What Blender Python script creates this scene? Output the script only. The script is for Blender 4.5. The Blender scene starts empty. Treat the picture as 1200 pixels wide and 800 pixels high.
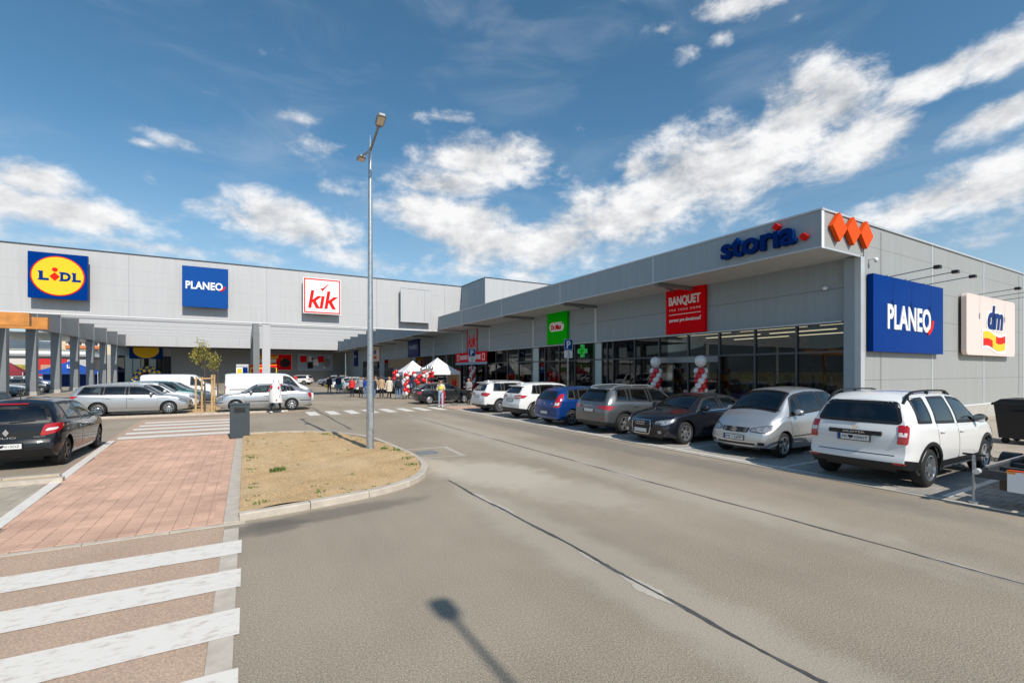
import bpy, bmesh, math, random
from math import sin, cos, pi, radians, sqrt, atan2
from mathutils import Vector, Matrix, geometry
from mathutils.bvhtree import BVHTree
random.seed(7)
SC = bpy.context.scene
COL = SC.collection
# ------------------------------------------------------------------ camera
TH = radians(29.75)
cam_d = bpy.data.cameras.new('camera'); cam = bpy.data.objects.new('camera', cam_d); COL.objects.link(cam)
cam.location = (0, 0, 2.2); cam.rotation_euler = (pi / 2, 0, -TH)
cam_d.sensor_width = 36; cam_d.lens = 545 / 1200 * 36; cam_d.shift_y = 35 / 1200
cam_d.clip_start = .05; cam_d.clip_end = 20000
SC.camera = cam
# ------------------------------------------------------------------ light
SUN_EL = radians(42); SHX, SHY = -.075, 1.0            # shadows fall along (SHX, SHY)
sd = Vector((SHX, SHY, 0)).normalized() * cos(SUN_EL); sd.z = -sin(SUN_EL)
sun_d = bpy.data.lights.new('sun', 'SUN'); sun_d.energy = 4.6; sun_d.angle = radians(.53); sun_d.color = (1, .945, .86)
sun = bpy.data.objects.new('sun', sun_d); COL.objects.link(sun); sun.rotation_euler = sd.to_track_quat('-Z', 'Y').to_euler()
sun.location = (0, 0, 60)
SC.view_settings.view_transform = 'Standard'; SC.view_settings.look = 'None'
SC.view_settings.exposure = 0.0; SC.view_settings.gamma = 1
SC.view_settings.use_curve_mapping = False
try:
    SC.cycles.max_bounces = 8; SC.cycles.transparent_max_bounces = 16; SC.cycles.glossy_bounces = 4
    SC.cycles.diffuse_bounces = 3; SC.cycles.transmission_bounces = 6
    SC.cycles.sample_clamp_indirect = 6; SC.cycles.use_denoising = True; SC.cycles.caustics_reflective = False
    SC.cycles.caustics_refractive = False
except Exception: pass
# ------------------------------------------------------------------ world: sky with clouds
def build_world():
    W = bpy.data.worlds.new('World'); SC.world = W; W.use_nodes = True
    W.cycles.sampling_method = 'MANUAL'; W.cycles.sample_map_resolution = 256
    nt = W.node_tree; nt.nodes.clear(); N = nt.nodes; Lk = nt.links
    def node(t, tree=None, **k):
        n = (tree or nt).nodes.new(t)
        for a, b in k.items(): setattr(n, a, b)
        return n
    def fwd(x, y):      # picture of the sky as seen from the place: a pixel of the photograph -> azimuth, elevation
        a = (x - 600) / 545; b = (435 - y) / 545
        d = Vector((sin(TH) + cos(TH) * a, cos(TH) - sin(TH) * a, b)).normalized()
        return atan2(d.x, d.y), math.asin(d.z)
    # node group: cloud density for a (azimuth, elevation, 0) vector
    g = bpy.data.node_groups.new('cloud_density', 'ShaderNodeTree')
    g.interface.new_socket('Vector', in_out='INPUT', socket_type='NodeSocketVector')
    g.interface.new_socket('Fac', in_out='OUTPUT', socket_type='NodeSocketFloat')
    gi = g.nodes.new('NodeGroupInput'); go = g.nodes.new('NodeGroupOutput')
    def gn(t, **k): return node(t, g, **k)
    blobs = [(655, 285, 62, 34), (735, 250, 80, 44), (800, 215, 85, 52), (745, 195, 26, 22), (870, 190, 90, 60), (930, 140, 70, 48), (985, 118, 48, 42), (1010, 165, 62, 36),
             (950, 95, 30, 20), (1100, 92, 90, 22), (1170, 65, 60, 24), (1090, 235, 95, 26), (1160, 215, 80, 30), (1040, 265, 70, 14), (1165, 140, 62, 22), (1180, 262, 60, 14), (1150, 285, 70, 14),
             (565, 190, 62, 30), (600, 180, 36, 24), (525, 215, 56, 20), (540, 262, 74, 30), (585, 285, 70, 28), (500, 245, 40, 22), (640, 190, 20, 16), (470, 312, 56, 13), (540, 318, 90, 14),
             (318, 250, 60, 26), (350, 268, 66, 22), (262, 243, 42, 16), (300, 300, 60, 9), (40, 212, 56, 24), (60, 245, 95, 24), (150, 265, 72, 16), (0, 232, 70, 26), (60, 282, 76, 12), (-60, 240, 80, 30),
             (200, 166, 34, 9), (170, 168, 20, 7), (178, 208, 22, 9), (522, 139, 28, 7), (352, 140, 24, 10), (382, 170, 34, 13), (406, 224, 36, 15), (446, 240, 20, 10),
             (780, 34, 22, 11), (806, 62, 14, 12), (870, 4, 56, 18), (934, 20, 14, 8), (842, 44, 14, 9),
             (1290, 150, 90, 60), (1320, 280, 120, 30), (-150, 200, 90, 40), (430, 300, 120, 14), (620, 322, 110, 12), (180, 290, 120, 9)]
    cur = None
    for (x, y, rx, ry) in blobs:
        a0, e0 = fwd(x, y); a1, _ = fwd(x + rx, y); _, e1 = fwd(x, y - ry); small = ry < 17
        m = gn('ShaderNodeMapping'); m.vector_type = 'TEXTURE'
        m.inputs['Location'].default_value = (a0, e0, 0)
        k = 1.75 if not small else 2.1
        m.inputs['Scale'].default_value = (abs(a1 - a0) * k, abs(e1 - e0) * k, 1)
        m.inputs['Rotation'].default_value = (0, 0, radians(12) if x > 640 and y > 60 else 0)
        g.links.new(gi.outputs[0], m.inputs['Vector'])
        gr = gn('ShaderNodeTexGradient', gradient_type='SPHERICAL'); g.links.new(m.outputs[0], gr.inputs[0]); src = gr.outputs['Fac']
        if small:
            wk = gn('ShaderNodeMath', operation='MULTIPLY'); wk.inputs[1].default_value = .53; g.links.new(src, wk.inputs[0]); src = wk.outputs[0]
        if cur is None: cur = src
        else:
            mx = gn('ShaderNodeMath', operation='MAXIMUM'); g.links.new(cur, mx.inputs[0]); g.links.new(src, mx.inputs[1]); cur = mx.outputs[0]
    g.links.new(cur, go.inputs[0])
    def billow(vec):
        sc1 = node('ShaderNodeMapping'); sc1.inputs['Scale'].default_value = (1, 1.7, 1); Lk.new(vec, sc1.inputs[0])
        n1 = node('ShaderNodeTexNoise'); n1.inputs['Scale'].default_value = 8.5; n1.inputs['Detail'].default_value = 10; n1.inputs['Roughness'].default_value = .64
        n1.inputs['Distortion'].default_value = .18; Lk.new(sc1.outputs[0], n1.inputs['Vector'])
        return n1.outputs['Fac']
    tc = node('ShaderNodeTexCoord'); sx = node('ShaderNodeSeparateXYZ'); Lk.new(tc.outputs['Generated'], sx.inputs[0])
    nrm = node('ShaderNodeVectorMath', operation='NORMALIZE'); Lk.new(tc.outputs['Generated'], nrm.inputs[0]); Lk.new(nrm.outputs[0], sx.inputs[0])
    az = node('ShaderNodeMath', operation='ARCTAN2'); Lk.new(sx.outputs[0], az.inputs[0]); Lk.new(sx.outputs[1], az.inputs[1])
    el = node('ShaderNodeMath', operation='ARCSINE'); Lk.new(sx.outputs[2], el.inputs[0])
    cb = node('ShaderNodeCombineXYZ'); Lk.new(az.outputs[0], cb.inputs[0]); Lk.new(el.outputs[0], cb.inputs[1])
    up = node('ShaderNodeVectorMath', operation='ADD'); up.inputs[1].default_value = (-.012, .05, 0); Lk.new(cb.outputs[0], up.inputs[0])
    d0 = node('ShaderNodeGroup'); d0.node_tree = g; Lk.new(cb.outputs[0], d0.inputs[0])
    b0 = billow(cb.outputs[0]); b1 = billow(up.outputs[0])
    den = node('ShaderNodeMath', operation='MULTIPLY_ADD'); den.inputs[1].default_value = 2.1; Lk.new(b0, den.inputs[0])
    ws = node('ShaderNodeMath', operation='MULTIPLY_ADD'); ws.inputs[1].default_value = 1.25; ws.inputs[2].default_value = -1.05; Lk.new(d0.outputs[0], ws.inputs[0]); Lk.new(ws.outputs[0], den.inputs[2])
    al = node('ShaderNodeMapRange', interpolation_type='SMOOTHSTEP'); al.inputs['From Min'].default_value = .28; al.inputs['From Max'].default_value = .98
    Lk.new(den.outputs[0], al.inputs['Value'])
    # lit tops, greyer bases: compare the billows here and a little higher, towards the sun
    df = node('ShaderNodeMath', operation='SUBTRACT'); Lk.new(b0, df.inputs[0]); Lk.new(b1, df.inputs[1])
    df2 = node('ShaderNodeMath', operation='MULTIPLY_ADD'); df2.inputs[1].default_value = 2.6; df2.inputs[2].default_value = .86; Lk.new(df.outputs[0], df2.inputs[0])
    core = node('ShaderNodeMath', operation='MULTIPLY_ADD'); core.inputs[1].default_value = -.22; Lk.new(den.outputs[0], core.inputs[0]); Lk.new(df2.outputs[0], core.inputs[2])
    sh = node('ShaderNodeClamp'); Lk.new(core.outputs[0], sh.inputs['Value'])
    ramp = node('ShaderNodeMix', data_type='RGBA'); ramp.inputs['A'].default_value = (4.5, 4.8, 5.2, 1); ramp.inputs['B'].default_value = (9.6, 9.6, 9.65, 1)
    Lk.new(sh.outputs[0], ramp.inputs['Factor'])
    sky = node('ShaderNodeTexSky'); sky.sky_type = 'NISHITA'; sky.sun_disc = False; sky.sun_elevation = SUN_EL
    sky.sun_rotation = atan2(-SHX, -SHY); sky.air_density = 1.0; sky.dust_density = .6; sky.ozone_density = 2.2; sky.altitude = 600
    hs = node('ShaderNodeHueSaturation'); hs.inputs['Saturation'].default_value = 1.17; hs.inputs['Value'].default_value = 1.30; hs.inputs['Hue'].default_value = .486
    Lk.new(sky.outputs[0], hs.inputs['Color'])
    # thin high veil
    vn = node('ShaderNodeMapping'); vn.inputs['Scale'].default_value = (1.3, 3.6, 1); vn.inputs['Rotation'].default_value = (0, 0, .5); Lk.new(cb.outputs[0], vn.inputs[0])
    ve = node('ShaderNodeTexNoise'); ve.inputs['Scale'].default_value = 2.6; ve.inputs['Detail'].default_value = 8; ve.inputs['Roughness'].default_value = .55; ve.inputs['Distortion'].default_value = .6
    Lk.new(vn.outputs[0], ve.inputs['Vector'])
    vr = node('ShaderNodeMapRange', interpolation_type='SMOOTHSTEP'); vr.inputs['From Min'].default_value = .44; vr.inputs['From Max'].default_value = .85; vr.inputs['To Max'].default_value = .30
    Lk.new(ve.outputs['Fac'], vr.inputs['Value'])
    mv = node('ShaderNodeMix', data_type='RGBA'); mv.inputs['B'].default_value = (6.4, 6.9, 7.6, 1); Lk.new(hs.outputs[0], mv.inputs['A']); Lk.new(vr.outputs[0], mv.inputs['Factor'])
    hz = node('ShaderNodeMapRange', interpolation_type='SMOOTHSTEP'); hz.inputs['From Min'].default_value = -.02; hz.inputs['From Max'].default_value = .42; hz.inputs['To Min'].default_value = .62; hz.inputs['To Max'].default_value = 0
    Lk.new(el.outputs[0], hz.inputs['Value'])     # paler air low over the horizon, all round
    mh = node('ShaderNodeMix', data_type='RGBA'); mh.inputs['B'].default_value = (4.6, 5.9, 7.0, 1); Lk.new(hz.outputs[0], mh.inputs['Factor']); Lk.new(mv.outputs['Result'], mh.inputs['A'])
    mx = node('ShaderNodeMix', data_type='RGBA'); Lk.new(al.outputs[0], mx.inputs['Factor']); Lk.new(mh.outputs['Result'], mx.inputs['A']); Lk.new(ramp.outputs['Result'], mx.inputs['B'])
    bg = node('ShaderNodeBackground'); bg.inputs['Strength'].default_value = .1; Lk.new(mx.outputs['Result'], bg.inputs['Color'])
    out = node('ShaderNodeOutputWorld'); Lk.new(bg.outputs[0], out.inputs[0])
build_world()
# ------------------------------------------------------------------ materials
M = {}
def mat(name, col, rough=.6, metal=0., var=0., vscale=4., bump=0., bscale=40., coat=0., spec=.5, alpha=None, emit=None, stretch=None):
    if name in M: return M[name]
    m = bpy.data.materials.new(name); m.use_nodes = True; M[name] = m
    nt = m.node_tree; p = nt.nodes['Principled BSDF']
    p.inputs['Base Color'].default_value = (*col, 1); p.inputs['Roughness'].default_value = rough; p.inputs['Metallic'].default_value = metal
    p.inputs['Specular IOR Level'].default_value = spec
    if coat: p.inputs['Coat Weight'].default_value = coat; p.inputs['Coat Roughness'].default_value = .04
    if emit: p.inputs['Emission Color'].default_value = (*emit[0], 1); p.inputs['Emission Strength'].default_value = emit[1]
    if var or bump:
        tc = nt.nodes.new('ShaderNodeTexCoord')
    if var:
        n = nt.nodes.new('ShaderNodeTexNoise'); n.inputs['Scale'].default_value = vscale; n.inputs['Detail'].default_value = 8; n.inputs['Roughness'].default_value = .62
        if stretch:
            mp = nt.nodes.new('ShaderNodeMapping'); mp.inputs['Scale'].default_value = stretch; nt.links.new(tc.outputs['Object'], mp.inputs[0]); nt.links.new(mp.outputs[0], n.inputs['Vector'])
        else: nt.links.new(tc.outputs['Object'], n.inputs['Vector'])
        r = nt.nodes.new('ShaderNodeMapRange'); r.inputs['From Min'].default_value = .3; r.inputs['From Max'].default_value = .7
        r.inputs['To Min'].default_value = 1 - var; r.inputs['To Max'].default_value = 1 + var; nt.links.new(n.outputs['Fac'], r.inputs['Value'])
        x = nt.nodes.new('ShaderNodeMix'); x.data_type = 'RGBA'; x.blend_type = 'MULTIPLY'; x.inputs['Factor'].default_value = 1
        x.inputs['A'].default_value = (*col, 1); nt.links.new(r.outputs[0], x.inputs['B']); nt.links.new(x.outputs['Result'], p.inputs['Base Color'])
    if bump:
        n2 = nt.nodes.new('ShaderNodeTexNoise'); n2.inputs['Scale'].default_value = bscale; n2.inputs['Detail'].default_value = 5
        nt.links.new(tc.outputs['Object'], n2.inputs['Vector'])
        b = nt.nodes.new('ShaderNodeBump'); b.inputs['Strength'].default_value = bump; b.inputs['Distance'].default_value = .01
        nt.links.new(n2.outputs['Fac'], b.inputs['Height']); nt.links.new(b.outputs[0], p.inputs['Normal'])
    return m
def glass_mat(name, tint, ior_rough=.02, refl=1.0, base=.06):
    m = bpy.data.materials.new(name); m.use_nodes = True; M[name] = m
    nt = m.node_tree; nt.nodes.clear()
    o = nt.nodes.new('ShaderNodeOutputMaterial'); t = nt.nodes.new('ShaderNodeBsdfTransparent'); t.inputs[0].default_value = (*tint, 1)
    gl = nt.nodes.new('ShaderNodeBsdfGlossy'); gl.inputs['Roughness'].default_value = ior_rough; gl.inputs['Color'].default_value = (refl, refl, refl, 1)
    lw = nt.nodes.new('ShaderNodeFresnel'); lw.inputs['IOR'].default_value = 1.5
    ad = nt.nodes.new('ShaderNodeMath'); ad.operation = 'ADD'; ad.inputs[1].default_value = base; nt.links.new(lw.outputs[0], ad.inputs[0])
    mx = nt.nodes.new('ShaderNodeMixShader'); nt.links.new(ad.outputs[0], mx.inputs[0]); nt.links.new(t.outputs[0], mx.inputs[1]); nt.links.new(gl.outputs[0], mx.inputs[2])
    nt.links.new(mx.outputs[0], o.inputs[0]); return m
def ground_mat(name, c1, c2, scale=.35, speck=.25, bump=.35, rough=.9, fine=180., dust=None, dscale=.12, spots=(), streak=0.):
    """mottled aggregate surface: large stains, fine grit"""
    m = bpy.data.materials.new(name); m.use_nodes = True; M[name] = m
    nt = m.node_tree; p = nt.nodes['Principled BSDF']; p.inputs['Roughness'].default_value = rough; p.inputs['Specular IOR Level'].default_value = .3
    N = nt.nodes.new; Lk = nt.links.new
    tc = N('ShaderNodeTexCoord')
    a = N('ShaderNodeTexNoise'); a.inputs['Scale'].default_value = scale; a.inputs['Detail'].default_value = 9; a.inputs['Roughness'].default_value = .6; a.inputs['Distortion'].default_value = .5
    Lk(tc.outputs['Object'], a.inputs['Vector'])
    r = N('ShaderNodeMapRange'); r.inputs['From Min'].default_value = .32; r.inputs['From Max'].default_value = .68; Lk(a.outputs['Fac'], r.inputs['Value'])
    mx = N('ShaderNodeMix'); mx.data_type = 'RGBA'; mx.inputs['A'].default_value = (*c1, 1); mx.inputs['B'].default_value = (*c2, 1); Lk(r.outputs[0], mx.inputs['Factor'])
    f = N('ShaderNodeTexNoise'); f.inputs['Scale'].default_value = fine; f.inputs['Detail'].default_value = 4; f.inputs['Roughness'].default_value = .7; Lk(tc.outputs['Object'], f.inputs['Vector'])
    fr = N('ShaderNodeMapRange'); fr.inputs['From Min'].default_value = .3; fr.inputs['From Max'].default_value = .7; fr.inputs['To Min'].default_value = 1 - speck; fr.inputs['To Max'].default_value = 1 + speck
    Lk(f.outputs['Fac'], fr.inputs['Value'])
    mu = N('ShaderNodeMix'); mu.data_type = 'RGBA'; mu.blend_type = 'MULTIPLY'; mu.inputs['Factor'].default_value = 1; Lk(mx.outputs['Result'], mu.inputs['A']); Lk(fr.outputs[0], mu.inputs['B'])
    last = mu.outputs['Result']
    if dust:
        d = N('ShaderNodeTexNoise'); d.inputs['Scale'].default_value = dscale; d.inputs['Detail'].default_value = 7; Lk(tc.outputs['Object'], d.inputs['Vector'])
        dr = N('ShaderNodeMapRange'); dr.inputs['From Min'].default_value = .45; dr.inputs['From Max'].default_value = .7; dr.inputs['To Max'].default_value = .75; Lk(d.outputs['Fac'], dr.inputs['Value'])
        dm = N('ShaderNodeMix'); dm.data_type = 'RGBA'; dm.inputs['B'].default_value = (*dust, 1); Lk(last, dm.inputs['A']); Lk(dr.outputs[0], dm.inputs['Factor']); last = dm.outputs['Result']
    if streak:
        sm = N('ShaderNodeMapping'); sm.inputs['Scale'].default_value = (1.4, .10, 1); Lk(tc.outputs['Object'], sm.inputs[0])
        sn = N('ShaderNodeTexNoise'); sn.inputs['Scale'].default_value = 1.1; sn.inputs['Detail'].default_value = 7; sn.inputs['Roughness'].default_value = .6; Lk(sm.outputs[0], sn.inputs['Vector'])
        sr = N('ShaderNodeMapRange'); sr.inputs['From Min'].default_value = .3; sr.inputs['From Max'].default_value = .7; sr.inputs['To Min'].default_value = 1 - streak; sr.inputs['To Max'].default_value = 1 + streak; Lk(sn.outputs['Fac'], sr.inputs['Value'])
        g1 = N('ShaderNodeTexNoise'); g1.inputs['Scale'].default_value = fine * .6; g1.inputs['Detail'].default_value = 2; Lk(tc.outputs['Object'], g1.inputs['Vector'])
        g2 = N('ShaderNodeMapRange'); g2.inputs['From Min'].default_value = .32; g2.inputs['From Max'].default_value = .68; g2.inputs['To Min'].default_value = .82; g2.inputs['To Max'].default_value = 1.18; Lk(g1.outputs['Fac'], g2.inputs['Value'])
        mm = N('ShaderNodeMath'); mm.operation = 'MULTIPLY'; Lk(sr.outputs[0], mm.inputs[0]); Lk(g2.outputs[0], mm.inputs[1])
        sx_ = N('ShaderNodeMix'); sx_.data_type = 'RGBA'; sx_.blend_type = 'MULTIPLY'; sx_.inputs['Factor'].default_value = 1; Lk(last, sx_.inputs['A']); Lk(mm.outputs[0], sx_.inputs['B']); last = sx_.outputs['Result']
    for (cx, cy, rx, ry, rot, col, amt) in spots:      # dirt and sand lying on the surface
        sm = N('ShaderNodeMapping'); sm.vector_type = 'TEXTURE'; sm.inputs['Location'].default_value = (cx, cy, 0); sm.inputs['Scale'].default_value = (rx, ry, 1); sm.inputs['Rotation'].default_value = (0, 0, rot); Lk(tc.outputs['Object'], sm.inputs[0])
        sg = N('ShaderNodeTexGradient'); sg.gradient_type = 'SPHERICAL'; Lk(sm.outputs[0], sg.inputs[0])
        sa = N('ShaderNodeMath'); sa.operation = 'MULTIPLY_ADD'; sa.inputs[1].default_value = 1.2; Lk(sg.outputs['Fac'], sa.inputs[0])
        sn = N('ShaderNodeTexNoise'); sn.inputs['Scale'].default_value = 2.2; sn.inputs['Detail'].default_value = 8; sn.inputs['Roughness'].default_value = .65; Lk(tc.outputs['Object'], sn.inputs['Vector'])
        so = N('ShaderNodeMath'); so.operation = 'SUBTRACT'; so.inputs[1].default_value = .62; Lk(sn.outputs['Fac'], so.inputs[0]); Lk(so.outputs[0], sa.inputs[2])
        sr = N('ShaderNodeMapRange'); sr.interpolation_type = 'SMOOTHSTEP'; sr.inputs['From Min'].default_value = .0; sr.inputs['From Max'].default_value = .6; sr.inputs['To Max'].default_value = amt; Lk(sa.outputs[0], sr.inputs['Value'])
        sx_ = N('ShaderNodeMix'); sx_.data_type = 'RGBA'; sx_.inputs['B'].default_value = (*col, 1); Lk(last, sx_.inputs['A']); Lk(sr.outputs[0], sx_.inputs['Factor']); last = sx_.outputs['Result']
    Lk(last, p.inputs['Base Color'])
    b = N('ShaderNodeBump'); b.inputs['Strength'].default_value = bump; b.inputs['Distance'].default_value = .006; Lk(f.outputs['Fac'], b.inputs['Height']); Lk(b.outputs[0], p.inputs['Normal'])
    return m
# ------------------------------------------------------------------ mesh helpers
class MB:
    def __init__(s): s.v = []; s.f = []; s.m = []
    def add(s, vs, fs, mi=0):
        o = len(s.v); s.v += [tuple(v) for v in vs]; s.f += [tuple(i + o for i in f) for f in fs]; s.m += [mi] * len(fs); return s
    def box(s, x0, y0, z0, x1, y1, z1, mi=0):
        return s.add([(x0, y0, z0), (x1, y0, z0), (x1, y1, z0), (x0, y1, z0), (x0, y0, z1), (x1, y0, z1), (x1, y1, z1), (x0, y1, z1)],
                     [(3, 2, 1, 0), (4, 5, 6, 7), (0, 1, 5, 4), (1, 2, 6, 5), (2, 3, 7, 6), (3, 0, 4, 7)], mi)
    def bbox(s, x0, y0, z0, x1, y1, z1, b=.01, mi=0):
        """box with chamfered vertical and top edges"""
        p = [(x0 + b, y0), (x1 - b, y0), (x1, y0 + b), (x1, y1 - b), (x1 - b, y1), (x0 + b, y1), (x0, y1 - b), (x0, y0 + b)]
        cx, cy = (x0 + x1) / 2, (y0 + y1) / 2; n = 8
        q = [(cx + (x - cx) * (1 - 2 * b / (x1 - x0)), cy + (y - cy) * (1 - 2 * b / (y1 - y0))) for x, y in p]
        vs = [(x, y, z0) for x, y in p] + [(x, y, z1 - b) for x, y in p] + [(x, y, z1) for x, y in q]
        fs = [tuple(range(n - 1, -1, -1)), tuple(range(2 * n, 3 * n))]
        for k in range(2):
            for i in range(n): j = (i + 1) % n; fs.append((k * n + i, k * n + j, (k + 1) * n + j, (k + 1) * n + i))
        return s.add(vs, fs, mi)
    def cyl(s, p0, p1, r0, r1=None, n=12, mi=0, caps=True):
        r1 = r0 if r1 is None else r1; p0 = Vector(p0); p1 = Vector(p1); d = (p1 - p0).normalized()
        u = d.orthogonal().normalized(); w = d.cross(u); vs = []
        for p, r in ((p0, r0), (p1, r1)):
            for i in range(n): a = 2 * pi * i / n; vs.append(p + u * cos(a) * r + w * sin(a) * r)
        fs = [(i, (i + 1) % n, n + (i + 1) % n, n + i) for i in range(n)]
        if caps: fs += [tuple(range(n - 1, -1, -1)), tuple(range(n, 2 * n))]
        return s.add(vs, fs, mi)
    def bar(s, p0, p1, w, h, mi=0, up=(0, 0, 1)):
        p0 = Vector(p0); p1 = Vector(p1); d = (p1 - p0).normalized(); up = Vector(up)
        if abs(d.dot(up)) > .95: up = Vector((1, 0, 0))
        r = d.cross(up).normalized(); u = r.cross(d)
        vs = []
        for p in (p0, p1):
            for a, b in ((-1, -1), (1, -1), (1, 1), (-1, 1)): vs.append(p + r * a * w / 2 + u * b * h / 2)
        return s.add(vs, [(3, 2, 1, 0), (4, 5, 6, 7), (0, 1, 5, 4), (1, 2, 6, 5), (2, 3, 7, 6), (3, 0, 4, 7)], mi)
    def prism(s, pts, vec, mi=0):
        n = len(pts); vec = Vector(vec); pts = [Vector(p) for p in pts]
        nr = Vector((0, 0, 0))
        for i in range(n): nr += pts[i].cross(pts[(i + 1) % n])
        if nr.dot(vec) < 0: pts = pts[::-1]
        vs = pts + [p + vec for p in pts]
        return s.add(vs, [tuple(range(n - 1, -1, -1)), tuple(range(n, 2 * n))] + [(i, (i + 1) % n, n + (i + 1) % n, n + i) for i in range(n)], mi)
    def lathe(s, prof, n=24, o=(0, 0, 0), axis='z', mi=0, closed=False):
        vs = []; k = len(prof); o = Vector(o)
        for i in range(n):
            a = 2 * pi * i / n
            for r, h in prof:
                c = (r * cos(a), r * sin(a), h)
                if axis == 'y': c = (c[0], c[2], c[1])
                elif axis == 'x': c = (c[2], c[0], c[1])
                vs.append(Vector(c) + o)
        fs = []
        for i in range(n):
            j = (i + 1) % n
            for q in range(k - 1 + (1 if closed else 0)):
                w = (q + 1) % k; fs.append((i * k + q, j * k + q, j * k + w, i * k + w))
        return s.add(vs, fs, mi)
    def ball(s, c, r, nu=10, nv=7, sx=1, sy=1, sz=1, mi=0):
        prof = [(max(1e-4, sin(pi * i / nv)) * r, -cos(pi * i / nv) * r) for i in range(nv + 1)]
        t = MB().lathe(prof, nu); return s.add([(c[0] + x * sx, c[1] + y * sy, c[2] + z * sz) for x, y, z in t.v], t.f, mi)
    def mesh(s, name, mats, smooth=None):
        me = bpy.data.meshes.new(name); me.from_pydata([tuple(v) for v in s.v], [], s.f); me.validate()
        for m in (mats if isinstance(mats, (list, tuple)) else [mats]): me.materials.append(M[m] if isinstance(m, str) else m)
        if any(s.m) and len(me.polygons) == len(s.m): me.polygons.foreach_set('material_index', s.m)
        if smooth is not None:
            me.shade_smooth()
            if smooth < 179: me.set_sharp_from_angle(angle=radians(smooth))
        me.update(); return me
    def build(s, name, mats, parent=None, smooth=None):
        o = bpy.data.objects.new(name, s.mesh(name, mats, smooth)); COL.objects.link(o)
        if parent is not None: par(o, parent)
        return o
def par(o, parent):
    """parent keeping the given world coordinates (static parents carry only a location)"""
    o.parent = parent
    if parent.get('_w'): o.matrix_parent_inverse = Matrix.Translation(-Vector(parent['_w']))
def tag(o, label=None, cat=None, group=None, kind=None):
    if label: o['label'] = label
    if cat: o['category'] = cat
    if group: o['group'] = group
    if kind: o['kind'] = kind
    return o
def thing(name, label, cat, loc=(0, 0, 0), group=None, world=True, rz=0):
    o = bpy.data.objects.new(name, None); COL.objects.link(o); o.location = loc; o.rotation_euler = (0, 0, rz); o.empty_display_size = .2
    if world: o['_w'] = list(loc)
    return tag(o, label, cat, group)
def B(x0, y0, z0, x1, y1, z1): return MB().box(min(x0, x1), min(y0, y1), min(z0, z1), max(x0, x1), max(y0, y1), max(z0, z1))
def copy_tree(o, parent=None):
    c = o.copy(); COL.objects.link(c); c.parent = parent
    for ch in list(o.children): copy_tree(ch, c)
    return c
def share(name, mesh, parent=None, loc=None, rz=0, scale=None):
    o = bpy.data.objects.new(name, mesh); COL.objects.link(o)
    if loc is not None: o.location = loc
    if rz: o.rotation_euler = (0, 0, rz)
    if scale: o.scale = scale
    if parent is not None: par(o, parent)
    return o
def text_mesh(s, size=1., bold=0., extrude=.01, shear=0., sx=1., spacing=1.):
    """flat-lying letters as (verts, faces), centred; x = reading direction, y = up, z = depth"""
    c = bpy.data.curves.new('t', 'FONT'); c.body = s; c.size = size; c.offset = bold * size; c.extrude = extrude; c.shear = shear
    c.space_character = spacing; c.align_x = 'CENTER'; c.align_y = 'CENTER'; c.resolution_u = 4; c.fill_mode = 'BOTH'
    o = bpy.data.objects.new('t', c); COL.objects.link(o)
    dg = bpy.context.evaluated_depsgraph_get(); me = bpy.data.meshes.new_from_object(o.evaluated_get(dg))
    vs = [Vector((v.co.x * sx, v.co.y, v.co.z)) for v in me.vertices]; fs = [tuple(p.vertices) for p in me.polygons]
    bpy.data.objects.remove(o); bpy.data.meshes.remove(me); bpy.data.curves.remove(c)
    if vs:
        x0 = min(v.x for v in vs); x1 = max(v.x for v in vs); y0 = min(v.y for v in vs); y1 = max(v.y for v in vs)
        for v in vs: v.x -= (x0 + x1) / 2; v.y -= (y0 + y1) / 2
    return vs, fs
class Face:
    """a flat sign face: origin, reading direction, up; out = towards the reader"""
    def __init__(s, o, r, u=(0, 0, 1)): s.o = Vector(o); s.r = Vector(r).normalized(); s.u = Vector(u).normalized(); s.n = s.r.cross(s.u)
    def p(s, x, y, z=0): return s.o + s.r * x + s.u * y + s.n * z
    def rect(s, x0, y0, x1, y1, z0, z1):
        return MB().prism([s.p(x0, y0, z0), s.p(x1, y0, z0), s.p(x1, y1, z0), s.p(x0, y1, z0)], s.n * (z1 - z0))
    def poly(s, pts, z0, z1): return MB().prism([s.p(x, y, z0) for x, y in pts], s.n * (z1 - z0))
    def text(s, t, x, y, h, z0, depth=.02, w=None, **k):
        vs, fs = text_mesh(t, size=1., extrude=.5, **k)
        if not vs: return MB()
        hh = max(v.y for v in vs) - min(v.y for v in vs); ww = max(v.x for v in vs) - min(v.x for v in vs)
        ky = h / hh; kx = (w / ww) if w else ky
        return MB().add([s.p(x + v.x * kx, y + v.y * ky, z0 + (v.z + .5) * depth) for v in vs], fs)
def oval(cx, cy, rx, ry, n=48, a0=0, a1=2 * pi): return [(cx + rx * cos(a0 + (a1 - a0) * i / n), cy + ry * sin(a0 + (a1 - a0) * i / n)) for i in range(n)]
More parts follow.
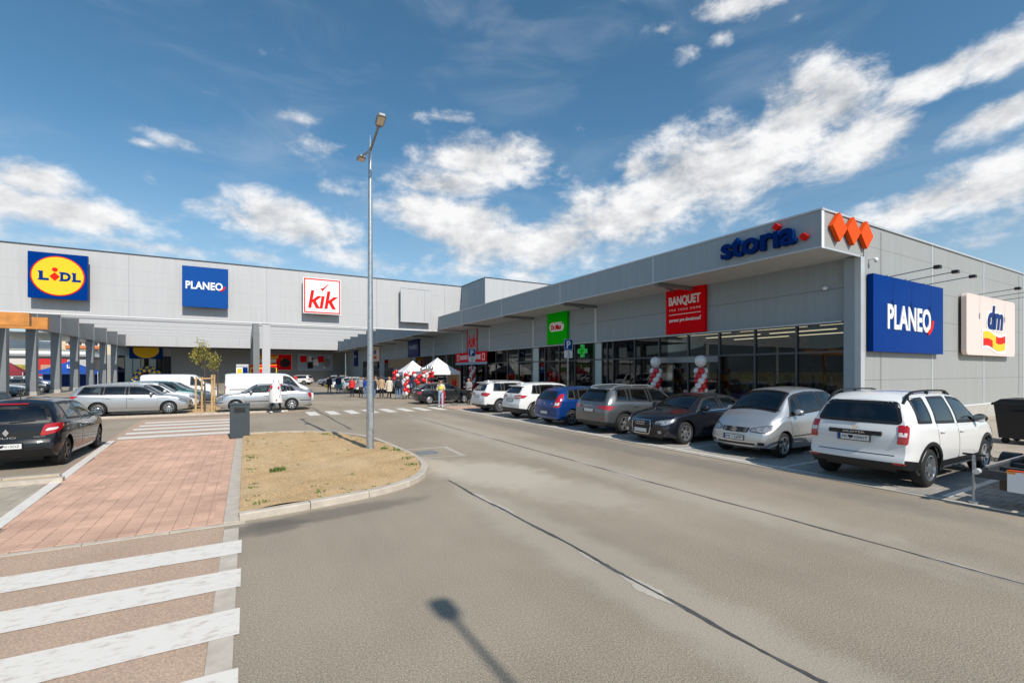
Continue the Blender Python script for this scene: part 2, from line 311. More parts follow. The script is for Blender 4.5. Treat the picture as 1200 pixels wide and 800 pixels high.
# ------------------------------------------------------------------ palette
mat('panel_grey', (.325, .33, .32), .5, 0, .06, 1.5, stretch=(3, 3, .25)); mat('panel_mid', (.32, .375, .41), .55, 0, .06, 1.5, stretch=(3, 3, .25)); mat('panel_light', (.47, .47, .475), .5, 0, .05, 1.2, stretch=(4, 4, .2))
mat('trim_silver', (.52, .54, .56), .4, .2, .05, 3); mat('trim_white', (.72, .73, .74), .45); mat('coping', (.30, .31, .33), .4, .3)
mat('soffit', (.55, .55, .53), .6, 0, .06, 2); mat('anthracite', (.045, .05, .055), .45, .1, .1, 5); mat('frame_grey', (.075, .085, .095), .4, .3)
mat('concrete', (.42, .40, .36), .85, 0, .15, 3, .2, 60); mat('kerb', (.50, .44, .365), .85, 0, .16, 5, .25, 90); mat('steel_grey', (.24, .255, .265), .45, .3, .08, 4)
mat('galv', (.42, .45, .47), .42, .75, .18, 14, .05, 60); mat('black_plastic', (.012, .012, .013), .5, 0, .2, 8); mat('rubber', (.013, .013, .013), .8, 0, .25, 20)
mat('chrome', (.75, .75, .76), .12, 1.); mat('alloy', (.52, .53, .54), .28, .85); mat('dark_alloy', (.05, .05, .055), .3, .6)
mat('white_paint', (.74, .73, .70), .6, 0, .05, 9); mat('sign_white', (.85, .85, .85), .35); mat('sign_blue', (.0, .034, .21), .3, 0, .03, 2)
mat('sign_blue2', (.012, .075, .30), .3, 0, .03, 2); mat('deep_blue', (.002, .025, .15), .3); mat('sign_red', (.78, .002, .008), .35, 0, .03, 2); mat('bright_red', (.72, .02, .015), .4)
mat('sign_orange', (.80, .09, .015), .4); mat('sign_yellow', (.90, .55, .035), .35); mat('sign_green', (.0, .52, .0), .35); mat('sign_pink', (.80, .64, .58), .4)
mat('cross_green', (.02, .28, .05), .4, emit=((.02, .6, .1), .25)); mat('timber', (.55, .22, .045), .55, 0, .25, 3, .2, 30); mat('stake', (.55, .36, .17), .8, 0, .2, 9)
mat('tent_white', (.80, .80, .79), .7, 0, .03, 3); mat('tent_blue', (.006, .06, .32), .6, 0, .06, 3); mat('tent_red', (.22, .02, .03), .7)
mat('skin', (.48, .27, .18), .55); mat('hair_dark', (.02, .014, .01), .6); mat('hair_brown', (.09, .045, .02), .6); mat('hair_blond', (.35, .22, .09), .6)
mat('denim', (.14, .22, .36), .85, 0, .15, 20); mat('denim_pale', (.32, .42, .55), .85, 0, .15, 20); mat('cloth_black', (.014, .014, .016), .85); mat('cloth_navy', (.015, .025, .06), .85)
mat('cloth_red', (.55, .02, .02), .8); mat('cloth_beige', (.42, .29, .17), .85, 0, .08, 10); mat('cloth_cream', (.62, .54, .44), .85, 0, .08, 10); mat('cloth_grey', (.25, .25, .26), .85); mat('cloth_white', (.76, .75, .74), .8, 0, .06, 8)
mat('cloth_yellow', (.75, .70, .10), .8); mat('shoe_white', (.7, .7, .68), .6); mat('balloon_red', (.62, .008, .012), .22, coat=.5); mat('balloon_white', (.80, .79, .78), .25, coat=.5)
mat('balloon_silver', (.7, .7, .7), .2, .9); mat('balloon_blue', (.01, .05, .3), .25, coat=.5); mat('balloon_yellow', (.85, .6, .02), .25, coat=.5)
mat('leaf', (.31, .27, .035), .6, 0, .3, 3); mat('bark', (.10, .075, .05), .9, 0, .2, 20, .3, 60); mat('weed', (.10, .16, .03), .8, 0, .3, 9)
mat('lamp_lens', (.72, .62, .50), .3); mat('interior', (.02, .02, .022), .8); mat('seat_cloth', (.045, .045, .05), .85); mat('lamp_strip', (.9, .85, .7), .5, emit=((1, .82, .55), 2.2))
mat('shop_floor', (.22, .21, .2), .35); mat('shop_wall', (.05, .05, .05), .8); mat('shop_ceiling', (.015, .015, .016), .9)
glass_mat('shop_glass', (.55, .58, .57), .015, .8, .005); glass_mat('car_glass', (.30, .36, .35), .015, 1, .04); glass_mat('dark_glass', (.05, .055, .06), .015, 1, .05)
mat('frosted', (.42, .52, .50), .3, 0, .03, 3)
ground_mat('asphalt', (.282, .234, .176), (.355, .296, .224), 0.28, .75, 1.0, .88, 90., dust=(.43, .365, .282), dscale=.16, streak=.05,
    spots=[(4.6, 9.0, 1.5, 2.4, .3, (.52, .45, .36), .8), (5.2, 6.9, 1.2, 2.2, .2, (.50, .43, .345), .5), (3.9, 10.2, .5, 1.8, 0, (.54, .46, .36), .7), (1.2, 7.65, 2.2, .42, .12, (.12, .105, .09), .55), (.3, 7.4, .8, .45, 0, (.10, .09, .08), .6), (7.0, 12, 1.0, 16, 0, (.48, .42, .345), .4), (3.55, 4, .7, 6, 0, (.48, .42, .345), .4), (9.4, 14, .9, 18, 0, (.16, .15, .135), .5)])
ground_mat('asphalt_dark', (.105, .095, .085), (.155, .14, .125), .6, .3, .5, .9, 130.)
ground_mat('asphalt_red', (.42, .295, .215), (.49, .355, .26), .5, .25, .5, .9, 80., streak=.06)
ground_mat('soil', (.46, .305, .15), (.56, .39, .21), 1.1, .4, 1., .95, 38., dust=(.56, .41, .24), dscale=.5, streak=.08)
ground_mat('far_ground', (.22, .19, .13), (.17, .19, .09), .02, .2, .2, .95, 3.)
ground_mat('bedding', (.33, .23, .18), (.40, .29, .23), 1., .3, .5, .95, 120.)
ground_mat('mortar', (.17, .16, .14), (.22, .205, .18), 1., .3, .5, .95, 120.)
ground_mat('sand_dust', (.36, .31, .25), (.42, .365, .30), 1.2, .2, .3, .95, 150.)
ground_mat('seal', (.05, .052, .054), (.11, .108, .105), 3., .3, .4, .7, 100.)
ground_mat('seam_pale', (.42, .37, .315), (.50, .45, .385), 2., .2, .3, .9, 100.)
def paver_mat(name, col, spread=.16):
    m = mat(name, col, .85); nt = m.node_tree; p = nt.nodes['Principled BSDF']; N = nt.nodes.new; Lk = nt.links.new
    tc = N('ShaderNodeTexCoord'); g = N('ShaderNodeNewGeometry'); oi = N('ShaderNodeObjectInfo')
    n = N('ShaderNodeTexNoise'); n.inputs['Scale'].default_value = .9; n.inputs['Detail'].default_value = 6; Lk(g.outputs['Position'], n.inputs['Vector'])
    f = N('ShaderNodeTexNoise'); f.inputs['Scale'].default_value = 110; f.inputs['Detail'].default_value = 4; Lk(g.outputs['Position'], f.inputs['Vector'])
    w = N('ShaderNodeTexWhiteNoise'); w.noise_dimensions = '2D'; s = N('ShaderNodeVectorMath'); s.operation = 'SNAP'; s.inputs[1].default_value = (.21, .21, 9); Lk(g.outputs['Position'], s.inputs[0]); Lk(s.outputs[0], w.inputs['Vector'])
    def mr(src, a, b, lo=.3, hi=.7):
        r = N('ShaderNodeMapRange'); r.inputs['From Min'].default_value = lo; r.inputs['From Max'].default_value = hi; r.inputs['To Min'].default_value = a; r.inputs['To Max'].default_value = b; Lk(src, r.inputs['Value']); return r.outputs[0]
    a = mr(n.outputs['Fac'], 1 - spread, 1 + spread); b = mr(f.outputs['Fac'], .85, 1.15); c = mr(w.outputs['Value'], .9, 1.1, 0, 1)
    q = N('ShaderNodeMath'); q.operation = 'MULTIPLY'; Lk(a, q.inputs[0]); Lk(b, q.inputs[1]); q2 = N('ShaderNodeMath'); q2.operation = 'MULTIPLY'; Lk(q.outputs[0], q2.inputs[0]); Lk(c, q2.inputs[1])
    x = N('ShaderNodeMix'); x.data_type = 'RGBA'; x.blend_type = 'MULTIPLY'; x.inputs['Factor'].default_value = 1; x.inputs['A'].default_value = (*col, 1); Lk(q2.outputs[0], x.inputs['B']); Lk(x.outputs['Result'], p.inputs['Base Color'])
    bu = N('ShaderNodeBump'); bu.inputs['Strength'].default_value = .3; bu.inputs['Distance'].default_value = .004; Lk(f.outputs['Fac'], bu.inputs['Height']); Lk(bu.outputs[0], p.inputs['Normal'])
paver_mat('paver_red', (.57, .355, .255)); paver_mat('paver_grey', (.33, .305, .27), .12); paver_mat('paver_beige', (.40, .34, .265), .14)
def worn_mat(name, col, under, amt=.56):
    m = mat(name, col, .65); nt = m.node_tree; p = nt.nodes['Principled BSDF']; N = nt.nodes.new; Lk = nt.links.new
    tc = N('ShaderNodeNewGeometry'); mp = N('ShaderNodeMapping'); mp.inputs['Scale'].default_value = (.7, 1.5, 1); Lk(tc.outputs['Position'], mp.inputs[0])
    n = N('ShaderNodeTexNoise'); n.inputs['Scale'].default_value = 9; n.inputs['Detail'].default_value = 10; n.inputs['Roughness'].default_value = .72; Lk(mp.outputs[0], n.inputs['Vector'])
    v = N('ShaderNodeTexVoronoi'); v.feature = 'DISTANCE_TO_EDGE'; v.inputs['Scale'].default_value = 1.7; v.inputs['Randomness'].default_value = 1
    wv = N('ShaderNodeTexNoise'); wv.inputs['Scale'].default_value = 9; wv.inputs['Detail'].default_value = 5; Lk(tc.outputs['Position'], wv.inputs['Vector'])
    ad = N('ShaderNodeMix'); ad.data_type = 'VECTOR'; ad.inputs['Factor'].default_value = .12; Lk(tc.outputs['Position'], ad.inputs['A']); Lk(wv.outputs['Color'], ad.inputs['B']); Lk(ad.outputs['Result'], v.inputs['Vector'])
    r = N('ShaderNodeMapRange'); r.inputs['From Min'].default_value = amt; r.inputs['From Max'].default_value = amt + .13; r.inputs['To Max'].default_value = .55; Lk(n.outputs['Fac'], r.inputs['Value'])
    cr = N('ShaderNodeMapRange'); cr.inputs['From Min'].default_value = .0; cr.inputs['From Max'].default_value = .008; cr.inputs['To Min'].default_value = .4; cr.inputs['To Max'].default_value = 0; Lk(v.outputs['Distance'], cr.inputs['Value'])
    gate = N('ShaderNodeMath'); gate.operation = 'MULTIPLY'; g2 = N('ShaderNodeMapRange'); g2.inputs['From Min'].default_value = .5; g2.inputs['From Max'].default_value = .62; Lk(wv.outputs['Fac'], g2.inputs['Value']); Lk(cr.outputs[0], gate.inputs[0]); Lk(g2.outputs[0], gate.inputs[1])
    mx = N('ShaderNodeMath'); mx.operation = 'MAXIMUM'; Lk(r.outputs[0], mx.inputs[0]); Lk(gate.outputs[0], mx.inputs[1])
    x = N('ShaderNodeMix'); x.data_type = 'RGBA'; x.inputs['A'].default_value = (*col, 1); x.inputs['B'].default_value = (*under, 1); Lk(mx.outputs[0], x.inputs['Factor']); Lk(x.outputs['Result'], p.inputs['Base Color'])
worn_mat('marking_white', (.74, .695, .625), (.40, .31, .25), .52); worn_mat('marking_worn', (.60, .58, .54), (.24, .21, .18), .48)
# ------------------------------------------------------------------ ground sheets
def sheet(name, pts, z, m, parent=None, kind='structure'):
    o = MB().add([(x, y, z) for x, y in pts], [tuple(range(len(pts)))]).build(name, m, parent)
    if parent is None: tag(o, kind=kind)
    return o
def rect(x0, y0, x1, y1): return [(x0, y0), (x1, y0), (x1, y1), (x0, y1)]
ground = sheet('ground', rect(-6000, -3000, 6000, 9000), -.03, 'far_ground')
road = sheet('road', rect(-70, -40, 90, 125), 0, 'asphalt')
def strip(cx, y0, y1, wfun, step, z, m, name, parent, wob=0.):
    mb = MB(); n = int((y1 - y0) / step); ph = random.random() * 9
    for i in range(n + 1):
        y = y0 + (y1 - y0) * i / n; w = wfun(y) / 2; c = cx + wob * (sin(y * 1.3 + ph) + .5 * sin(y * 3.7 + ph * 2))
        a = w * (.75 + .5 * random.random()); b = w * (.75 + .5 * random.random()); mb.v += [(c - a, y, z), (c + b, y, z)]
    mb.f = [(2 * i, 2 * i + 1, 2 * i + 3, 2 * i + 2) for i in range(n)]; mb.m = [0] * n
    return mb.build(name, m, parent)
strip(7.0, .5, 70, lambda y: max(.0, .14 * sin(y * .9 + 1) + .08 * sin(y * 3.7)), .08, .0030, 'seam_pale', 'pale_seam', road, .02)
strip(7.0, .5, 70, lambda y: .036 + .01 * sin(y * 4), .08, .0045, 'seal', 'sealed_joint', road, .012)
strip(3.55, .5, 8.6, lambda y: max(.0, .13 * sin(y * 1.9 + 1) + .07 * sin(y * 6.1)), .05, .0030, 'seam_pale', 'pale_seam', road, .03)
strip(3.55, .5, 8.8, lambda y: .042 + .012 * sin(y * 5), .06, .0045, 'seal', 'sealed_joint', road, .018)
strip(3.45, 18.4, 38, lambda y: .06, .3, .0062, 'seal', 'sealed_joint', road, .02)
# dusty sand washed off the island tip
mb = MB(); C0 = (4.35, 9.4); ring = []
for i in range(40):
    a = 2 * pi * i / 40; r = (.85 + .25 * sin(3 * a + 1) + .18 * random.random()); ring.append((C0[0] + cos(a) * r * .75, C0[1] + sin(a) * r * 1.15, .0035))
# ------------------------------------------------------------------ red crosswalk in the foreground
sheet('crossing_surface', [(-9, 1.5), (-.27, 1.5), (-.27, 7.72), (-9, 7.95)], .004, 'asphalt_red', road)
for i, y in enumerate((6.5, 5.5, 4.5, 3.5, 2.5)):
    mb = MB(); n = 30
    for k in range(n + 1):
        x = -9 + 8.95 * k / n; mb.v += [(x, y + .006 * random.uniform(-1, 1), .011), (x, y + .5 + .006 * random.uniform(-1, 1), .011)]
    mb.f = [(2 * k, 2 * k + 2, 2 * k + 3, 2 * k + 1) for k in range(n)]; mb.m = [0] * n
    mb.build('crosswalk_stripe', 'marking_white', road)
for i in range(6): B(-.265, 1.6 + i, .0, -.09, 2.585 + i, .0075).build('kerb_stone', 'kerb', road)
for i in range(10): B(-9 + .9 * i, 7.78 - .0 * i, 0, -8.11 + .9 * i - .0, 7.86, .0145).build('edging_stone', 'kerb', road)
# ------------------------------------------------------------------ block paving
def paver_field(root, xr, yr, sx, sy, m, top, inside, near, n_ind, z0=-.03, gap=.0042, name='paver', jitter=.0012, stagger=True, far=None):
    """pavers between rows of joints; the n_ind nearest to `near` are single objects, the rest one part"""
    cells = []; nx = int(round((xr[1] - xr[0]) / sx)); ny = int(round((yr[1] - yr[0]) / sy))
    for i in range(nx):
        for j in range(-1, ny + 1):
            x = xr[0] + (i + .5) * sx; y = yr[0] + (j + .5 + (.5 if (stagger and i % 2) else 0)) * sy
            if yr[0] - .001 <= y - sy / 2 and y + sy / 2 <= yr[1] + .001 + sy / 2 and inside(x, y): cells.append((x, y))
    cells.sort(key=lambda c: (c[0] - near[0]) ** 2 + (c[1] - near[1]) ** 2)
    h = top - z0; hx = sx / 2 - gap / 2; hy = sy / 2 - gap / 2; bv = .006
    def pv(mb, x, y, z, tx=0, ty=0):
        b = [(x - hx, y - hy), (x + hx, y - hy), (x + hx, y + hy), (x - hx, y + hy)]; t = [(x - hx + bv, y - hy + bv), (x + hx - bv, y - hy + bv), (x + hx - bv, y + hy - bv), (x - hx + bv, y + hy - bv)]
        vs = [(p[0], p[1], z - .02) for p in b] + [(p[0], p[1], z - bv * .6) for p in b] + [(p[0], p[1], z + tx * (p[0] - x) + ty * (p[1] - y)) for p in t]
        mb.add(vs, [(8, 9, 10, 11)] + [(k * 4 + q, k * 4 + (q + 1) % 4, k * 4 + 4 + (q + 1) % 4, k * 4 + 4 + q) for k in range(2) for q in range(4)])
    base = MB(); pv(base, 0, 0, 0); me = base.mesh(name, m)
    for (x, y) in cells[:n_ind]:
        o = share(name, me, root, (x, y, top + random.uniform(-1, 1) * jitter)); o.rotation_euler = (random.uniform(-1, 1) * .006, random.uniform(-1, 1) * .006, random.uniform(-1, 1) * .006)
    mb = MB()
    for (x, y) in cells[n_ind:]: pv(mb, x, y, top + random.uniform(-1, 1) * jitter, random.uniform(-1, 1) * .006, random.uniform(-1, 1) * .006)
    if mb.v: tag(mb.build(name + '_field', m, root), kind='stuff')
def line_x(y): return -2.98 - .062 * (y - 9.3)
red_path = sheet('path', [(-3.35, 7.86), (-.29, 7.86), (-.29, 18.9), (-3.75, 18.9)], .006, 'bedding')
paver_field(red_path, (-3.89, -.29), (7.87, 18.9), .2, .1, 'paver_red', .016, lambda x, y: x > line_x(y) - .02, (-1.2, 7.5), 300)
for i in range(10): B(-.285, 7.87 + 1.0 * i, 0, -.09, 8.865 + 1.0 * i, .03).build('kerb_stone', 'kerb', red_path)
left_bay = sheet('parking_bay', [(-14, 8), (-3.05, 8), (-3.1, 12.5), (-14, 12.5)], .005, 'mortar')
paver_field(left_bay, (-7.2, -2.8), (7.95, 12.4), .2, .2, 'paver_beige', .012, lambda x, y: x < line_x(y) - .14, (-3.4, 9.5), 150)
# the white edge line of the path
mb = MB()
for k in range(25):
    y = 7.9 + 11 * k / 24; x = line_x(y); mb.v += [(x - .17, y, .0225), (x + .01, y, .0225)]
mb.f = [(2 * k, 2 * k + 1, 2 * k + 3, 2 * k + 2) for k in range(24)]; mb.m = [0] * 24; mb.build('edge_line', 'marking_white', red_path)
# kerb and weedy strip at the nose of the left parking bay
for i in range(9): B(-4.15 - i * 1.0, 12.42, 0, -3.16 - i * 1.0, 12.56, .10).build('kerb_stone', 'kerb', left_bay)
for i in range(9): B(-4.15 - i * 1.0, 12.86, 0, -3.32 - i * 1.0 if i == 0 else -3.16 - i, 13.0, .10).build('kerb_stone', 'kerb', left_bay)
B(-13, 12.56, 0, -3.34, 12.86, .07).build('soil_strip', 'soil', left_bay)
# ------------------------------------------------------------------ far zebra over the crossing road and over the aisle
for i in range(5):
    y = 19.3 + i * 1.32; sheet('crosswalk_stripe', [(-3.62 - .02 * i, y), (-.5, y), (-.5, y + .62), (-3.68 - .02 * i, y + .62)], .009, 'marking_white', road)
sheet('crossing_surface', [(-3.8, 18.95), (-.3, 18.95), (-.3, 26.6), (-4.1, 26.6)], .004, 'asphalt_red', road)
for i in range(8): sheet('crosswalk_stripe', rect(2.75 + i * .98, 25.0, 3.25 + i * .98, 27.4), .005, 'marking_white', road)
sheet('cycle_band', [(-30, 27.4), (2.7, 27.4), (2.7, 28.2), (-30, 28.2)], .005, 'asphalt_red', road)
for i in range(30): B(-28 + i, 28.2, 0, -27.01 + i, 28.36, .09).build('kerb_stone', 'kerb', road)
# ------------------------------------------------------------------ soil island
isl = [(-.09, 7.9), (.35, 7.95), (1.2, 8.1), (1.95, 8.28), (2.65, 8.62), (3.12, 9.1), (3.42, 9.65), (3.62, 10.3), (3.73, 11.1), (3.72, 12.2), (3.68, 13.4), (3.6, 14.6), (3.3, 15.9), (2.75, 17.0), (1.95, 17.85), (1.0, 18.2), (.3, 18.3), (-.09, 18.3)]
def resample(pts, step):
    out = [pts[0]]; acc = 0
    for i in range(len(pts) - 1):
        a = Vector(pts[i]); b = Vector(pts[i + 1]); L = (b - a).length; n = max(1, int(L / step))
        for k in range(1, n + 1): out.append(tuple(a.lerp(b, k / n)))
    return out
def chaikin(pts, it=2):
    for _ in range(it):
        q = [pts[0]]
        for a, b in zip(pts[:-1], pts[1:]): q += [(a[0] * .75 + b[0] * .25, a[1] * .75 + b[1] * .25), (a[0] * .25 + b[0] * .75, a[1] * .25 + b[1] * .75)]
        pts = q + [pts[-1]]
    return pts
edge = chaikin(isl, 3)
island = tag(bpy.data.objects.new('soil_island', None), kind='structure'); COL.objects.link(island)
def inset(pts, d):
    out = []
    for i, p in enumerate(pts):
        a = Vector(pts[max(0, i - 1)]); b = Vector(pts[min(len(pts) - 1, i + 1)]); t = (b - a).normalized(); out.append((p[0] - t.y * d, p[1] + t.x * d))
    return out
inn = inset(edge, .14)
L = [0]
for a, b in zip(edge[:-1], edge[1:]): L.append(L[-1] + (Vector(b) - Vector(a)).length)
def at_len(pts, s):
    for i in range(len(L) - 1):
        if L[i + 1] >= s or i == len(L) - 2:
            t = (s - L[i]) / max(1e-6, L[i + 1] - L[i]); return (pts[i][0] + (pts[i + 1][0] - pts[i][0]) * t, pts[i][1] + (pts[i + 1][1] - pts[i][1]) * t)
nseg = int(L[-1] / .98)
for k in range(nseg):
    s0 = L[-1] * k / nseg + .006; s1 = L[-1] * (k + 1) / nseg - .006; mb = MB(); n = 5; dz = random.uniform(-.004, .004)
    for i in range(n + 1):
        s = s0 + (s1 - s0) * i / n; o = at_len(edge, s); q = at_len(inn, s); lo = .045 if k in (0,) else .0
        z = .115 + dz; bv = .018; u = Vector(q) - Vector(o); u = u.normalized()
        mb.v += [(o[0], o[1], -.02), (o[0], o[1], z - bv), (o[0] + u.x * bv, o[1] + u.y * bv, z), (q[0], q[1], z), (q[0], q[1], -.02)]
    for i in range(n):
        for j in range(4): a = i * 5 + j; mb.f.append((a, a + 5, a + 6, a + 1))
    mb.f += [(0, 1, 2, 3, 4), tuple(n * 5 + j for j in (4, 3, 2, 1, 0))]; mb.m = [0] * len(mb.f)
    mb.build('kerb_stone', 'kerb', island)
inn2 = inset(edge, .13)
bnd = inn2 + [(-.09, 8.05)]
def hsoil(x, y): return .09 + .035 * sin(x * 1.3 + .4) * cos(y * .8) + .012 * sin(x * 5 + y * 3) + .008 * sin(y * 7.3 - x * 4)
def cdt(poly, step, jit=.3):
    xs = [p[0] for p in poly]; ys = [p[1] for p in poly]; pts = [Vector(p) for p in poly]; n = len(poly)
    x = min(xs) + step / 2
    while x < max(xs):
        y = min(ys) + step / 2
        while y < max(ys):
            px, py = x + random.uniform(-jit, jit) * step, y + random.uniform(-jit, jit) * step
            if inpoly(px, py, poly): pts.append(Vector((px, py)))
            y += step
        x += step
    r = geometry.delaunay_2d_cdt(pts, [(i, (i + 1) % n) for i in range(n)], [list(range(n))], 1, 1e-5)
    return r[0], r[2]
def inpoly(x, y, poly):
    c = False; n = len(poly); j = n - 1
    for i in range(n):
        xi, yi = poly[i]; xj, yj = poly[j]
        if (yi > y) != (yj > y) and x < (xj - xi) * (y - yi) / (yj - yi) + xi: c = not c
        j = i
    return c
vs, fs = cdt(bnd, .16)
MB().add([(v.x, v.y, hsoil(v.x, v.y)) for v in vs], fs).build('soil', 'soil', island, 180)
# clods, stones and weeds on the soil
mb = MB()
for _ in range(900):
    x = random.uniform(0, 3.6); y = random.uniform(8.1, 18.1)
    if inpoly(x, y, inn2): r = random.uniform(.006, .02); mb.ball((x, y, hsoil(x, y)), r, 5, 3, 1, 1, .7)
tag(mb.build('soil_clods', 'soil', island), kind='stuff')
mb = MB()
def tuft(mb, x, y, z, r, n, h):
    for _ in range(n):
        a = random.random() * 2 * pi; d = r * sqrt(random.random()); bx = x + cos(a) * d; by = y + sin(a) * d; t = random.random() * 2 * pi; w = .012; hh = h * random.uniform(.4, 1)
        l = Vector((cos(t), sin(t), 0)) * hh * .6; p = Vector((-sin(t), cos(t), 0)) * w
        mb.add([Vector((bx, by, z)) - p, Vector((bx, by, z)) + p, Vector((bx, by, z)) + l * .5 + Vector((0, 0, hh * .7)) + p * .6, Vector((bx, by, z)) + l + Vector((0, 0, hh))], [(0, 1, 2, 3)])
for (x, y, r, n, h) in [(.62, 11.3, .14, 90, .10), (.5, 11.2, .08, 40, .08), (3.25, 12.6, .12, 50, .08), (3.45, 12.2, .1, 40, .07), (1.1, 8.6, .1, 20, .05), (.2, 8.4, .12, 30, .05), (3.2, 10.2, .15, 40, .05), (3.4, 11, .15, 40, .05), (2.3, 16.8, .15, 40, .06), (.1, 13, .1, 20, .06)]: tuft(mb, x, y, hsoil(x, y), r, n, h)
for _ in range(28):
    x = random.uniform(0, 3.6); y = random.uniform(8.1, 18.1)
    if inpoly(x, y, inn2): tuft(mb, x, y, hsoil(x, y), .05, 7, .035)
tag(mb.build('weeds', 'weed', island), kind='stuff')
# drain grating in its patched asphalt square
sheet('patched_square', [(3.83, 11.3), (5.0, 11.15), (5.1, 12.75), (3.83, 12.85)], .0045, 'seam_pale', road)
sheet('patched_square', [(3.9, 11.4), (4.86, 11.28), (4.94, 12.62), (3.9, 12.72)], .0085, 'asphalt', road)
dr = thing('drain_grate', 'dark slotted drain grate set in the asphalt beside the soil island kerb', 'drain grate', (4.2, 12, 0))
mb = MB(); mb.box(3.95, 11.75, .0, 4.0, 12.3, .016); mb.box(4.45, 11.75, .0, 4.5, 12.3, .016); mb.box(4.0, 11.75, 0, 4.45, 11.79, .016); mb.box(4.0, 12.26, 0, 4.45, 12.3, .016); mb.build('frame', 'steel_grey', dr)
B(4.0, 11.79, 0, 4.45, 12.26, .01).build('well', 'black_plastic', dr)
for i in range(8): B(4.0, 11.81 + i * .056, .01, 4.45, 11.84 + i * .056, .0155).build('slat', 'steel_grey', dr)
# ------------------------------------------------------------------ right-hand parking bays and pavement
bays = sheet('parking_bay', rect(10.3, -6, 15.8, 29.3), .004, 'mortar')
paver_field(bays, (10.5, 15.78), (-1.0, 20.0), .33, .2, 'paver_grey', .011, lambda x, y: True, (10.6, 3.4), 300, stagger=True, name='paver')
sheet('paved_far', rect(10.5, 20.1, 15.78, 29.3), .0085, 'paver_grey', bays)
for i in range(35): B(10.32, -5.9 + i, 0, 10.485, -4.91 + i, .0125).build('kerb_stone', 'kerb', bays)
for y in (3.3, 6.15, 9.05, 11.75, 14.45, 17.3, 20.4, 23.4, 26.6): sheet('bay_line', rect(10.6, y - .06, 15.3, y + .06), .0165, 'marking_worn' if y > 4 else 'marking_white', bays)
sheet('edge_line', rect(10.5, 4.15, 10.62, 24.7), .017, 'marking_white', bays)
for i in range(36): B(15.8, -6 + i, 0, 15.94, -5.01 + i, .12).build('kerb_stone', 'kerb', bays)
walk = B(15.94, -6, -.02, 18.2, 102, .11).build('pavement', 'paver_beige'); tag(walk, kind='structure')
side = B(18.2, -6, -.02, 70, 7.8, .10).build('pavement', 'paver_beige'); tag(side, kind='structure')
sheet('red_crossing', rect(10.4, 24.9, 15.8, 27.3), .0125, 'paver_red', bays)

for k in ('sign_blue', 'sign_blue2', 'deep_blue', 'sign_red', 'bright_red', 'sign_orange', 'sign_green', 'sign_yellow', 'panel_mid'): M[k].node_tree.nodes['Principled BSDF'].inputs['Specular IOR Level'].default_value = .03
# more weeds creeping in along the kerbs
mb = MB()
for _ in range(55):
    s_ = random.uniform(0, L[-1]); q = at_len(inn2, s_); x = q[0] - abs(random.gauss(0, .22)) * (1 if q[0] > 1 else -.3); y = q[1] + random.gauss(0, .12)
    if inpoly(x, y, inn2): tuft(mb, x, y, hsoil(x, y), .06, 6, .03)
for _ in range(25): y = random.uniform(8.2, 17); x = abs(random.gauss(0, .12)); tuft(mb, x, y, hsoil(x, y), .05, 6, .035)
tag(mb.build('weeds', 'weed', island), kind='stuff')
# ------------------------------------------------------------------ the long shop building on the right
XW, XF, YE, ZF0, ZF1 = 18.2, 15.57, 7.8, 6.11, 7.23
shop = thing('shop_building', 'long grey panelled shop building with overhanging fascia and glazed storefronts', 'building', (18, 8, 0))
bayY = [7.8, 14.7, 21.7, 28.7, 35.7, 41.5, 49.5, 57, 64.5, 72, 79.5, 87, 94.5, 102]
for a, b in zip(bayY[:-1], bayY[1:]):
    for z0, z1 in ((3.98, 5.13), (5.142, 6.6)): B(XW, a + .09 + (.16 if a == 7.8 else 0), z0, XW + .14, b - .09, z1).build('wall_panel', 'panel_mid', shop)
    B(XW - .03, b - .09, 3.9, XW + .1, b + .09, 6.55).build('wall_post', 'trim_silver', shop)
    top = ZF1 if b < 42 else 8.35
    y1 = min(b, 41.0) if a < 41 else b
    B(XF, a + .006, ZF0, XF + .12, y1 - .006, top).build('fascia_panel', 'panel_mid', shop)
    B(XF - .012, y1 - .035, ZF0 + .002, XF, y1 + .035, top - .002).build('fascia_joint', 'trim_silver', shop)
    B(XF - .03, a, top, XF + .35, y1, top + .06).build('coping', 'trim_silver', shop)
    B(XF - .018, a, ZF0 - .05, XF + .02, y1, ZF0).build('drip_edge', 'trim_silver', shop)
    B(XF + .12, a + .01, ZF0 + .02, XW - .01, b - .01, ZF0 + .06).build('soffit_panel', 'soffit', shop)
    B(XF + .13, b - .12, ZF0 - .13, XW - .03, b + .12, ZF0 + .02).build('canopy_beam', 'steel_grey', shop)
    mb = MB(); mb.bar((XF + .2, b, ZF0 - .02), (XW - .05, b + 1.1, ZF0 - .02), .08, .06); mb.build('canopy_brace', 'steel_grey', shop)
B(XF + .12, 41.5, 6.3, XF + .2, 95, 8.3).build('side_wall', 'panel_mid', shop)
for a, b in zip([7.8, 21.7, 35.7, 41.5, 72], [21.7, 35.7, 41.5, 72, 102]): B(XF + .35, a + .35, 6.9, 62, b, 7.1).build('roof', 'coping', shop)
B(XW + .13, 41.5, 0, 62, 41.7, 6.9).build('inner_wall', 'shop_wall', shop)
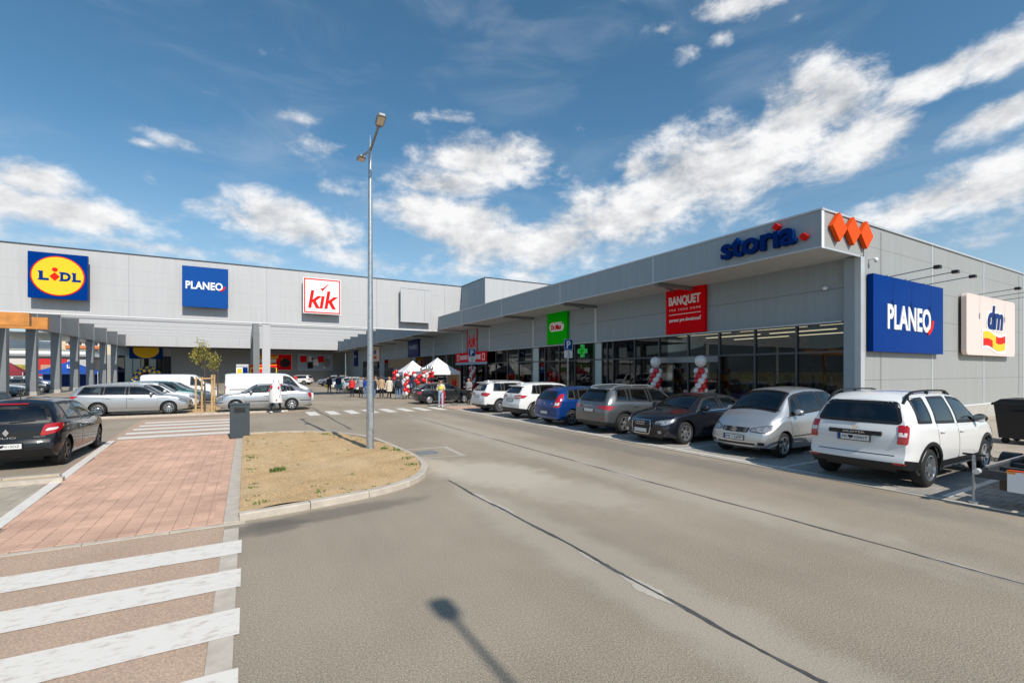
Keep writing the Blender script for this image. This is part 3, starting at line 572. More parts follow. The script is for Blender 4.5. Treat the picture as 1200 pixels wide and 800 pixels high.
# end wall (faces the viewer), panels 5.65 m wide in rows
xs = [XW, 23.76, 29.4, 35.05, 40.7, 46.35, 52]
rows = [.75, 1.9, 3.05, 4.2, 5.35, 6.5, 7.22]
for x0, x1 in zip(xs[:-1], xs[1:]):
    for z0, z1 in zip(rows[:-1], rows[1:]): B(x0 + .06, YE, z0 + .004, x1 - .06, YE + .14, z1 - .004).build('wall_panel', 'panel_grey', shop)
    B(x1 - .06, YE - .012, .75, x1 + .06, YE + .1, 7.22).build('wall_post', 'trim_silver', shop)
    B(x0, YE - .05, 7.22, x1, YE + .35, 7.29).build('coping', 'trim_silver', shop)
    B(x0, YE - .03, .10, x1, YE + .2, .69).build('plinth', 'concrete', shop); B(x0, YE - .05, .69, x1, YE + .06, .745).build('flashing', 'trim_white', shop)
B(XF + .03, YE, ZF0 + .003, XW - .0, YE + .12, ZF1 - .003).build('fascia_end_panel', 'panel_grey', shop)
B(XF - .02, YE - .04, ZF1, XW, YE + .35, ZF1 + .065).build('coping', 'trim_silver', shop)
B(XF - .02, YE - .02, ZF0 - .06, XF + .13, YE + .005, ZF1).build('corner_trim', 'trim_white', shop)
B(XF + .13, YE - .015, ZF0 - .06, XW - .22, YE + .02, ZF0).build('drip_edge', 'trim_silver', shop)
B(XW - .2, YE - .02, .10, XW + .06, YE + .16, 6.09).build('corner_post', 'trim_silver', shop)
B(XW - .2, YE + .16, .10, XW - .0, YE + .50, 6.09).build('corner_pier', 'panel_mid', shop)
# glazing
glY = [8.38, 10.03, 11.7, 13.37, 15.05, 16.83, 18.55, 20.25, 20.75, 21.2, 21.95, 23.8, 25.54, 27.25, 28.0, 28.98, 30.9, 32.62, 34.65, 36.4]
SILL, TR, TP = .16, 2.9, 3.93
for i, y in enumerate(glY): B(XW + .02, y - .035, SILL, XW + .16, y + .035, TP).build('mullion', 'frame_grey', shop)
frost = {9, 14}
for i, (a, b) in enumerate(zip(glY[:-1], glY[1:])):
    for z0, z1 in ((SILL + .04, TR - .035), (TR + .035, TP - .03)):
        B(XW + .085, a + .035, z0, XW + .10, b - .035, z1).build('pane', 'frosted' if i in frost else 'shop_glass', shop)
    B(XW + .03, a + .035, TR - .035, XW + .15, b - .035, TR + .035).build('transom', 'frame_grey', shop)
    B(XW + .03, a + .035, TP - .03, XW + .15, b - .035, TP + .05).build('head_rail', 'frame_grey', shop); B(XW + .03, a + .035, .1, XW + .15, b - .035, SILL + .04).build('sill_rail', 'frame_grey', shop)
B(XW - .1, 8.4, 3.93, XW + .01, 36, 3.985).build('flashing', 'trim_silver', shop)
# entrance doors of the homeware shop
for y in (14.2, 15.9): B(XW + .0, y - .03, SILL, XW + .02, y + .03, 2.6).build('door_stile', 'frame_grey', shop)
B(XW - .02, 13.4, 2.62, XW + .02, 16.8, 2.88).build('door_track', 'steel_grey', shop)
# further storefronts along the wing
for a, b, m in ((36.6, 38.2, 'shop_glass'), (40.6, 41.4, 'shop_glass'), (42.0, 44, 'dark_glass'), (44.05, 46.2, 'dark_glass'), (46.3, 49.2, 'dark_glass'), (50, 53, 'dark_glass'), (53.1, 56, 'dark_glass'), (66, 71, 'dark_glass'), (74, 79, 'dark_glass'), (81, 86, 'dark_glass')):
    B(XW + .05, a + .04, .2, XW + .08, b - .04, 3.9).build('pane', m, shop); B(XW, a - .04, .12, XW + .1, a + .04, 3.95).build('mullion', 'frame_grey', shop)
for a, b in ((49.3, 50), (56, 66), (71, 74), (79, 81), (86, 102)): B(XW + .02, a, .12, XW + .12, b, 3.97).build('wall_panel', 'panel_mid', shop)
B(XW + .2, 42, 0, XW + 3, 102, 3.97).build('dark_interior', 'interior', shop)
for i in range(22): B(XW - .12, 57.3 + i * .5, 2.7, XW - .04, 57.62 + i * .5, 3.9).build('timber_slat', 'cloth_beige', shop)
# shop interior seen through the glass
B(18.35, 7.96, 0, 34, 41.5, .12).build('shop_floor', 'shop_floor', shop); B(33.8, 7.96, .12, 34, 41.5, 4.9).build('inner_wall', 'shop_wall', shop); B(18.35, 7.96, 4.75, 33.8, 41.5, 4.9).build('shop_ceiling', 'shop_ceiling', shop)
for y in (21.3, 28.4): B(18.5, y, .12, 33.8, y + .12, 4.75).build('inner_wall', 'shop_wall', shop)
for x in (19.6, 21.8, 24.2, 27, 30):
    for a, b in ((8.6, 12.2), (12.8, 16.4), (17, 20.8), (22, 27.8), (29.2, 35.6)): B(x, a, 4.42, x + .07, b, 4.47).build('light_strip', 'lamp_strip', shop)
GOODS = [(.5, .03, .02), (.7, .25, .02), (.05, .1, .3), (.6, .55, .5), (.08, .3, .1), (.4, .3, .2), (.02, .02, .02), (.7, .6, .1)]
for i, c in enumerate(GOODS): mat('goods%d' % i, c, .5)
def shelf(name, label, x0, y0, x1, y1, h, n, levels=4, grp='shop shelving behind the glass'):
    t = thing(name, label, 'shelf', ((x0 + x1) / 2, (y0 + y1) / 2, .12), grp)
    for k in range(levels + 1): B(x0, y0, .12 + h * k / levels - .02, x1, y1, .12 + h * k / levels).build('board', 'steel_grey', t)
    mbs = {}
    for k in range(levels):
        y = y0 + .03; z = .12 + h * k / levels + .002
        while y < y1 - .12:
            w = random.uniform(.1, .35); q = random.randrange(8); mbs.setdefault(q, MB()).box(x0 + .05, y, z, x1 - .05, min(y + w, y1 - .02), z + h / levels * random.uniform(.4, .85)); y += w + .02
    for q, mb in mbs.items(): tag(mb.build('goods', 'goods%d' % q, t), kind='stuff')
spots = [(19.4, 8.9, 20.0, 12.6, 1.35), (22, 9, 22.6, 12.8, 1.7), (19.6, 17, 20.2, 20.6, 1.2), (22.4, 16.8, 23, 20.8, 1.8), (25, 9, 25.6, 20, 2.0), (20.4, 22.3, 21, 27.6, 2.0), (23.4, 22.4, 24, 27.8, 2.2), (19.8, 29.6, 20.4, 35.4, 1.4), (22.4, 29.4, 23, 35.6, 1.6), (28, 9, 28.6, 20, 2.2)]
lab = ['low shelf of goods behind the glass nearest the building corner', 'second shelf row from the glass near the building corner', 'low goods shelf behind the glass beside the pharmacy', 'taller goods shelf behind the low one beside the pharmacy',
       'long goods shelf in the middle of the homeware shop', 'pharmacy shelf directly behind the green cross window', 'rear pharmacy shelf behind the green cross window', 'low clothing shelf behind the red lettered shop windows', 'second clothing shelf behind the red lettered shop windows', 'rearmost long goods shelf in the homeware shop']
for s, l in zip(spots, lab): shelf('goods_shelf', l, *s, 8)
# bright goods rack right behind the pane near the corner
t = thing('goods_rack', 'rack of orange and black packets hanging behind the corner window', 'goods rack', (18.6, 9.8, .12))
mb = MB()
for y in (8.7, 11.0): mb.box(18.55, y - .02, .12, 18.6, y + .02, 2.12)
mb.box(18.55, 8.7, 2.08, 18.6, 11, 2.12); mb.box(18.55, 8.7, 1.55, 18.6, 11, 1.58); mb.build('frame', 'steel_grey', t)
for r, z in ((0, 1.62), (1, 1.1)):
    for i in range(18):
        y = 8.76 + i * .125; B(18.5, y, z, 18.54, y + .1, z + .42).build('packet', random.choice(['goods1', 'goods1', 'goods6', 'goods3', 'goods0', 'goods4', 'goods7']), t)
def clothes_rail(name, label, x, y0, y1, cols, z=1.55):
    t = thing(name, label, 'clothes rail', (x, (y0 + y1) / 2, .12))
    mb = MB(); mb.cyl((x, y0, z), (x, y1, z), .015); mb.cyl((x, y0, .12), (x, y0, z), .015); mb.cyl((x, y1, .12), (x, y1, z), .015); mb.build('rail', 'chrome', t)
    y = y0 + .06
    while y < y1: B(x - .22, y, z - random.uniform(.6, .95), x + .22, y + .06, z - .05).build('garment', random.choice(cols), t); y += .1
clothes_rail('clothes_rail', 'rail of dark red and grey garments behind the clothing shop glass', 18.9, 30.0, 33.2, ['goods0', 'goods6', 'cloth_grey', 'cloth_red'])
clothes_rail('clothes_rail', 'rail of pale garments behind the clothing shop glass beside the frosted pane', 18.8, 29.1, 29.8, ['cloth_white', 'cloth_grey', 'denim_pale'], 2.0)
# ------------------------------------------------------------------ courtyard: raised sign wall, block, canopy, far wall
YU, ZU0, ZU1 = 41.0, 5.97, 10.26
sw = thing('sign_wall', 'tall light grey panelled wall raised over the courtyard entrance carrying square signs', 'building', (0, 41.4, 0))
sx = [-41.0, -32.5, -24, -15.5, -7.03, 1.4, 9.83, 16.15, 17.9]; rz = [ZU0, 7.04, 8.11, 9.18, ZU1]
for a, b in zip(sx[:-1], sx[1:]):
    for z0, z1 in zip(rz[:-1], rz[1:]): B(a + .006, YU, z0 + .0015, b - .006, YU + .12, z1 - .0015).build('wall_panel', 'panel_light', sw)
    B(a, YU - .04, ZU1, b, YU + .5, ZU1 + .07).build('coping', 'anthracite', sw); B(a, YU - .02, ZU0 - .06, b, YU + .4, ZU0).build('drip_edge', 'trim_white', sw)
    B(a + .01, YU + .12, ZU0, b - .01, YU + .4, ZU1 - .002).build('backing', 'panel_grey', sw)
for x in (1.36, -17.0, -33): B(x - .28, YU + .05, 0, x + .28, YU + .38, ZU0 - .06).build('column', 'panel_light', sw)
for a, b in ((17.9, 21), (21, 24.5), (24.5, 28)): 
    B(a + .005, 36, 7.15, b - .005, 36.12, 10.28).build('wall_panel', 'panel_light', sw); B(a, 35.96, 10.28, b, 36.4, 10.34).build('coping', 'anthracite', sw)
B(17.9, 36.14, 7.1, 18.02, 40.99, 10.28).build('wall_panel', 'panel_mid', sw); B(17.86, 36.4, 10.28, 18.3, 40.95, 10.34).build('coping', 'anthracite', sw); B(18.02, 36.2, 10.1, 28, 50, 10.2).build('roof', 'coping', sw)
# canopy
cp = thing('courtyard_canopy', 'grey steel canopy with rows of square columns around the courtyard parking', 'canopy', (-17, 70, 0))
cy = [52.6, 58.7, 64.9, 70.9, 77.0, 83.1, 89.2]
for y in cy:
    B(-17.35, y - .3, 0, -16.65, y + .3, 6.1).build('column', 'steel_grey', cp); B(-17.42, y - .37, 0, -16.58, y + .37, .35).build('column_base', 'concrete', cp)
for a, b in zip([41.5] + cy, cy + [94.8]):
    B(-17.35, a + .02, 6.1, -16.65, b - .02, 8.25).build('edge_beam', 'steel_grey', cp); B(-16.65, b - .05, 6.12, -16.63, b + .03, 8.23).build('beam_joint', 'trim_silver', cp)
for y in cy[2:]:
    B(-16.6, y - .1, 7.72, 15.5, y + .12, 8.4).build('cross_beam', 'panel_light', cp); 
B(-16.6, cy[2] - .16, 8.12, 15.5, cy[2] - .1, 8.34).build('gutter', 'trim_white', cp); B(-16.6, cy[2] - .13, 7.7, 15.5, cy[2] - .1, 7.86).build('gutter_shadow_rail', 'steel_grey', cp)
for y in (52.6, 64.9, 77, 89.2): B(.6, y - .28, 0, 1.15, y + .28, 6.1).build('column', 'steel_grey', cp)
for a, b in zip((52.9, 65.2, 77.3), (64.6, 76.7, 88.9)): B(.62, a, 6.1, 1.12, b, 7.7).build('edge_beam', 'steel_grey', cp)
# far store
fs_ = thing('far_store', 'dark grey store front across the end of the courtyard under a pale fascia', 'building', (0, 100, 0))
for a, b in ((-19, -10), (-10, -1), (-1, 7), (7, 15.45)): B(a + .01, 95, 6.3, b - .01, 95.2, 8.45).build('fascia_panel', 'panel_light', fs_)
B(-19, 95.2, 6.32, 18, 103, 6.45).build('soffit', 'anthracite', fs_)
for a, b in ((-11.6, -5), (-5, 2), (2, 9), (9, 18)): B(a + .01, 102, .0, b - .01, 102.3, 6.3).build('wall_panel', 'steel_grey', fs_)
B(-40, 101.8, 0, -19.2, 102.2, 5).build('wall_panel', 'panel_grey', fs_); B(-40, 103, 8.45, 18, 130, 8.6).build('roof', 'coping', fs_)
B(-19.2, 102, 4.9, -11.6, 102.3, 6.3).build('wall_panel', 'panel_mid', fs_); B(-19.2, 103, 0, -11.6, 103.3, 5).build('entrance_back', 'interior', fs_)
for i in range(7): B(-19.2 + i * 1.085, 102.05, .1, -19.12 + i * 1.085, 102.15, 4.9).build('mullion', 'anthracite', fs_)
for i in range(7): B(-19.1 + i * 1.085, 102.1, .1, -18.13 + i * 1.085, 102.12, 4.9).build('pane', 'frosted' if i in (1, 2, 4) else 'dark_glass', fs_)
# ------------------------------------------------------------------ signs
def sign(name, label, F, w, h, z0, z1, m, side=None, grp=None):
    t = thing(name, label, 'sign', tuple(F.p(0, -h / 2, z0)), grp)
    F.rect(-w / 2, -h / 2, w / 2, h / 2, z0, z1).build('panel', m, t); return t
FR = lambda x, z: Face((x, YU, z), (1, 0, 0)); GR = lambda y, z: Face((XW, y, z), (0, -1, 0)); ER = lambda x, z: Face((x, YE, z), (1, 0, 0))
def frame_poly(F, w, h, b, z0, z1):
    mb = MB()
    for r in ((-w / 2, -h / 2, w / 2, -h / 2 + b), (-w / 2, h / 2 - b, w / 2, h / 2), (-w / 2, -h / 2 + b, -w / 2 + b, h / 2 - b), (w / 2 - b, -h / 2 + b, w / 2, h / 2 - b)):
        q = F.rect(*r, z0, z1); mb.add(q.v, q.f)
    return mb
def arc_band(F, cx, cy, r0, r1, a0, a1, z0, z1, n=14):
    pts = [(cx + r1 * cos(a0 + (a1 - a0) * i / n), cy + r1 * sin(a0 + (a1 - a0) * i / n)) for i in range(n + 1)] + [(cx + r0 * cos(a1 + (a0 - a1) * i / n), cy + r0 * sin(a1 + (a0 - a1) * i / n)) for i in range(n + 1)]
    mb = MB(); m = n + 1
    for i in range(n):
        q = F.poly([pts[i], pts[i + 1], pts[2 * m - 2 - i], pts[2 * m - 1 - i]], z0, z1); mb.add(q.v, q.f)
    return mb
def word_blue(t, F, z, w, x=0, y=0):
    """rounded bold white word with a red comma-like arc at its end"""
    F.text('PLANEO', x - .03 * w, y, .205 * w, z, .03, w=.82 * w, bold=.03, spacing=1.04).build('lettering', 'sign_white', t)
    arc_band(F, x + .30 * w, y + .02 * w, .105 * w, .145 * w, radians(-80), radians(-5), z, z + .03).build('arc', 'bright_red', t)
def strokes(F, segs, x, y, h, z, w, sh=.16):
    """letters made of straight strokes in a 0..1 high box; every stroke a little prouder than the last"""
    mb = MB(); k = 0
    for (x0, y0, x1, y1) in segs:
        a = Vector((x0, y0)); b = Vector((x1, y1)); d = (b - a).normalized(); n = Vector((-d.y, d.x)) * w / 2
        if abs(d.y) > .9: pts = [a - Vector((w / 2, 0)), a + Vector((w / 2, 0)), b + Vector((w / 2, 0)), b - Vector((w / 2, 0))]
        else: q = w / 2 / max(.3, abs(d.y)); pts = [a - Vector((q, 0)), a + Vector((q, 0)), b + Vector((q, 0)), b - Vector((q, 0))]
        m = F.poly([(x + (p.x + sh * p.y) * h, y + (p.y - .5) * h) for p in pts], z, z + .02 + .002 * k); mb.add(m.v, m.f); k += 1
    return mb
KIK = [(-.52, 0, -.52, 1.0), (-.52 + .07, .34, -.10, .70), (-.36, .40, -.08, 0), (.08, 0, .08, .70), (.34, 0, .34, 1.0), (.41, .34, .76, .70), (.50, .40, .78, 0)]
# discount supermarket square
F = FR(-10.45, 8.29); t = sign('shop_sign', 'square blue sign with yellow disc and blue supermarket name on the sign wall', F, 2.84, 2.9, .45, .72, 'sign_blue'); z = .72
F.poly(oval(0, 0, 1.30, 1.27), z, z + .02).build('red_ring', 'bright_red', t); F.poly(oval(0, 0, 1.235, 1.205), z + .02, z + .035).build('yellow_disc', 'sign_yellow', t); z += .035
def slab(F, ch, x, y, h, w, z):
    mb = F.text(ch, x, y, h, z, .02, w=w, bold=.05); 
    for r in (((-.62, -.5, -.02, -.36), (-.62, .36, -.1, .5)) if ch == 'L' else ((-.62, -.5, -.2, -.38), (-.62, .38, -.2, .5))):
        q = F.rect(x + r[0] * w, y + r[1] * h, x + r[2] * w, y + r[3] * h, z, z + .018); mb.add(q.v, q.f)
    return mb
slab(F, 'L', -.66, -.02, .58, .46, z).build('lettering', 'sign_blue', t); slab(F, 'D', .36, -.02, .58, .50, z).build('lettering', 'sign_blue', t); slab(F, 'L', .90, -.02, .58, .40, z).build('lettering', 'sign_blue', t)
F.poly([(-.16, .22), (.08, -.03), (-.16, -.32), (-.40, -.03)], z, z + .02).build('red_diamond', 'bright_red', t); F.poly(oval(-.15, .40, .14, .13, 20), z, z + .02).build('red_dot', 'bright_red', t)
# electronics shop square
F = FR(-2.56, 8.29); t = sign('shop_sign', 'square plain blue sign with white lettering on the sign wall, right of the yellow disc', F, 2.8, 2.9, .45, .66, 'sign_blue2'); word_blue(t, F, .66, 2.75, .02, .1)
# red and white clothing shop square
F = FR(5.36, 8.27); t = sign('shop_sign', 'square white sign with red border and red lettering on the sign wall', F, 2.86, 2.86, .45, .70, 'sign_white')
frame_poly(F, 2.74, 2.74, .09, .70, .715).build('border', 'bright_red', t); strokes(F, KIK, -.22, -.28, 1.42, .70, .165).build('lettering', 'bright_red', t)
F.poly([(-.16, .62), (.0, .40), (.55, 1.10), (.02, .64)], .70, .722).build('tick', 'bright_red', t)
# blank sign box
F = FR(13.22, 8.1); t = sign('blank_sign', 'empty light grey sign box with thin frame at the end of the sign wall', F, 2.7, 2.95, .30, .55, 'panel_light')
frame_poly(F, 2.8, 3.05, .07, .52, .58).build('frame', 'trim_silver', t); F.rect(.78, -1.4, .80, 1.4, .55, .556).build('seam', 'steel_grey', t)
# homeware shop red square
F = GR(15.07, 5.14); t = sign('shop_sign', 'square red homeware sign with white lettering hung above the storefront', F, 2.25, 2.25, .02, .17, 'sign_red'); z = .17
F.text('BANQUET', -.02, .42, .50, z, .02, w=1.82, bold=.03).build('lettering', 'sign_white', t); F.text('FOR YOUR HOME', 0, .02, .095, z, .012, w=1.8, spacing=1.6).build('small_lettering', 'sign_white', t)
F.rect(-.92, -.22, .90, -.19, z, z + .012).build('rule', 'sign_white', t); F.text('partner pre domácnosť', 0, -.48, .24, z, .012, w=1.82, bold=.02).build('small_lettering', 'sign_white', t)
# green pharmacy square
F = GR(25.52, 5.18); t = sign('shop_sign', 'square bright green pharmacy sign with white name plate', F, 2.3, 2.3, .02, .17, 'sign_green'); z = .17
F.poly(oval(-.55, 0, .27, .3, 16, pi / 2, 3 * pi / 2) + [(-.55, -.3)] + oval(.55, 0, .27, .3, 16, -pi / 2, pi / 2) + [(.55, .3)], z, z + .02).build('name_plate', 'sign_white', t)
F.text('Dr.Max', -.03, -.02, .36, z + .02, .02, w=1.2, bold=.03).build('lettering', 'sign_red', t)
mb = F.rect(.62, .12, .68, .28, z + .02, z + .035); q = F.rect(.57, .17, .73, .23, z + .02, z + .036); mb.add(q.v, q.f).build('plus', 'sign_green', t)
# red frame lettering of the clothing shop on the dark wall
F = GR(39.2, 5.1); t = thing('shop_sign', 'red outlined square with red lettering on the dark shop wall above the banner', 'sign', tuple(F.p(0, -1, .02)))
F.rect(-1.08, -1.08, 1.08, 1.08, .0, .03).build('panel', 'panel_mid', t); frame_poly(F, 2.2, 2.2, .05, .03, .1).build('border', 'sign_red', t); strokes(F, KIK, -.2, -.1, 1.15, .03, .15).build('lettering', 'sign_red', t)
# opening banner
F = GR(39.0, 3.32); t = thing('banner', 'wide red opening banner with white lettering over the clothing shop door', 'banner', tuple(F.p(0, -.6, .3)))
F.rect(-3.4, -.28, 3.4, .62, .30, .34).build('cloth', 'sign_red', t); F.rect(-3.4, -.50, 3.4, -.282, .30, .34).build('lower_strip', 'denim_pale', t)
F.text('NOVO OTVORENIE', 0, .17, .42, .34, .012, w=4.4, bold=.03).build('lettering', 'sign_white', t)
for x in (-2.75, 2.75): frame_poly(Face(F.p(x, .17, .34), F.r), .5, .56, .07, 0, .012).build('gift_mark', 'sign_white', t)
# far signs along the wing
F = GR(56.3, 5.1); t = sign('shop_sign', 'dark blue square sign far along the shaded wing', F, 4.2, 2.2, .02, .2, 'deep_blue'); F.text('PLANEO', 0, .1, .5, .2, .02, w=3, bold=.04).build('lettering', 'denim_pale', t)
F = GR(76, 5.1); t = sign('shop_sign', 'pale pink square sign far along the shaded wing', F, 5.4, 2.6, .02, .2, 'sign_pink'); F.text('dm', 0, .3, .9, .2, .02, w=1.8, bold=.04, shear=.2).build('lettering', 'sign_blue2', t); F.rect(-1, -.9, 1, -.4, .2, .22).build('ribbon', 'sign_orange', t)
F = GR(91.5, 4.9); t = sign('shop_sign', 'farthest tall dark blue sign at the inner courtyard corner', F, 3, 3.4, .02, .2, 'deep_blue'); F.rect(-.8, -.1, .8, .3, .2, .22).build('lettering', 'denim_pale', t)
# big blue sign on the sunlit end wall
F = ER(21.3, 4.2); t = sign('shop_sign', 'large blue sign with white lettering on the sunlit end wall', F, 5.78, 2.64, .03, .21, 'sign_blue'); word_blue(t, F, .21, 4.35, .0, -.08)
# pink drugstore sign
F = ER(29.5, 4.22); t = thing('shop_sign', 'pale pink drugstore sign with blue letters and red yellow ribbon on the end wall', 'sign', tuple(F.p(0, -1.3, .05)))
def rrect(w, h, r, n=6):
    out = []
    for sx, sy, a in ((1, 1, 0), (-1, 1, pi / 2), (-1, -1, pi), (1, -1, 3 * pi / 2)): out += [(sx * (w / 2 - r) + r * cos(a + pi / 2 * i / n), sy * (h / 2 - r) + r * sin(a + pi / 2 * i / n)) for i in range(n + 1)]
    return out
F.poly(rrect(6.15, 2.62, .2), .10, .27).build('panel', 'sign_pink', t)
for x in (-2.4, 2.4):
    for y in (-1.0, 1.0): F.rect(x - .1, y - .05, x + .1, y + .05, .0, .10).build('bracket', 'trim_silver', t)
F.text('dm', .3, .42, 1.22, .27, .02, w=2.2, bold=.07, shear=.22).build('letter_outline', 'sign_white', t); F.text('dm', .3, .42, 1.08, .29, .02, w=2.0, bold=.035, shear=.22).build('lettering', 'deep_blue', t)
def ribbon(x0, x1, yc, h, ph, amp, sl, n=20):
    up = []; dn = []
    for i in range(n + 1):
        u = i / n; x = x0 + (x1 - x0) * u; y = yc + amp * sin(u * 2 * pi + ph) + sl * u; up.append((x, y + h / 2)); dn.append((x, y - h / 2))
    return up, dn
def rib(F, u, d, z0, z1):
    mb = MB()
    for i in range(len(u) - 1): q = F.poly([d[i], d[i + 1], u[i + 1], u[i]], z0, z1); mb.add(q.v, q.f)
    return mb
u, d = ribbon(-1.35, 1.75, -.62, .86, .4, .09, -.12); rib(F, u, d, .27, .285).build('ribbon_outline', 'sign_white', t)
u, d = ribbon(-1.2, 1.6, -.44, .32, .4, .09, -.12); rib(F, u[:12], d[:12], .285, .30).build('ribbon', 'sign_yellow', t); rib(F, u[11:], d[11:], .285, .30).build('ribbon', 'bright_red', t)
u, d = ribbon(-1.2, 1.6, -.76, .32, .4, .09, -.12); rib(F, u[:9], d[:9], .285, .30).build('ribbon', 'bright_red', t); rib(F, u[8:], d[8:], .285, .30).build('ribbon', 'sign_yellow', t)
# raised letters on the fascia and the three orange diamonds
F = Face((XF, 9.80, 6.70), (0, -1, 0)); t = thing('fascia_lettering', 'raised dark blue mall name with red diamonds on the fascia corner', 'sign', tuple(F.p(0, -.35, 0)))
F.text('storıa', -.06, -.02, .70, .03, .16, w=2.72, bold=.03).build('lettering', 'deep_blue', t)
F.poly([(.66, .20), (.80, .33), (.66, .46), (.52, .33)], .03, .19).build('red_diamond', 'bright_red', t); F.poly([(1.54, -.34), (1.68, -.21), (1.54, -.08), (1.40, -.21)], .03, .19).build('red_diamond', 'bright_red', t)
for i, x in enumerate((16.36, 17.24, 18.12)):
    F = ER(x, 6.78); o = F.poly([(-.43, 0), (0, -.46), (.43, 0), (0, .46)], .03, .16).build('diamond_emblem', 'sign_orange')
    tag(o, ['first raised orange diamond, nearest the fascia corner', 'middle one of the three raised orange diamonds', 'third raised orange diamond, nearest the end wall signs'][i], 'emblem', 'raised orange diamonds')
# green cross
F = Face((XW - .25, 22.6, 3.45), (0, -1, 0)); t = thing('pharmacy_cross', 'green cross hanging in front of the pharmacy window', 'sign', tuple(F.p(0, -.5, 0)))
F.poly([(a * .66, b * .66) for a, b in ((-.2, -.58), (.2, -.58), (.2, -.2), (.58, -.2), (.58, .2), (.2, .2), (.2, .58), (-.2, .58), (-.2, .2), (-.58, .2), (-.58, -.2), (-.2, -.2))], 0, .12).build('cross', 'cross_green', t)
F.poly([(a * .66, b * .66) for a, b in ((-.09, -.4), (.09, -.4), (.09, -.09), (.4, -.09), (.4, .09), (.09, .09), (.09, .4), (-.09, .4), (-.09, .09), (-.4, .09), (-.4, -.09), (-.09, -.09))], .12, .14).build('inner_cross', 'sign_green', t)
F.rect(-.05, -.05, .05, .05, -.25, 0).build('bracket', 'steel_grey', t)
# floodlights on arms over the end-wall signs
for i, x in enumerate((19.9, 21.4, 23.0, 28.0, 29.6, 31.2)):
    t = thing('sign_floodlight', 'thin floodlight arm %s over the %s end wall sign' % (['nearest the corner', 'in the middle', 'farthest from the corner'][i % 3], 'blue' if i < 3 else 'pink'), 'floodlight', (x, YE, 5.55), 'floodlight arms on the end wall')
    mb = MB(); mb.cyl((x, YE, 5.56), (x, YE - 1.35, 5.66), .018, n=8); mb.build('arm', 'steel_grey', t); mb = MB(); mb.box(x - .09, YE - 1.50, 5.60, x + .09, YE - 1.33, 5.71); mb.build('lamp_head', 'black_plastic', t)
    B(x - .05, YE - .03, 5.48, x + .05, YE, 5.64).build('mount', 'steel_grey', t); B(x - .07, YE - 1.49, 5.592, x + .07, YE - 1.35, 5.6).build('lens', 'lamp_lens', t)
# cameras
def cctv(label, p, d):
    t = thing('security_camera', label, 'camera', p); p = Vector(p); d = Vector(d)
    mb = MB(); mb.cyl(p, p + d * .18, .03); mb.build('arm', 'sign_white', t); mb = MB(); mb.ball(p + d * .2 + Vector((0, 0, -.05)), .075, 12, 8); mb.build('dome', 'sign_white', t, 60); mb = MB(); mb.ball(p + d * .2 + Vector((0, 0, -.1)), .04, 8, 6); mb.build('lens', 'black_plastic', t, 60)
cctv('white camera on the end wall beside the orange diamonds', (18.6, YE, 6.05), (0, -1, 0)); cctv('white camera on the shaded wall near the building corner', (XW, 8.9, 5.22), (-1, 0, 0)); cctv('white camera beside the outlined red shop sign', (XW, 36.9, 4.6), (-1, 0, 0)); cctv('white camera on the shaded wall beside the dark blue sign', (XW, 51.5, 4.7), (-1, 0, 0))
# downpipe clips / cable on the end wall
for x in (19.45, 34.3):
    t = tag(MB().cyl((x, YE - .02, 1.0), (x, YE - .02, 7.1), .008, n=6).build('wall_cable', 'panel_grey'), 'thin vertical cable running down the end wall %s' % ('beside the building corner' if x < 25 else 'beyond the pink sign'), 'cable')
# posters on the far wall
def poster(label, x0, x1, z0, z1, base, items):
    F = Face(((x0 + x1) / 2, 101.98, (z0 + z1) / 2), (1, 0, 0)); w, h = x1 - x0, z1 - z0; t = sign('wall_poster', label, F, w, h, .0, .06, base); frame_poly(F, w + .2, h + .2, .1, 0, .08).build('frame', 'trim_silver', t)
    rp = random.Random(label)
    for _ in range(26): qx, qy, qr, qs = rp.uniform(-.46, .44), rp.uniform(-.44, .42), rp.uniform(.008, .03), rp.uniform(.012, .05); F.rect((qx - qr) * w, (qy - qs) * h, (qx + qr) * w, (qy + qs) * h, .06, .064 + .001 * rp.random()).build('print', rp.choice(['sign_white', 'cloth_grey', 'goods5', 'cloth_cream', base]), t)
    for (x, y, rx, ry, m, el) in items: F.poly(oval(x * w, y * h, rx * w, ry * h, 20) if el else [(x * w - rx * w, y * h - ry * h), (x * w + rx * w, y * h - ry * h), (x * w + rx * w, y * h + ry * h), (x * w - rx * w, y * h + ry * h)], .06, .075).build('print', m, t)
poster('dark red poster with a round pan on the far courtyard wall', 1.7, 7.8, 2.5, 5.5, 'sign_red', [(.32, -.05, .15, .3, 'cloth_black', 1), (.0, .32, .12, .08, 'sign_yellow', 0), (-.35, .32, .12, .08, 'sign_yellow', 0), (-.02, .08, .08, .12, 'sign_white', 0), (-.36, .08, .08, .12, 'sign_white', 0)])
poster('pale poster of products on the far courtyard wall, beside the red poster', 9.1, 15.4, 2.5, 5.6, 'denim_pale', [(-.36, .2, .09, .2, 'sign_red', 0), (.16, .2, .09, .2, 'sign_red', 0), (-.14, .22, .06, .14, 'sign_white', 0), (.02, -.02, .07, .2, 'sign_white', 0), (-.16, -.2, .08, .2, 'cloth_black', 0), (.34, -.02, .1, .3, 'cloth_grey', 1), (-.1, .22, .03, .1, 'bright_red', 1)])
F = Face((-15.1, 101.9, 5.9), (1, 0, 0)); t = sign('shop_sign', 'blue sign with yellow disc partly hidden above the far store entrance', F, 4.6, 3.0, 0, .15, 'sign_blue'); F.poly(oval(0, 0, 1.8, 1.4), .15, .17).build('yellow_disc', 'sign_yellow', t)
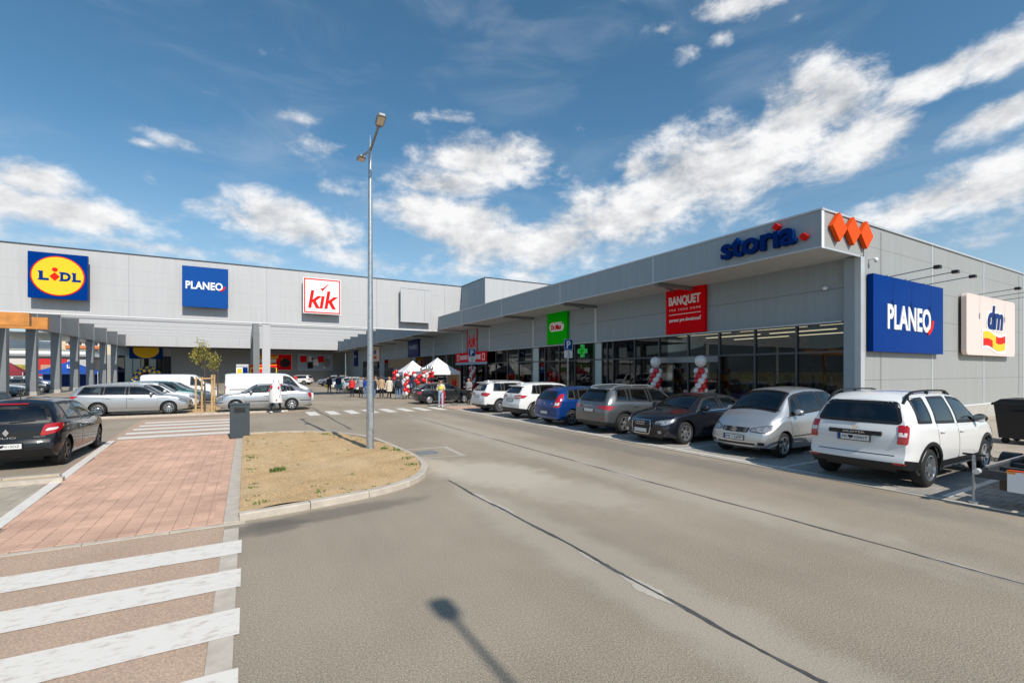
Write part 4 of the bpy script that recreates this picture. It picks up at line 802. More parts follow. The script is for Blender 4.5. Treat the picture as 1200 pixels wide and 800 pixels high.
# ------------------------------------------------------------------ vehicles
def pchip(pts):
    xs = [p[0] for p in pts]; ys = [p[1] for p in pts]; n = len(xs); h = [xs[i + 1] - xs[i] for i in range(n - 1)]; dl = [(ys[i + 1] - ys[i]) / h[i] for i in range(n - 1)]
    d = [0] * n
    for i in range(1, n - 1):
        if dl[i - 1] * dl[i] > 0: w1 = 2 * h[i] + h[i - 1]; w2 = h[i] + 2 * h[i - 1]; d[i] = (w1 + w2) / (w1 / dl[i - 1] + w2 / dl[i])
    d[0] = dl[0]; d[-1] = dl[-1]
    def f(x):
        if x <= xs[0]: return ys[0]
        if x >= xs[-1]: return ys[-1]
        i = 0
        while x > xs[i + 1]: i += 1
        t = (x - xs[i]) / h[i]; t2 = t * t; t3 = t2 * t
        return (2 * t3 - 3 * t2 + 1) * ys[i] + (t3 - 2 * t2 + t) * h[i] * d[i] + (-2 * t3 + 3 * t2) * ys[i + 1] + (t3 - t2) * h[i] * d[i + 1]
    return f
def sstep(t): t = max(0., min(1., t)); return t * t * (3 - 2 * t)
def paint(name, col, metal=.0, rough=.35):
    m = mat('paint_' + name, col, rough, metal, coat=1.0, spec=.5 if metal > .4 else .08); return m
paint('white', (.74, .74, .73)); paint('silver', (.50, .51, .52), .7, .32); paint('black', (.007, .007, .009), .0, .3); paint('anthracite_blue', (.012, .013, .019), .3, .3); paint('grey', (.14, .15, .155), .65, .32); paint('blue', (.008, .05, .22), .4, .3)
paint('dark_grey', (.022, .027, .032), .4, .3); paint('teal', (.02, .10, .10), .3); paint('red', (.40, .01, .015)); paint('navy', (.01, .02, .06), .3); paint('bluegrey', (.12, .17, .22), .5); paint('light', (.6, .6, .6), .4)
mat('gloss_black', (.008, .008, .009), .12); mat('tail_red', (.42, .006, .01), .12, coat=1.); mat('lamp_clear', (.36, .37, .38), .15, .55, .7, 14, coat=1.); mat('lamp_amber', (.8, .3, .05), .2); mat('plate_white', (.72, .72, .70), .5); mat('lamp_white', (.7, .68, .66), .15, coat=1.)
def make_wheel_meshes(r, w, nsp, m_rim, style):
    ri = r * .66
    ty = MB().lathe([(ri, -w / 2 + .01), (ri + .02, -w / 2), (r - .04, -w / 2), (r - .012, -w / 2 + .02), (r, -w / 2 + .05), (r, w / 2 - .05), (r - .012, w / 2 - .02), (r - .04, w / 2), (ri + .02, w / 2), (ri, w / 2 - .01)], 36, axis='y', closed=True).mesh('tyre', 'rubber', 40)
    rm = MB().lathe([(ri + .004, w / 2 - .004), (ri - .012, w / 2 + .0), (ri - .02, w / 2 - .015), (ri - .03, w / 2 - .10)], 36, axis='y')
    if style == 'cover':
        rm.lathe([(ri - .02, w / 2 - .012), (ri * .5, w / 2 + .012), (.001, w / 2 + .018)], 36, axis='y')
        rm_m = rm.mesh('rim', m_rim, 40)
    else:
        for k in range(nsp):
            for off in ((-.5, .5) if style == 'double' else (0,)):
                a = 2 * pi * (k + off * .28) / nsp; b = 2 * pi * (k + off * .45) / nsp; wd = .020 if style == 'double' else .034 if nsp <= 7 else .02
                p0 = Vector((cos(b) * .05, 0, sin(b) * .05)); p1 = Vector((cos(a) * (ri - .012), 0, sin(a) * (ri - .012))); n = Vector((-sin(a), 0, cos(a)))
                y0, y1 = w / 2 - .055, w / 2 - .022
                vs = [p0 - n * wd * 1.15 + Vector((0, y1 - .0, 0)), p0 + n * wd * 1.15 + Vector((0, y1 - .0, 0)), p1 + n * wd * .8 + Vector((0, y1 + .014, 0)), p1 - n * wd * .8 + Vector((0, y1 + .014, 0))]
                vs += [v - Vector((0, .035, 0)) for v in vs]
                rm.add(vs, [(0, 1, 2, 3), (7, 6, 5, 4), (0, 4, 5, 1), (1, 5, 6, 2), (2, 6, 7, 3), (3, 7, 4, 0)])
        rm.lathe([(.075, w / 2 - .06), (.075, w / 2 - .018), (.05, w / 2 - .008), (.001, w / 2 - .006)], 20, axis='y')
        rm_m = rm.mesh('rim', m_rim, 35)
    hb = MB().lathe([(.001, w / 2 - .10), (ri - .03, w / 2 - .10), (ri - .03, -w / 2 + .02), (.001, -w / 2 + .02)], 24, axis='y').mesh('wheel', 'black_plastic')
    return ty, rm_m, hb
def make_car(S, name, label, group, loc, rz, cat='car', detail=True):
    L, W, wb, fo, wr = S['L'], S['W'], S['wb'], S['fo'], S['wr']; zs = S.get('zs', .22); ww = S.get('ww', .22)
    xF, xR = L / 2, -L / 2; xa = L / 2 - fo; xb = xa - wb; Ra = wr + S.get('gap', .05)
    top = pchip(S['top']); belt = pchip(S['belt']); nose = pchip(S['nose']); tail = pchip(S['tail'])
    plan = pchip(S.get('plan', [(0, .80), (.05, .865), (.15, .915), (.4, .962), (.9, .992), (1.5, 1.0), (L / 2, 1.0)]))
    planr = pchip(S.get('planr', [(0, .84), (.05, .89), (.15, .93), (.4, .968), (.9, .992), (1.5, 1.0), (L / 2, 1.0)]))
    def hw(x): return W / 2 * min(plan(xF - x), planr(x - xR))
    fs = pchip(S.get('side', [(0, .93), (.12, .965), (.35, .995), (.62, 1.0), (.8, .985), (.93, .972), (1, .945)]))
    bowF, bowR = S.get('bowF', .13), S.get('bowR', .09); rngF, rngR = S.get('rngF', .7), S.get('rngR', .95); tum = S.get('tum', .36)
    bump = pchip([(xR, .06), (xR + .5, 0), (xF - .5, 0), (xF, .05)])
    xs = set(); n = int(L / .05)
    for i in range(n + 1): xs.add(round(xR + L * i / n, 4))
    for d in (.006, .018, .035): xs.add(round(xF - d, 4)); xs.add(round(xR + d, 4))
    for c in (xa, xb):
        for k in range(0, 19):
            xs.add(round(c + Ra * cos(pi * k / 18), 4))
        xs.add(round(c + Ra + .004, 4)); xs.add(round(c - Ra - .004, 4))
    xs = sorted(xs); q = [xs[0]]
    for x in xs[1:]:
        if x - q[-1] > .0035: q.append(x)
    xs = q
    if xs[-1] != round(xF, 4): xs[-1] = xF
    nL, nS, nC, nT = 15, 11, 5, 9
    def section(x):
        zl = zs + bump(x)
        for c in (xa, xb):
            dx = x - c
            if abs(dx) < Ra + .0005: zl = max(zl, wr + sqrt(max(0, Ra * Ra - dx * dx)))
        zb = max(belt(x), zl + .02); zt = max(top(x), zb + .012); h = hw(x); P = []
        P.append((h * fs(max(0, (zl - zs) / (zb - zs))) - .05, zl + .004))
        for i in range(nL):
            v = i / (nL - 1); z = zl + (zb - zl) * v; P.append((h * fs((z - zs) / (zb - zs)), z))
        yb = P[-1][1] and P[-1][0]; gh = zt - zb; crown = min(S.get('crown', .075), .55 * gh); yr = yb - tum * gh - min(.05, gh * .3); zr = zt - crown
        p0 = Vector((yb, zb)); p1 = Vector((yr, zr)); kk = .80; pa = p0.lerp(p1, kk); yb2 = yr * .84; pb = Vector((yb2, zt - crown * .84 ** 2))
        bul = .018 * min(1, gh / .3)
        for i in range(1, nS + 1):
            u = i / nS; p = p0.lerp(pa, u); P.append((p.x + bul * sin(pi * u), p.y))
        for i in range(1, nC + 1):
            u = i / nC; p = pa * (1 - u) ** 2 + p1 * 2 * u * (1 - u) + pb * u * u; P.append((p.x, p.y))
        for i in range(1, nT + 1):
            y = yb2 * (1 - i / nT); P.append((y, zt - crown * (y / yr) ** 2 if yr > .01 else zt))
        return P
    def warp(x, y, z):
        h = W / 2
        bf = sstep((x - (xF - rngF)) / rngF); br = sstep(((xR + rngR) - x) / rngR)
        return x + bf * (nose(z) + bowF * (1 - (y / h) ** 2) - bowF) - br * (-tail(z) + bowR * (1 - (y / h) ** 2) - bowR)
    V = []; Fc = []; secs = [section(x) for x in xs]; K = len(secs[0]); FU = 2 * K - 1
    for x, P in zip(xs, secs):
        for (y, z) in P: V.append((warp(x, y, z), y, z))
        for (y, z) in reversed(P[:-1]): V.append((warp(x, -y, z), -y, z))
    for i in range(len(xs) - 1):
        for j in range(FU - 1): a = i * FU + j; Fc.append((a, a + 1, a + FU + 1, a + FU))
    # end caps: rows across between mirrored section points
    nc = 22
    for xe, idx, flip in ((xF, len(xs) - 1, 1), (xR, 0, 0)):
        P = secs[idx]; rowsv = []
        for j in range(1, K - 1):
            y0, z0 = P[j]; row = [idx * FU + j]
            for c in range(1, nc):
                y = y0 * (1 - 2 * c / nc); V.append((warp(xe, y, z0), y, z0)); row.append(len(V) - 1)
            row.append(idx * FU + (FU - 1 - j)); rowsv.append(row)
        for r0, r1 in zip(rowsv[:-1], rowsv[1:]):
            for c in range(nc):
                f = (r0[c], r0[c + 1], r1[c + 1], r1[c]); Fc.append(f if not flip else f[::-1])
        tp = idx * FU + K - 1; r = rowsv[-1]
        for c in range(nc): f = (r[c], r[c + 1], tp); Fc.append(f if not flip else f[::-1])
    bv = BVHTree.FromPolygons(V, Fc)
    root = thing(name, label, cat, loc, group, world=False, rz=rz)
    pm = S['paint']
    VV = [Vector(v) for v in V]
    def proj(p, d, off):
        d = Vector(d).normalized(); o = Vector(p) - d * 4; h = bv.ray_cast(o, d)
        if h[0] is None:
            h = bv.find_nearest(Vector(p))
        nr = h[1] if h[1].dot(d) < 0 else -h[1]
        return h[0] + nr * off
    def basis(d):
        d = Vector(d).normalized(); u = d.cross(Vector((0, 0, 1))); u = u.normalized() if u.length > .1 else Vector((0, 1, 0)); return u, d.cross(u)
    def rounded(pts, r=.03, n=4):
        out = []; m = len(pts)
        for i in range(m):
            a, b, c = Vector(pts[i - 1]), Vector(pts[i]), Vector(pts[(i + 1) % m]); la = (a - b).length; lc = (c - b).length; rr = min(r, la * .45, lc * .45)
            p = b + (a - b).normalized() * rr; s = b + (c - b).normalized() * rr
            for k in range(n + 1): t = k / n; out.append(p * (1 - t) ** 2 + b * 2 * t * (1 - t) + s * t * t)
        return out
    def patch(pname, pts, d, off, m, parent=root, res=.06, r=.03, thick=0):
        pts = rounded(pts, r) if r else [Vector(p) for p in pts]
        u, w = basis(d); o = pts[0]; p2 = [((p - o).dot(u), (p - o).dot(w)) for p in pts]
        q2 = [p2[0]]
        for p in p2[1:]:
            if (Vector(p) - Vector(q2[-1])).length > .002: q2.append(p)
        if (Vector(q2[0]) - Vector(q2[-1])).length < .002: q2.pop()
        ds = []
        for i, p in enumerate(q2):
            b = q2[(i + 1) % len(q2)]; k = max(1, int((Vector(b) - Vector(p)).length / res))
            for t in range(k): ds.append((p[0] + (b[0] - p[0]) * t / k, p[1] + (b[1] - p[1]) * t / k))
        vs, fs_ = cdt(ds, res, .05)
        P3 = [proj(o + u * v.x + w * v.y, d, off) for v in vs]; mb = MB()
        fl = []
        dv = Vector(d)
        for f in fs_:
            a, b, c = (P3[k] for k in f[:3]); fl.append(tuple(f) if (b - a).cross(c - a).dot(dv) < 0 else tuple(f)[::-1])
        mb.add(P3, fl); ob = mb.build(pname, m, parent, 60); return ob
    def ring(pname, pts, d, off, win, wout, m, parent=root, r=.03):
        pts = rounded(pts, r, 3); cen = sum(pts, Vector()) / len(pts); u, w = basis(d); n = len(pts); I = []; O = []
        dn = []
        for i in range(n):
            a, b = pts[i], pts[(i + 1) % n]; k = max(1, int((b - a).length / .06))
            for t in range(k): dn.append(a.lerp(b, t / k))
        pts = dn; n = len(pts); area = sum((pts[i] - cen).cross(pts[(i + 1) % n] - cen).dot(Vector(d)) for i in range(n)); sg = 1 if area > 0 else -1
        for i in range(n):
            t = (pts[(i + 1) % n] - pts[i - 1]); t = t - Vector(d) * t.dot(Vector(d)); t = t.normalized() if t.length > 1e-6 else u
            nr = Vector(d).cross(t) * sg; I.append(proj(pts[i] + nr * win, d, off)); O.append(proj(pts[i] - nr * wout, d, off))
        mb = MB().add(I + O, [(i, (i + 1) % n, n + (i + 1) % n, n + i) for i in range(n)]); return mb.build(pname, m, parent, 60)
    # openings
    kill = set(); cents = None
    def cut(poly, axes, cond):
        xs_ = [p[0] for p in poly]; ys_ = [p[1] for p in poly]; x0, x1, y0, y1 = min(xs_), max(xs_), min(ys_), max(ys_); inside = {}
        for fi, f in enumerate(Fc):
            if fi in kill: continue
            a = V[f[0]]
            if not (x0 - .1 < a[axes[0]] < x1 + .1 and y0 - .1 < a[axes[1]] < y1 + .1) or not cond(a): continue
            ok = True
            for vi in f:
                if vi not in inside: inside[vi] = inpoly(V[vi][axes[0]], V[vi][axes[1]], poly)
                if not inside[vi]: ok = False; break
            if ok: kill.add(fi)
    gm = S.get('glass', 'car_glass')
    def gh_top(x, m=.0): zb = belt(x); return zb + (top(x) - min(.075, .55 * (top(x) - zb)) - zb) * .93 - m
    wins = []
    for wi in S['windows']:
        x0, x1 = wi[0], wi[1]; sl0 = wi[2] if len(wi) > 2 else .0; sl1 = wi[3] if len(wi) > 3 else .0; gmat = wi[4] if len(wi) > 4 else gm
        lo = []; hi = []; N_ = 10
        for i in range(N_ + 1):
            xl = x0 + (x1 - x0) * i / N_; lo.append((xl, belt(xl) + .022))
            xh = (x0 + sl0) + (x1 + sl1 - x0 - sl0) * i / N_; zt = gh_top(xh); hi.append((xh, max(zt, belt(xh) + .05)))
        if hi[-1][1] - lo[-1][1] < .08: lo[-1] = (lo[-1][0], lo[-1][1])
        poly = lo + hi[::-1]; wins.append((poly, gmat))
    if S.get('pillars', True) and len(wins) > 1:
        for wa, wb_ in zip(wins[:-1], wins[1:]):
            a, b = wa[0], wb_[0]
            for s in (1, -1): patch('window_pillar', [Vector((x, s * 1.5, z)) for x, z in (a[10], b[0], b[21], a[11])], (0, -s, 0), .0022, 'gloss_black', res=.09, r=0)
    for poly, gmat in wins:
        cut(poly, (0, 2), lambda a: abs(a[1]) > .3)
        for s in (1, -1):
            p3 = [Vector((x, s * 1.5, z)) for x, z in poly]; d = (0, -s, 0)
            # thin out collinear samples before rounding
            patch('side_window', [p3[0], p3[5], p3[10], p3[11], p3[16], p3[21]], d, .003, gmat, res=.09, r=.035)
            ring('window_seal', [p3[0], p3[5], p3[10], p3[11], p3[16], p3[21]], d, .0045, .045, .006, 'black_plastic', r=.035)
    def top_glass(pname, x0, x1, f0, f1, seal=True):
        def yr(x): zb = belt(x); gh = top(x) - zb; return W / 2 * .95 * (hw(x) / (W / 2)) - tum * gh - min(.05, gh * .3)
        pl = []; N_ = 6
        for i in range(N_ + 1): x = x0 + (x1 - x0) * i / N_; pl.append((x, yr(x) * (f0 + (f1 - f0) * i / N_)))
        bow = .13 if x1 > 0 else -.09
        poly = [(x + (.07 if (abs(x - x0) < .01 and x0 > 0 and 0) else 0), -y) for x, y in pl] + [(x, y) for x, y in pl[::-1]]
        z_lo = min(belt(x0), belt(x1))
        cut(poly, (0, 1), lambda a: a[2] > z_lo + .0)
        p3 = [Vector((x, y, 2.5)) for x, y in poly]; idx = [0, 3, 6, 7, 10, 13]; pp = [p3[k] for k in idx]
        patch(pname, pp, (0, 0, -1), .003, S.get('wsglass', 'car_glass'), res=.09, r=.05); ring('window_seal', pp, (0, 0, -1), .0045, .045, .006, 'black_plastic', r=.05)
    top_glass('windscreen', *S['ws'])
    if 'rw_top' in S: top_glass('rear_window', *S['rw_top'])
    if 'rw' in S:
        z0, z1, y0, y1 = S['rw']; rw = [(-y0, z0), (y0, z0), (y1, z1), (-y1, z1)]
        rr = rounded([Vector((p[0], p[1], 0)) for p in rw], .08, 4); cut([(p.x, p.y) for p in rr], (1, 2), lambda a: a[0] < xR + 1.0)
        p3 = [Vector((xR - 1, y, z)) for y, z in rw]; patch('rear_window', p3, (1, 0, 0), .003, S.get('rwglass', gm), res=.08, r=.09); ring('window_seal', p3, (1, 0, 0), .0045, .05, .006, 'black_plastic', r=.09)
    clad = S.get('clad'); body = MB(); body.v = V; trim = MB(); trim.v = V
    for fi, f in enumerate(Fc):
        if fi in kill: continue
        zc = sum(V[k][2] for k in f) / len(f)
        if clad and zc < clad: trim.f.append(f)
        else: body.f.append(f)
    body.m = [0] * len(body.f); trim.m = [0] * len(trim.f)
    body.build('body', pm, root, 38)
    if clad: trim.build('lower_cladding', 'black_plastic', root, 40)
    # underbody, wheel housings, cabin
    mb = MB(); hwi = W / 2 - ww - .12; mb.box(xR + .25, -hwi, zs - .02, xF - .25, hwi, zs + .3)
    mb.box(xb + Ra + .02, -W / 2 * .9, zs - .01, xa - Ra - .02, W / 2 * .9, zs + .12); mb.build('underbody', 'black_plastic', root)
    mb = MB()
    for c in (xa, xb):
        for s in (1, -1):
            vs = []; nn = 18; yo = s * hw(c) * .93; yi = s * (hwi - .02)
            for k in range(nn + 1): a = pi * k / nn; vs += [(c + (Ra + .012) * cos(a), yo, wr + (Ra + .012) * sin(a)), (c + (Ra + .012) * cos(a), yi, wr + (Ra + .012) * sin(a))]
            o = len(mb.v); mb.add(vs, [(2 * k, 2 * k + 1, 2 * k + 3, 2 * k + 2) for k in range(nn)]); mb.f.append(tuple(o + 2 * k + 1 for k in range(nn + 1))); mb.m.append(0)
    mb.build('wheel_housing', 'black_plastic', root)
    if not S.get('van'):
        mb = MB(); cx = (xa + xb) / 2; bz = belt(0)
        mb.box(xb - .3, -W / 2 * .82, zs + .1, xa + .05, W / 2 * .82, zs + .14)
        for s in (1, -1):
            y = s * W * .205; mb.bbox(cx - .15, y - .25, zs + .16, cx + .38, y + .25, zs + .36, .04)
            mb.prism([(cx - .15, y - .24, zs + .3), (cx - .02, y - .24, zs + .3), (cx - .22, y - .20, bz + .06), (cx - .32, y - .20, bz + .06)], (0, .46, 0)); mb.bbox(cx - .36, y - .13, bz + .08, cx - .26, y + .13, bz + .27, .03)
        rx = cx - 1.0; mb.bbox(rx - .1, -W * .36, zs + .16, rx + .42, W * .36, zs + .38, .04); mb.prism([(rx - .12, -W * .36, zs + .3), (rx + .02, -W * .36, zs + .3), (rx - .2, -W * .34, bz + .02), (rx - .3, -W * .34, bz + .02)], (0, W * .70, 0))
        for s in (1, -1): mb.bbox(rx - .33, s * W * .2 - .12, bz + .03, rx - .23, s * W * .2 + .12, bz + .18, .03)
        wx = S['ws'][1] if S['ws'][1] > S['ws'][0] else S['ws'][0]; cow = max(S['ws'][0], S['ws'][1])
        mb.prism([(cow - .65, -W * .4, bz - .3), (cow - .12, -W * .4, bz - .3), (cow - .12, -W * .4, bz - .02), (cow - .5, -W * .4, bz + .0), (cow - .65, -W * .4, bz - .06)], (0, W * .8, 0)); mb.build('cabin', 'seat_cloth', root)
        mb = MB().lathe([(.165, -.012), (.18, 0), (.165, .012), (.15, 0)], 20, closed=True); a = radians(-62); mb.v = [(cow - .74 + x * cos(a) + z * sin(a) * -1, y + W * .205, bz - .02 - x * sin(a) * 1 + z * cos(a)) for x, y, z in mb.v]; mb.build('steering_wheel', 'black_plastic', root, 60)
    # wheels
    ty, rm, hb = make_wheel_meshes(wr, ww, S.get('spokes', 5), S.get('rim', 'alloy'), S.get('rstyle', 'single'))
    for c in (xa, xb):
        for s in (1, -1):
            o = bpy.data.objects.new('wheel', hb); COL.objects.link(o); o.parent = root; o.location = (c, s * (hw(c) - ww / 2 - .025), wr); o.rotation_euler = (0, random.random() * 6, 0 if s > 0 else pi)
            for nm, me in (('tyre', ty), ('rim', rm)): w_ = bpy.data.objects.new(nm, me); COL.objects.link(w_); w_.parent = o
    # wheel arch trims
    if S.get('arch'):
        for c in (xa, xb):
            for s in (1, -1):
                vs = []; nn = 22; wd = S['arch']
                for k in range(nn + 1):
                    a = pi * (-.06 + 1.12 * k / nn); ci, si = cos(a), sin(a)
                    for rr, off in ((Ra - .004, -.03), (Ra - .004, .012), (Ra + wd, .012), (Ra + wd + .006, -.004)):
                        p = Vector((c + rr * ci, s * 1.5, wr + rr * si)); h = bv.ray_cast(Vector((c + max(rr, Ra + .012) * ci, s * 3, wr + max(rr, Ra + .012) * si)), Vector((0, -s, 0)))
                        y = h[0].y if h[0] is not None and abs(h[0].y) > W * .35 else s * hw(c) * .95
                        vs.append((p.x, y + s * off, p.z))
                MB().add(vs, [(4 * k + j, 4 * k + j + 1, 4 * k + j + 5, 4 * k + j + 4) for k in range(nn) for j in range(3)]).build('wheel_arch_trim', 'black_plastic', root, 50)
    # doors: proud skins with dark shut lines, handles
    for (x0, x1, tl, hx) in S.get('doors', []):
        for s in (1, -1):
            zb0 = lambda x: belt(x) + .012
            lo = zs + .15
            if x0 > xb + Ra + .03: pts = [(x0, lo), (x1, lo), (x1 + tl, zb0(x1)), ((x0 + x1) / 2, zb0((x0 + x1) / 2)), (x0, zb0(x0))]
            else:
                x_ = max(x0, xb - .05); A_ = [pi * .5 - (pi * .5 - .25) * k / 4 for k in range(5)]; arcp = [(xb + (Ra + .05) * cos(a_), wr + (Ra + .05) * sin(a_)) for a_ in A_ if xb + (Ra + .05) * cos(a_) > x0 + .02]
                z0_ = arcp[0][1] + .02 if arcp else lo
                pts = [(x0, z0_)] + arcp[1:] + [(xb + Ra + .08, lo), (x1, lo), (x1 + tl, zb0(x1)), ((x0 + x1) / 2, zb0((x0 + x1) / 2)), (x0, zb0(x0))]
            p3 = [Vector((x, s * 1.5, z)) for x, z in pts]; dd = (0, -s, 0)
            do = patch('door', p3, dd, .0035, pm, res=.10, r=.05); ring('shut_line', p3, dd, .0015, .004, .007, 'black_plastic', do, r=.05)
            hp = proj((hx, s * 1.5, belt(hx) - .13), dd, 0); MB().bbox(hx - .10, min(hp.y, hp.y + s * .035), hp.z - .013, hx + .10, max(hp.y, hp.y + s * .035), hp.z + .013, .006).build('handle', S.get('handle', pm), do)
    # mirrors
    mx = S.get('mirror', (S['ws'][0] if S['ws'][0] > S['ws'][1] else S['ws'][1]) - .42); mz = belt(mx) + .10
    for s in (1, -1):
        y = hw(mx) * .95; mb = MB(); mb.ball((mx, s * (y + .09), mz), .1, 12, 8, .75, 1.15, .85); o = mb.build('mirror', S.get('mirror_mat', pm), root, 60); MB().bar((mx + .02, s * (y - .04), mz - .07), (mx, s * (y + .05), mz - .05), .05, .03).build('mirror_stalk', 'black_plastic', o); 
        MB().add([(mx - .076, s * (y + .01), mz - .06), (mx - .076, s * (y + .18), mz - .06), (mx - .076, s * (y + .18), mz + .06), (mx - .076, s * (y + .01), mz + .06)], [(0, 1, 2, 3)]).build('mirror_glass', 'chrome', o)
    # lamps and patches given as approximate 3-d outlines: (name, points, direction, material, offset, mirrored)
    for it in S.get('patches', []):
        nm, pts, d, m = it[:4]; off = it[4] if len(it) > 4 else .004; mir = it[5] if len(it) > 5 else True; r = it[6] if len(it) > 6 else .03
        for s in ((1, -1) if mir else (1,)):
            patch(nm, [Vector((x, s * y, z)) for x, y, z in pts], (d[0], s * d[1], d[2]), off, m, res=.06, r=r)
        for s in ((1, -1) if nm == 'headlight' else ()): ring('lamp_bezel', [Vector((x, s * y, z)) for x, y, z in pts], (d[0], s * d[1], d[2]), off + .002, .006, .008, 'black_plastic', r=r)
    for nm, pts, d, off, wi_, wo_, m in S.get('rings', []): ring(nm, [Vector(p) for p in pts], d, off, wi_, wo_, m, r=.06)
    # plates
    def plate(front, z, txt, y=0, w=.52):
        d = (-1, 0, 0) if front else (1, 0, 0); p = proj(((xF if front else xR), y, z), d, .008); sg = 1 if front else -1
        F = Face(p + Vector((sg * .012, 0, 0)), (0, sg, 0)); t = F.rect(-w / 2, -.055, w / 2, .055, -.03, 0).build('license_plate', 'plate_white', root)
        F.rect(-w / 2 + .005, -.05, -w / 2 + .045, .05, 0, .002).build('blue_band', 'sign_blue2', t); frame_poly(F, w + .02, .13, .012, -.02, .004).build('plate_frame', 'black_plastic', t)
        if txt: F.text(txt, .02, 0, .066, .0, .002, w=w * .80, bold=.01).build('plate_number', 'cloth_black', t)
    for pl in S.get('plates', []): plate(*pl)
    if S.get('rails'):
        x0, x1, m = S['rails']
        for s in (1, -1):
            mb = MB(); prev = None; N_ = 12; pts = []
            for i in range(N_ + 1):
                x = x0 + (x1 - x0) * i / N_; gh = top(x) - belt(x); y = (W / 2 * .945 - tum * gh - .05) * .90; h = proj((x, s * y, 3), (0, 0, -1), 0); e = min(i, N_ - i); lift = .065 if e > 1 else (.055 if e == 1 else .0); pts.append(Vector((x, h.y, h.z + lift)))
            for a, b in zip(pts[:-1], pts[1:]): mb.bar(a, b, .04, .03)
            for i in (1, 6, 11): mb.bar(pts[i] - Vector((0, 0, .07)), pts[i], .05, .04)
            mb.build('roof_rail', m, root)
    if S.get('antenna') is not None:
        x = S['antenna']; h = proj((x, 0, 3), (0, 0, -1), 0); MB().cyl(h, h + Vector((-.12, 0, .2)), .006, .003, 6).build('antenna', 'black_plastic', root)
    if S.get('fin') is not None:
        x = S['fin']; h = proj((x, 0, 3), (0, 0, -1), -.005); MB().prism([h + Vector((-.09, -.02, 0)), h + Vector((.08, -.02, 0)), h + Vector((-.06, -.02, .06))], (0, .04, 0)).build('antenna', pm, root)
    for fn in S.get('extra', []): fn(root, proj, patch, dict(xF=xF, xR=xR, W=W, belt=belt, top=top))
    return root
def wiper_front(root, proj, patch, c):
    pass
def badge_text(txt, front, z, h, w, m, bar=None, y=0):
    def f(root, proj, patch, c):
        d = (-1, 0, 0) if front else (1, 0, 0); p = proj((c['xF'] if front else c['xR'], y, z), d, .012); sg = 1 if front else -1; F = Face(p + Vector((sg * .004, 0, 0)), (0, sg, 0))
        if bar: F.rect(-bar[0] / 2, -bar[1] / 2, bar[0] / 2, bar[1] / 2, -.05, .0).build('badge_bar', 'black_plastic', root)
        F.text(txt, 0, 0, h, .0, .006, w=w, bold=.02).build('badge_lettering', m, root)
    return f
def badge_ring(front, z, items, m='chrome', tilt=0):
    """items: list of ('ring', y, r, t) or ('bar', y0, z0, y1, z1, w)"""
    def f(root, proj, patch, c):
        d = (-1, 0, 0) if front else (1, 0, 0); p = proj((c['xF'] if front else c['xR'], 0, z), d, .012); sg = 1 if front else -1; F = Face(p + Vector((sg * .004, 0, 0)), (0, sg, 0)); mb = MB()
        for it in items:
            if it[0] == 'ring': q = arc_band(F, it[1], 0, it[2] - it[3], it[2], 0, 2 * pi, 0, .012, 24); mb.add(q.v, q.f)
            elif it[0] == 'poly': q = F.poly(it[1], 0, .012); mb.add(q.v, q.f)
        mb.build('emblem', m, root)
    return f
def tail_wiper(z, y0, y1):
    def f(root, proj, patch, c):
        mb = MB(); prev = None
        for i in range(7):
            y = y0 + (y1 - y0) * i / 6; p = proj((c['xR'], y, z + .03 * i / 6), (1, 0, 0), .018)
            if prev is not None: mb.bar(prev, p, .018, .014)
            prev = p
        mb.build('wiper', 'black_plastic', root)
    return f
def front_wipers(x0, span=.62):
    def f(root, proj, patch, c):
        for s, w in ((.05, span), (-.62, span)):
            mb = MB(); prev = None
            for i in range(8):
                y = s + w * i / 7; p = proj((x0 - .05 - .05 * i / 7, y, 3), (0, 0, -1), .016)
                if prev is not None: mb.bar(prev, p, .016, .014)
                prev = p
            mb.build('wiper', 'black_plastic', root)
    return f
def spoiler(z, w, depth, m):
    def f(root, proj, patch, c):
        p = proj((c['xR'], 0, z), (1, 0, 0), 0); MB().prism([(p.x + .12, -w / 2, z - .0), (p.x - depth, -w / 2 * .93, z + .0), (p.x - depth + .01, -w / 2 * .93, z + .025), (p.x + .2, -w / 2, z + .05)], (0, w, 0)).build('spoiler', m, root)
    return f
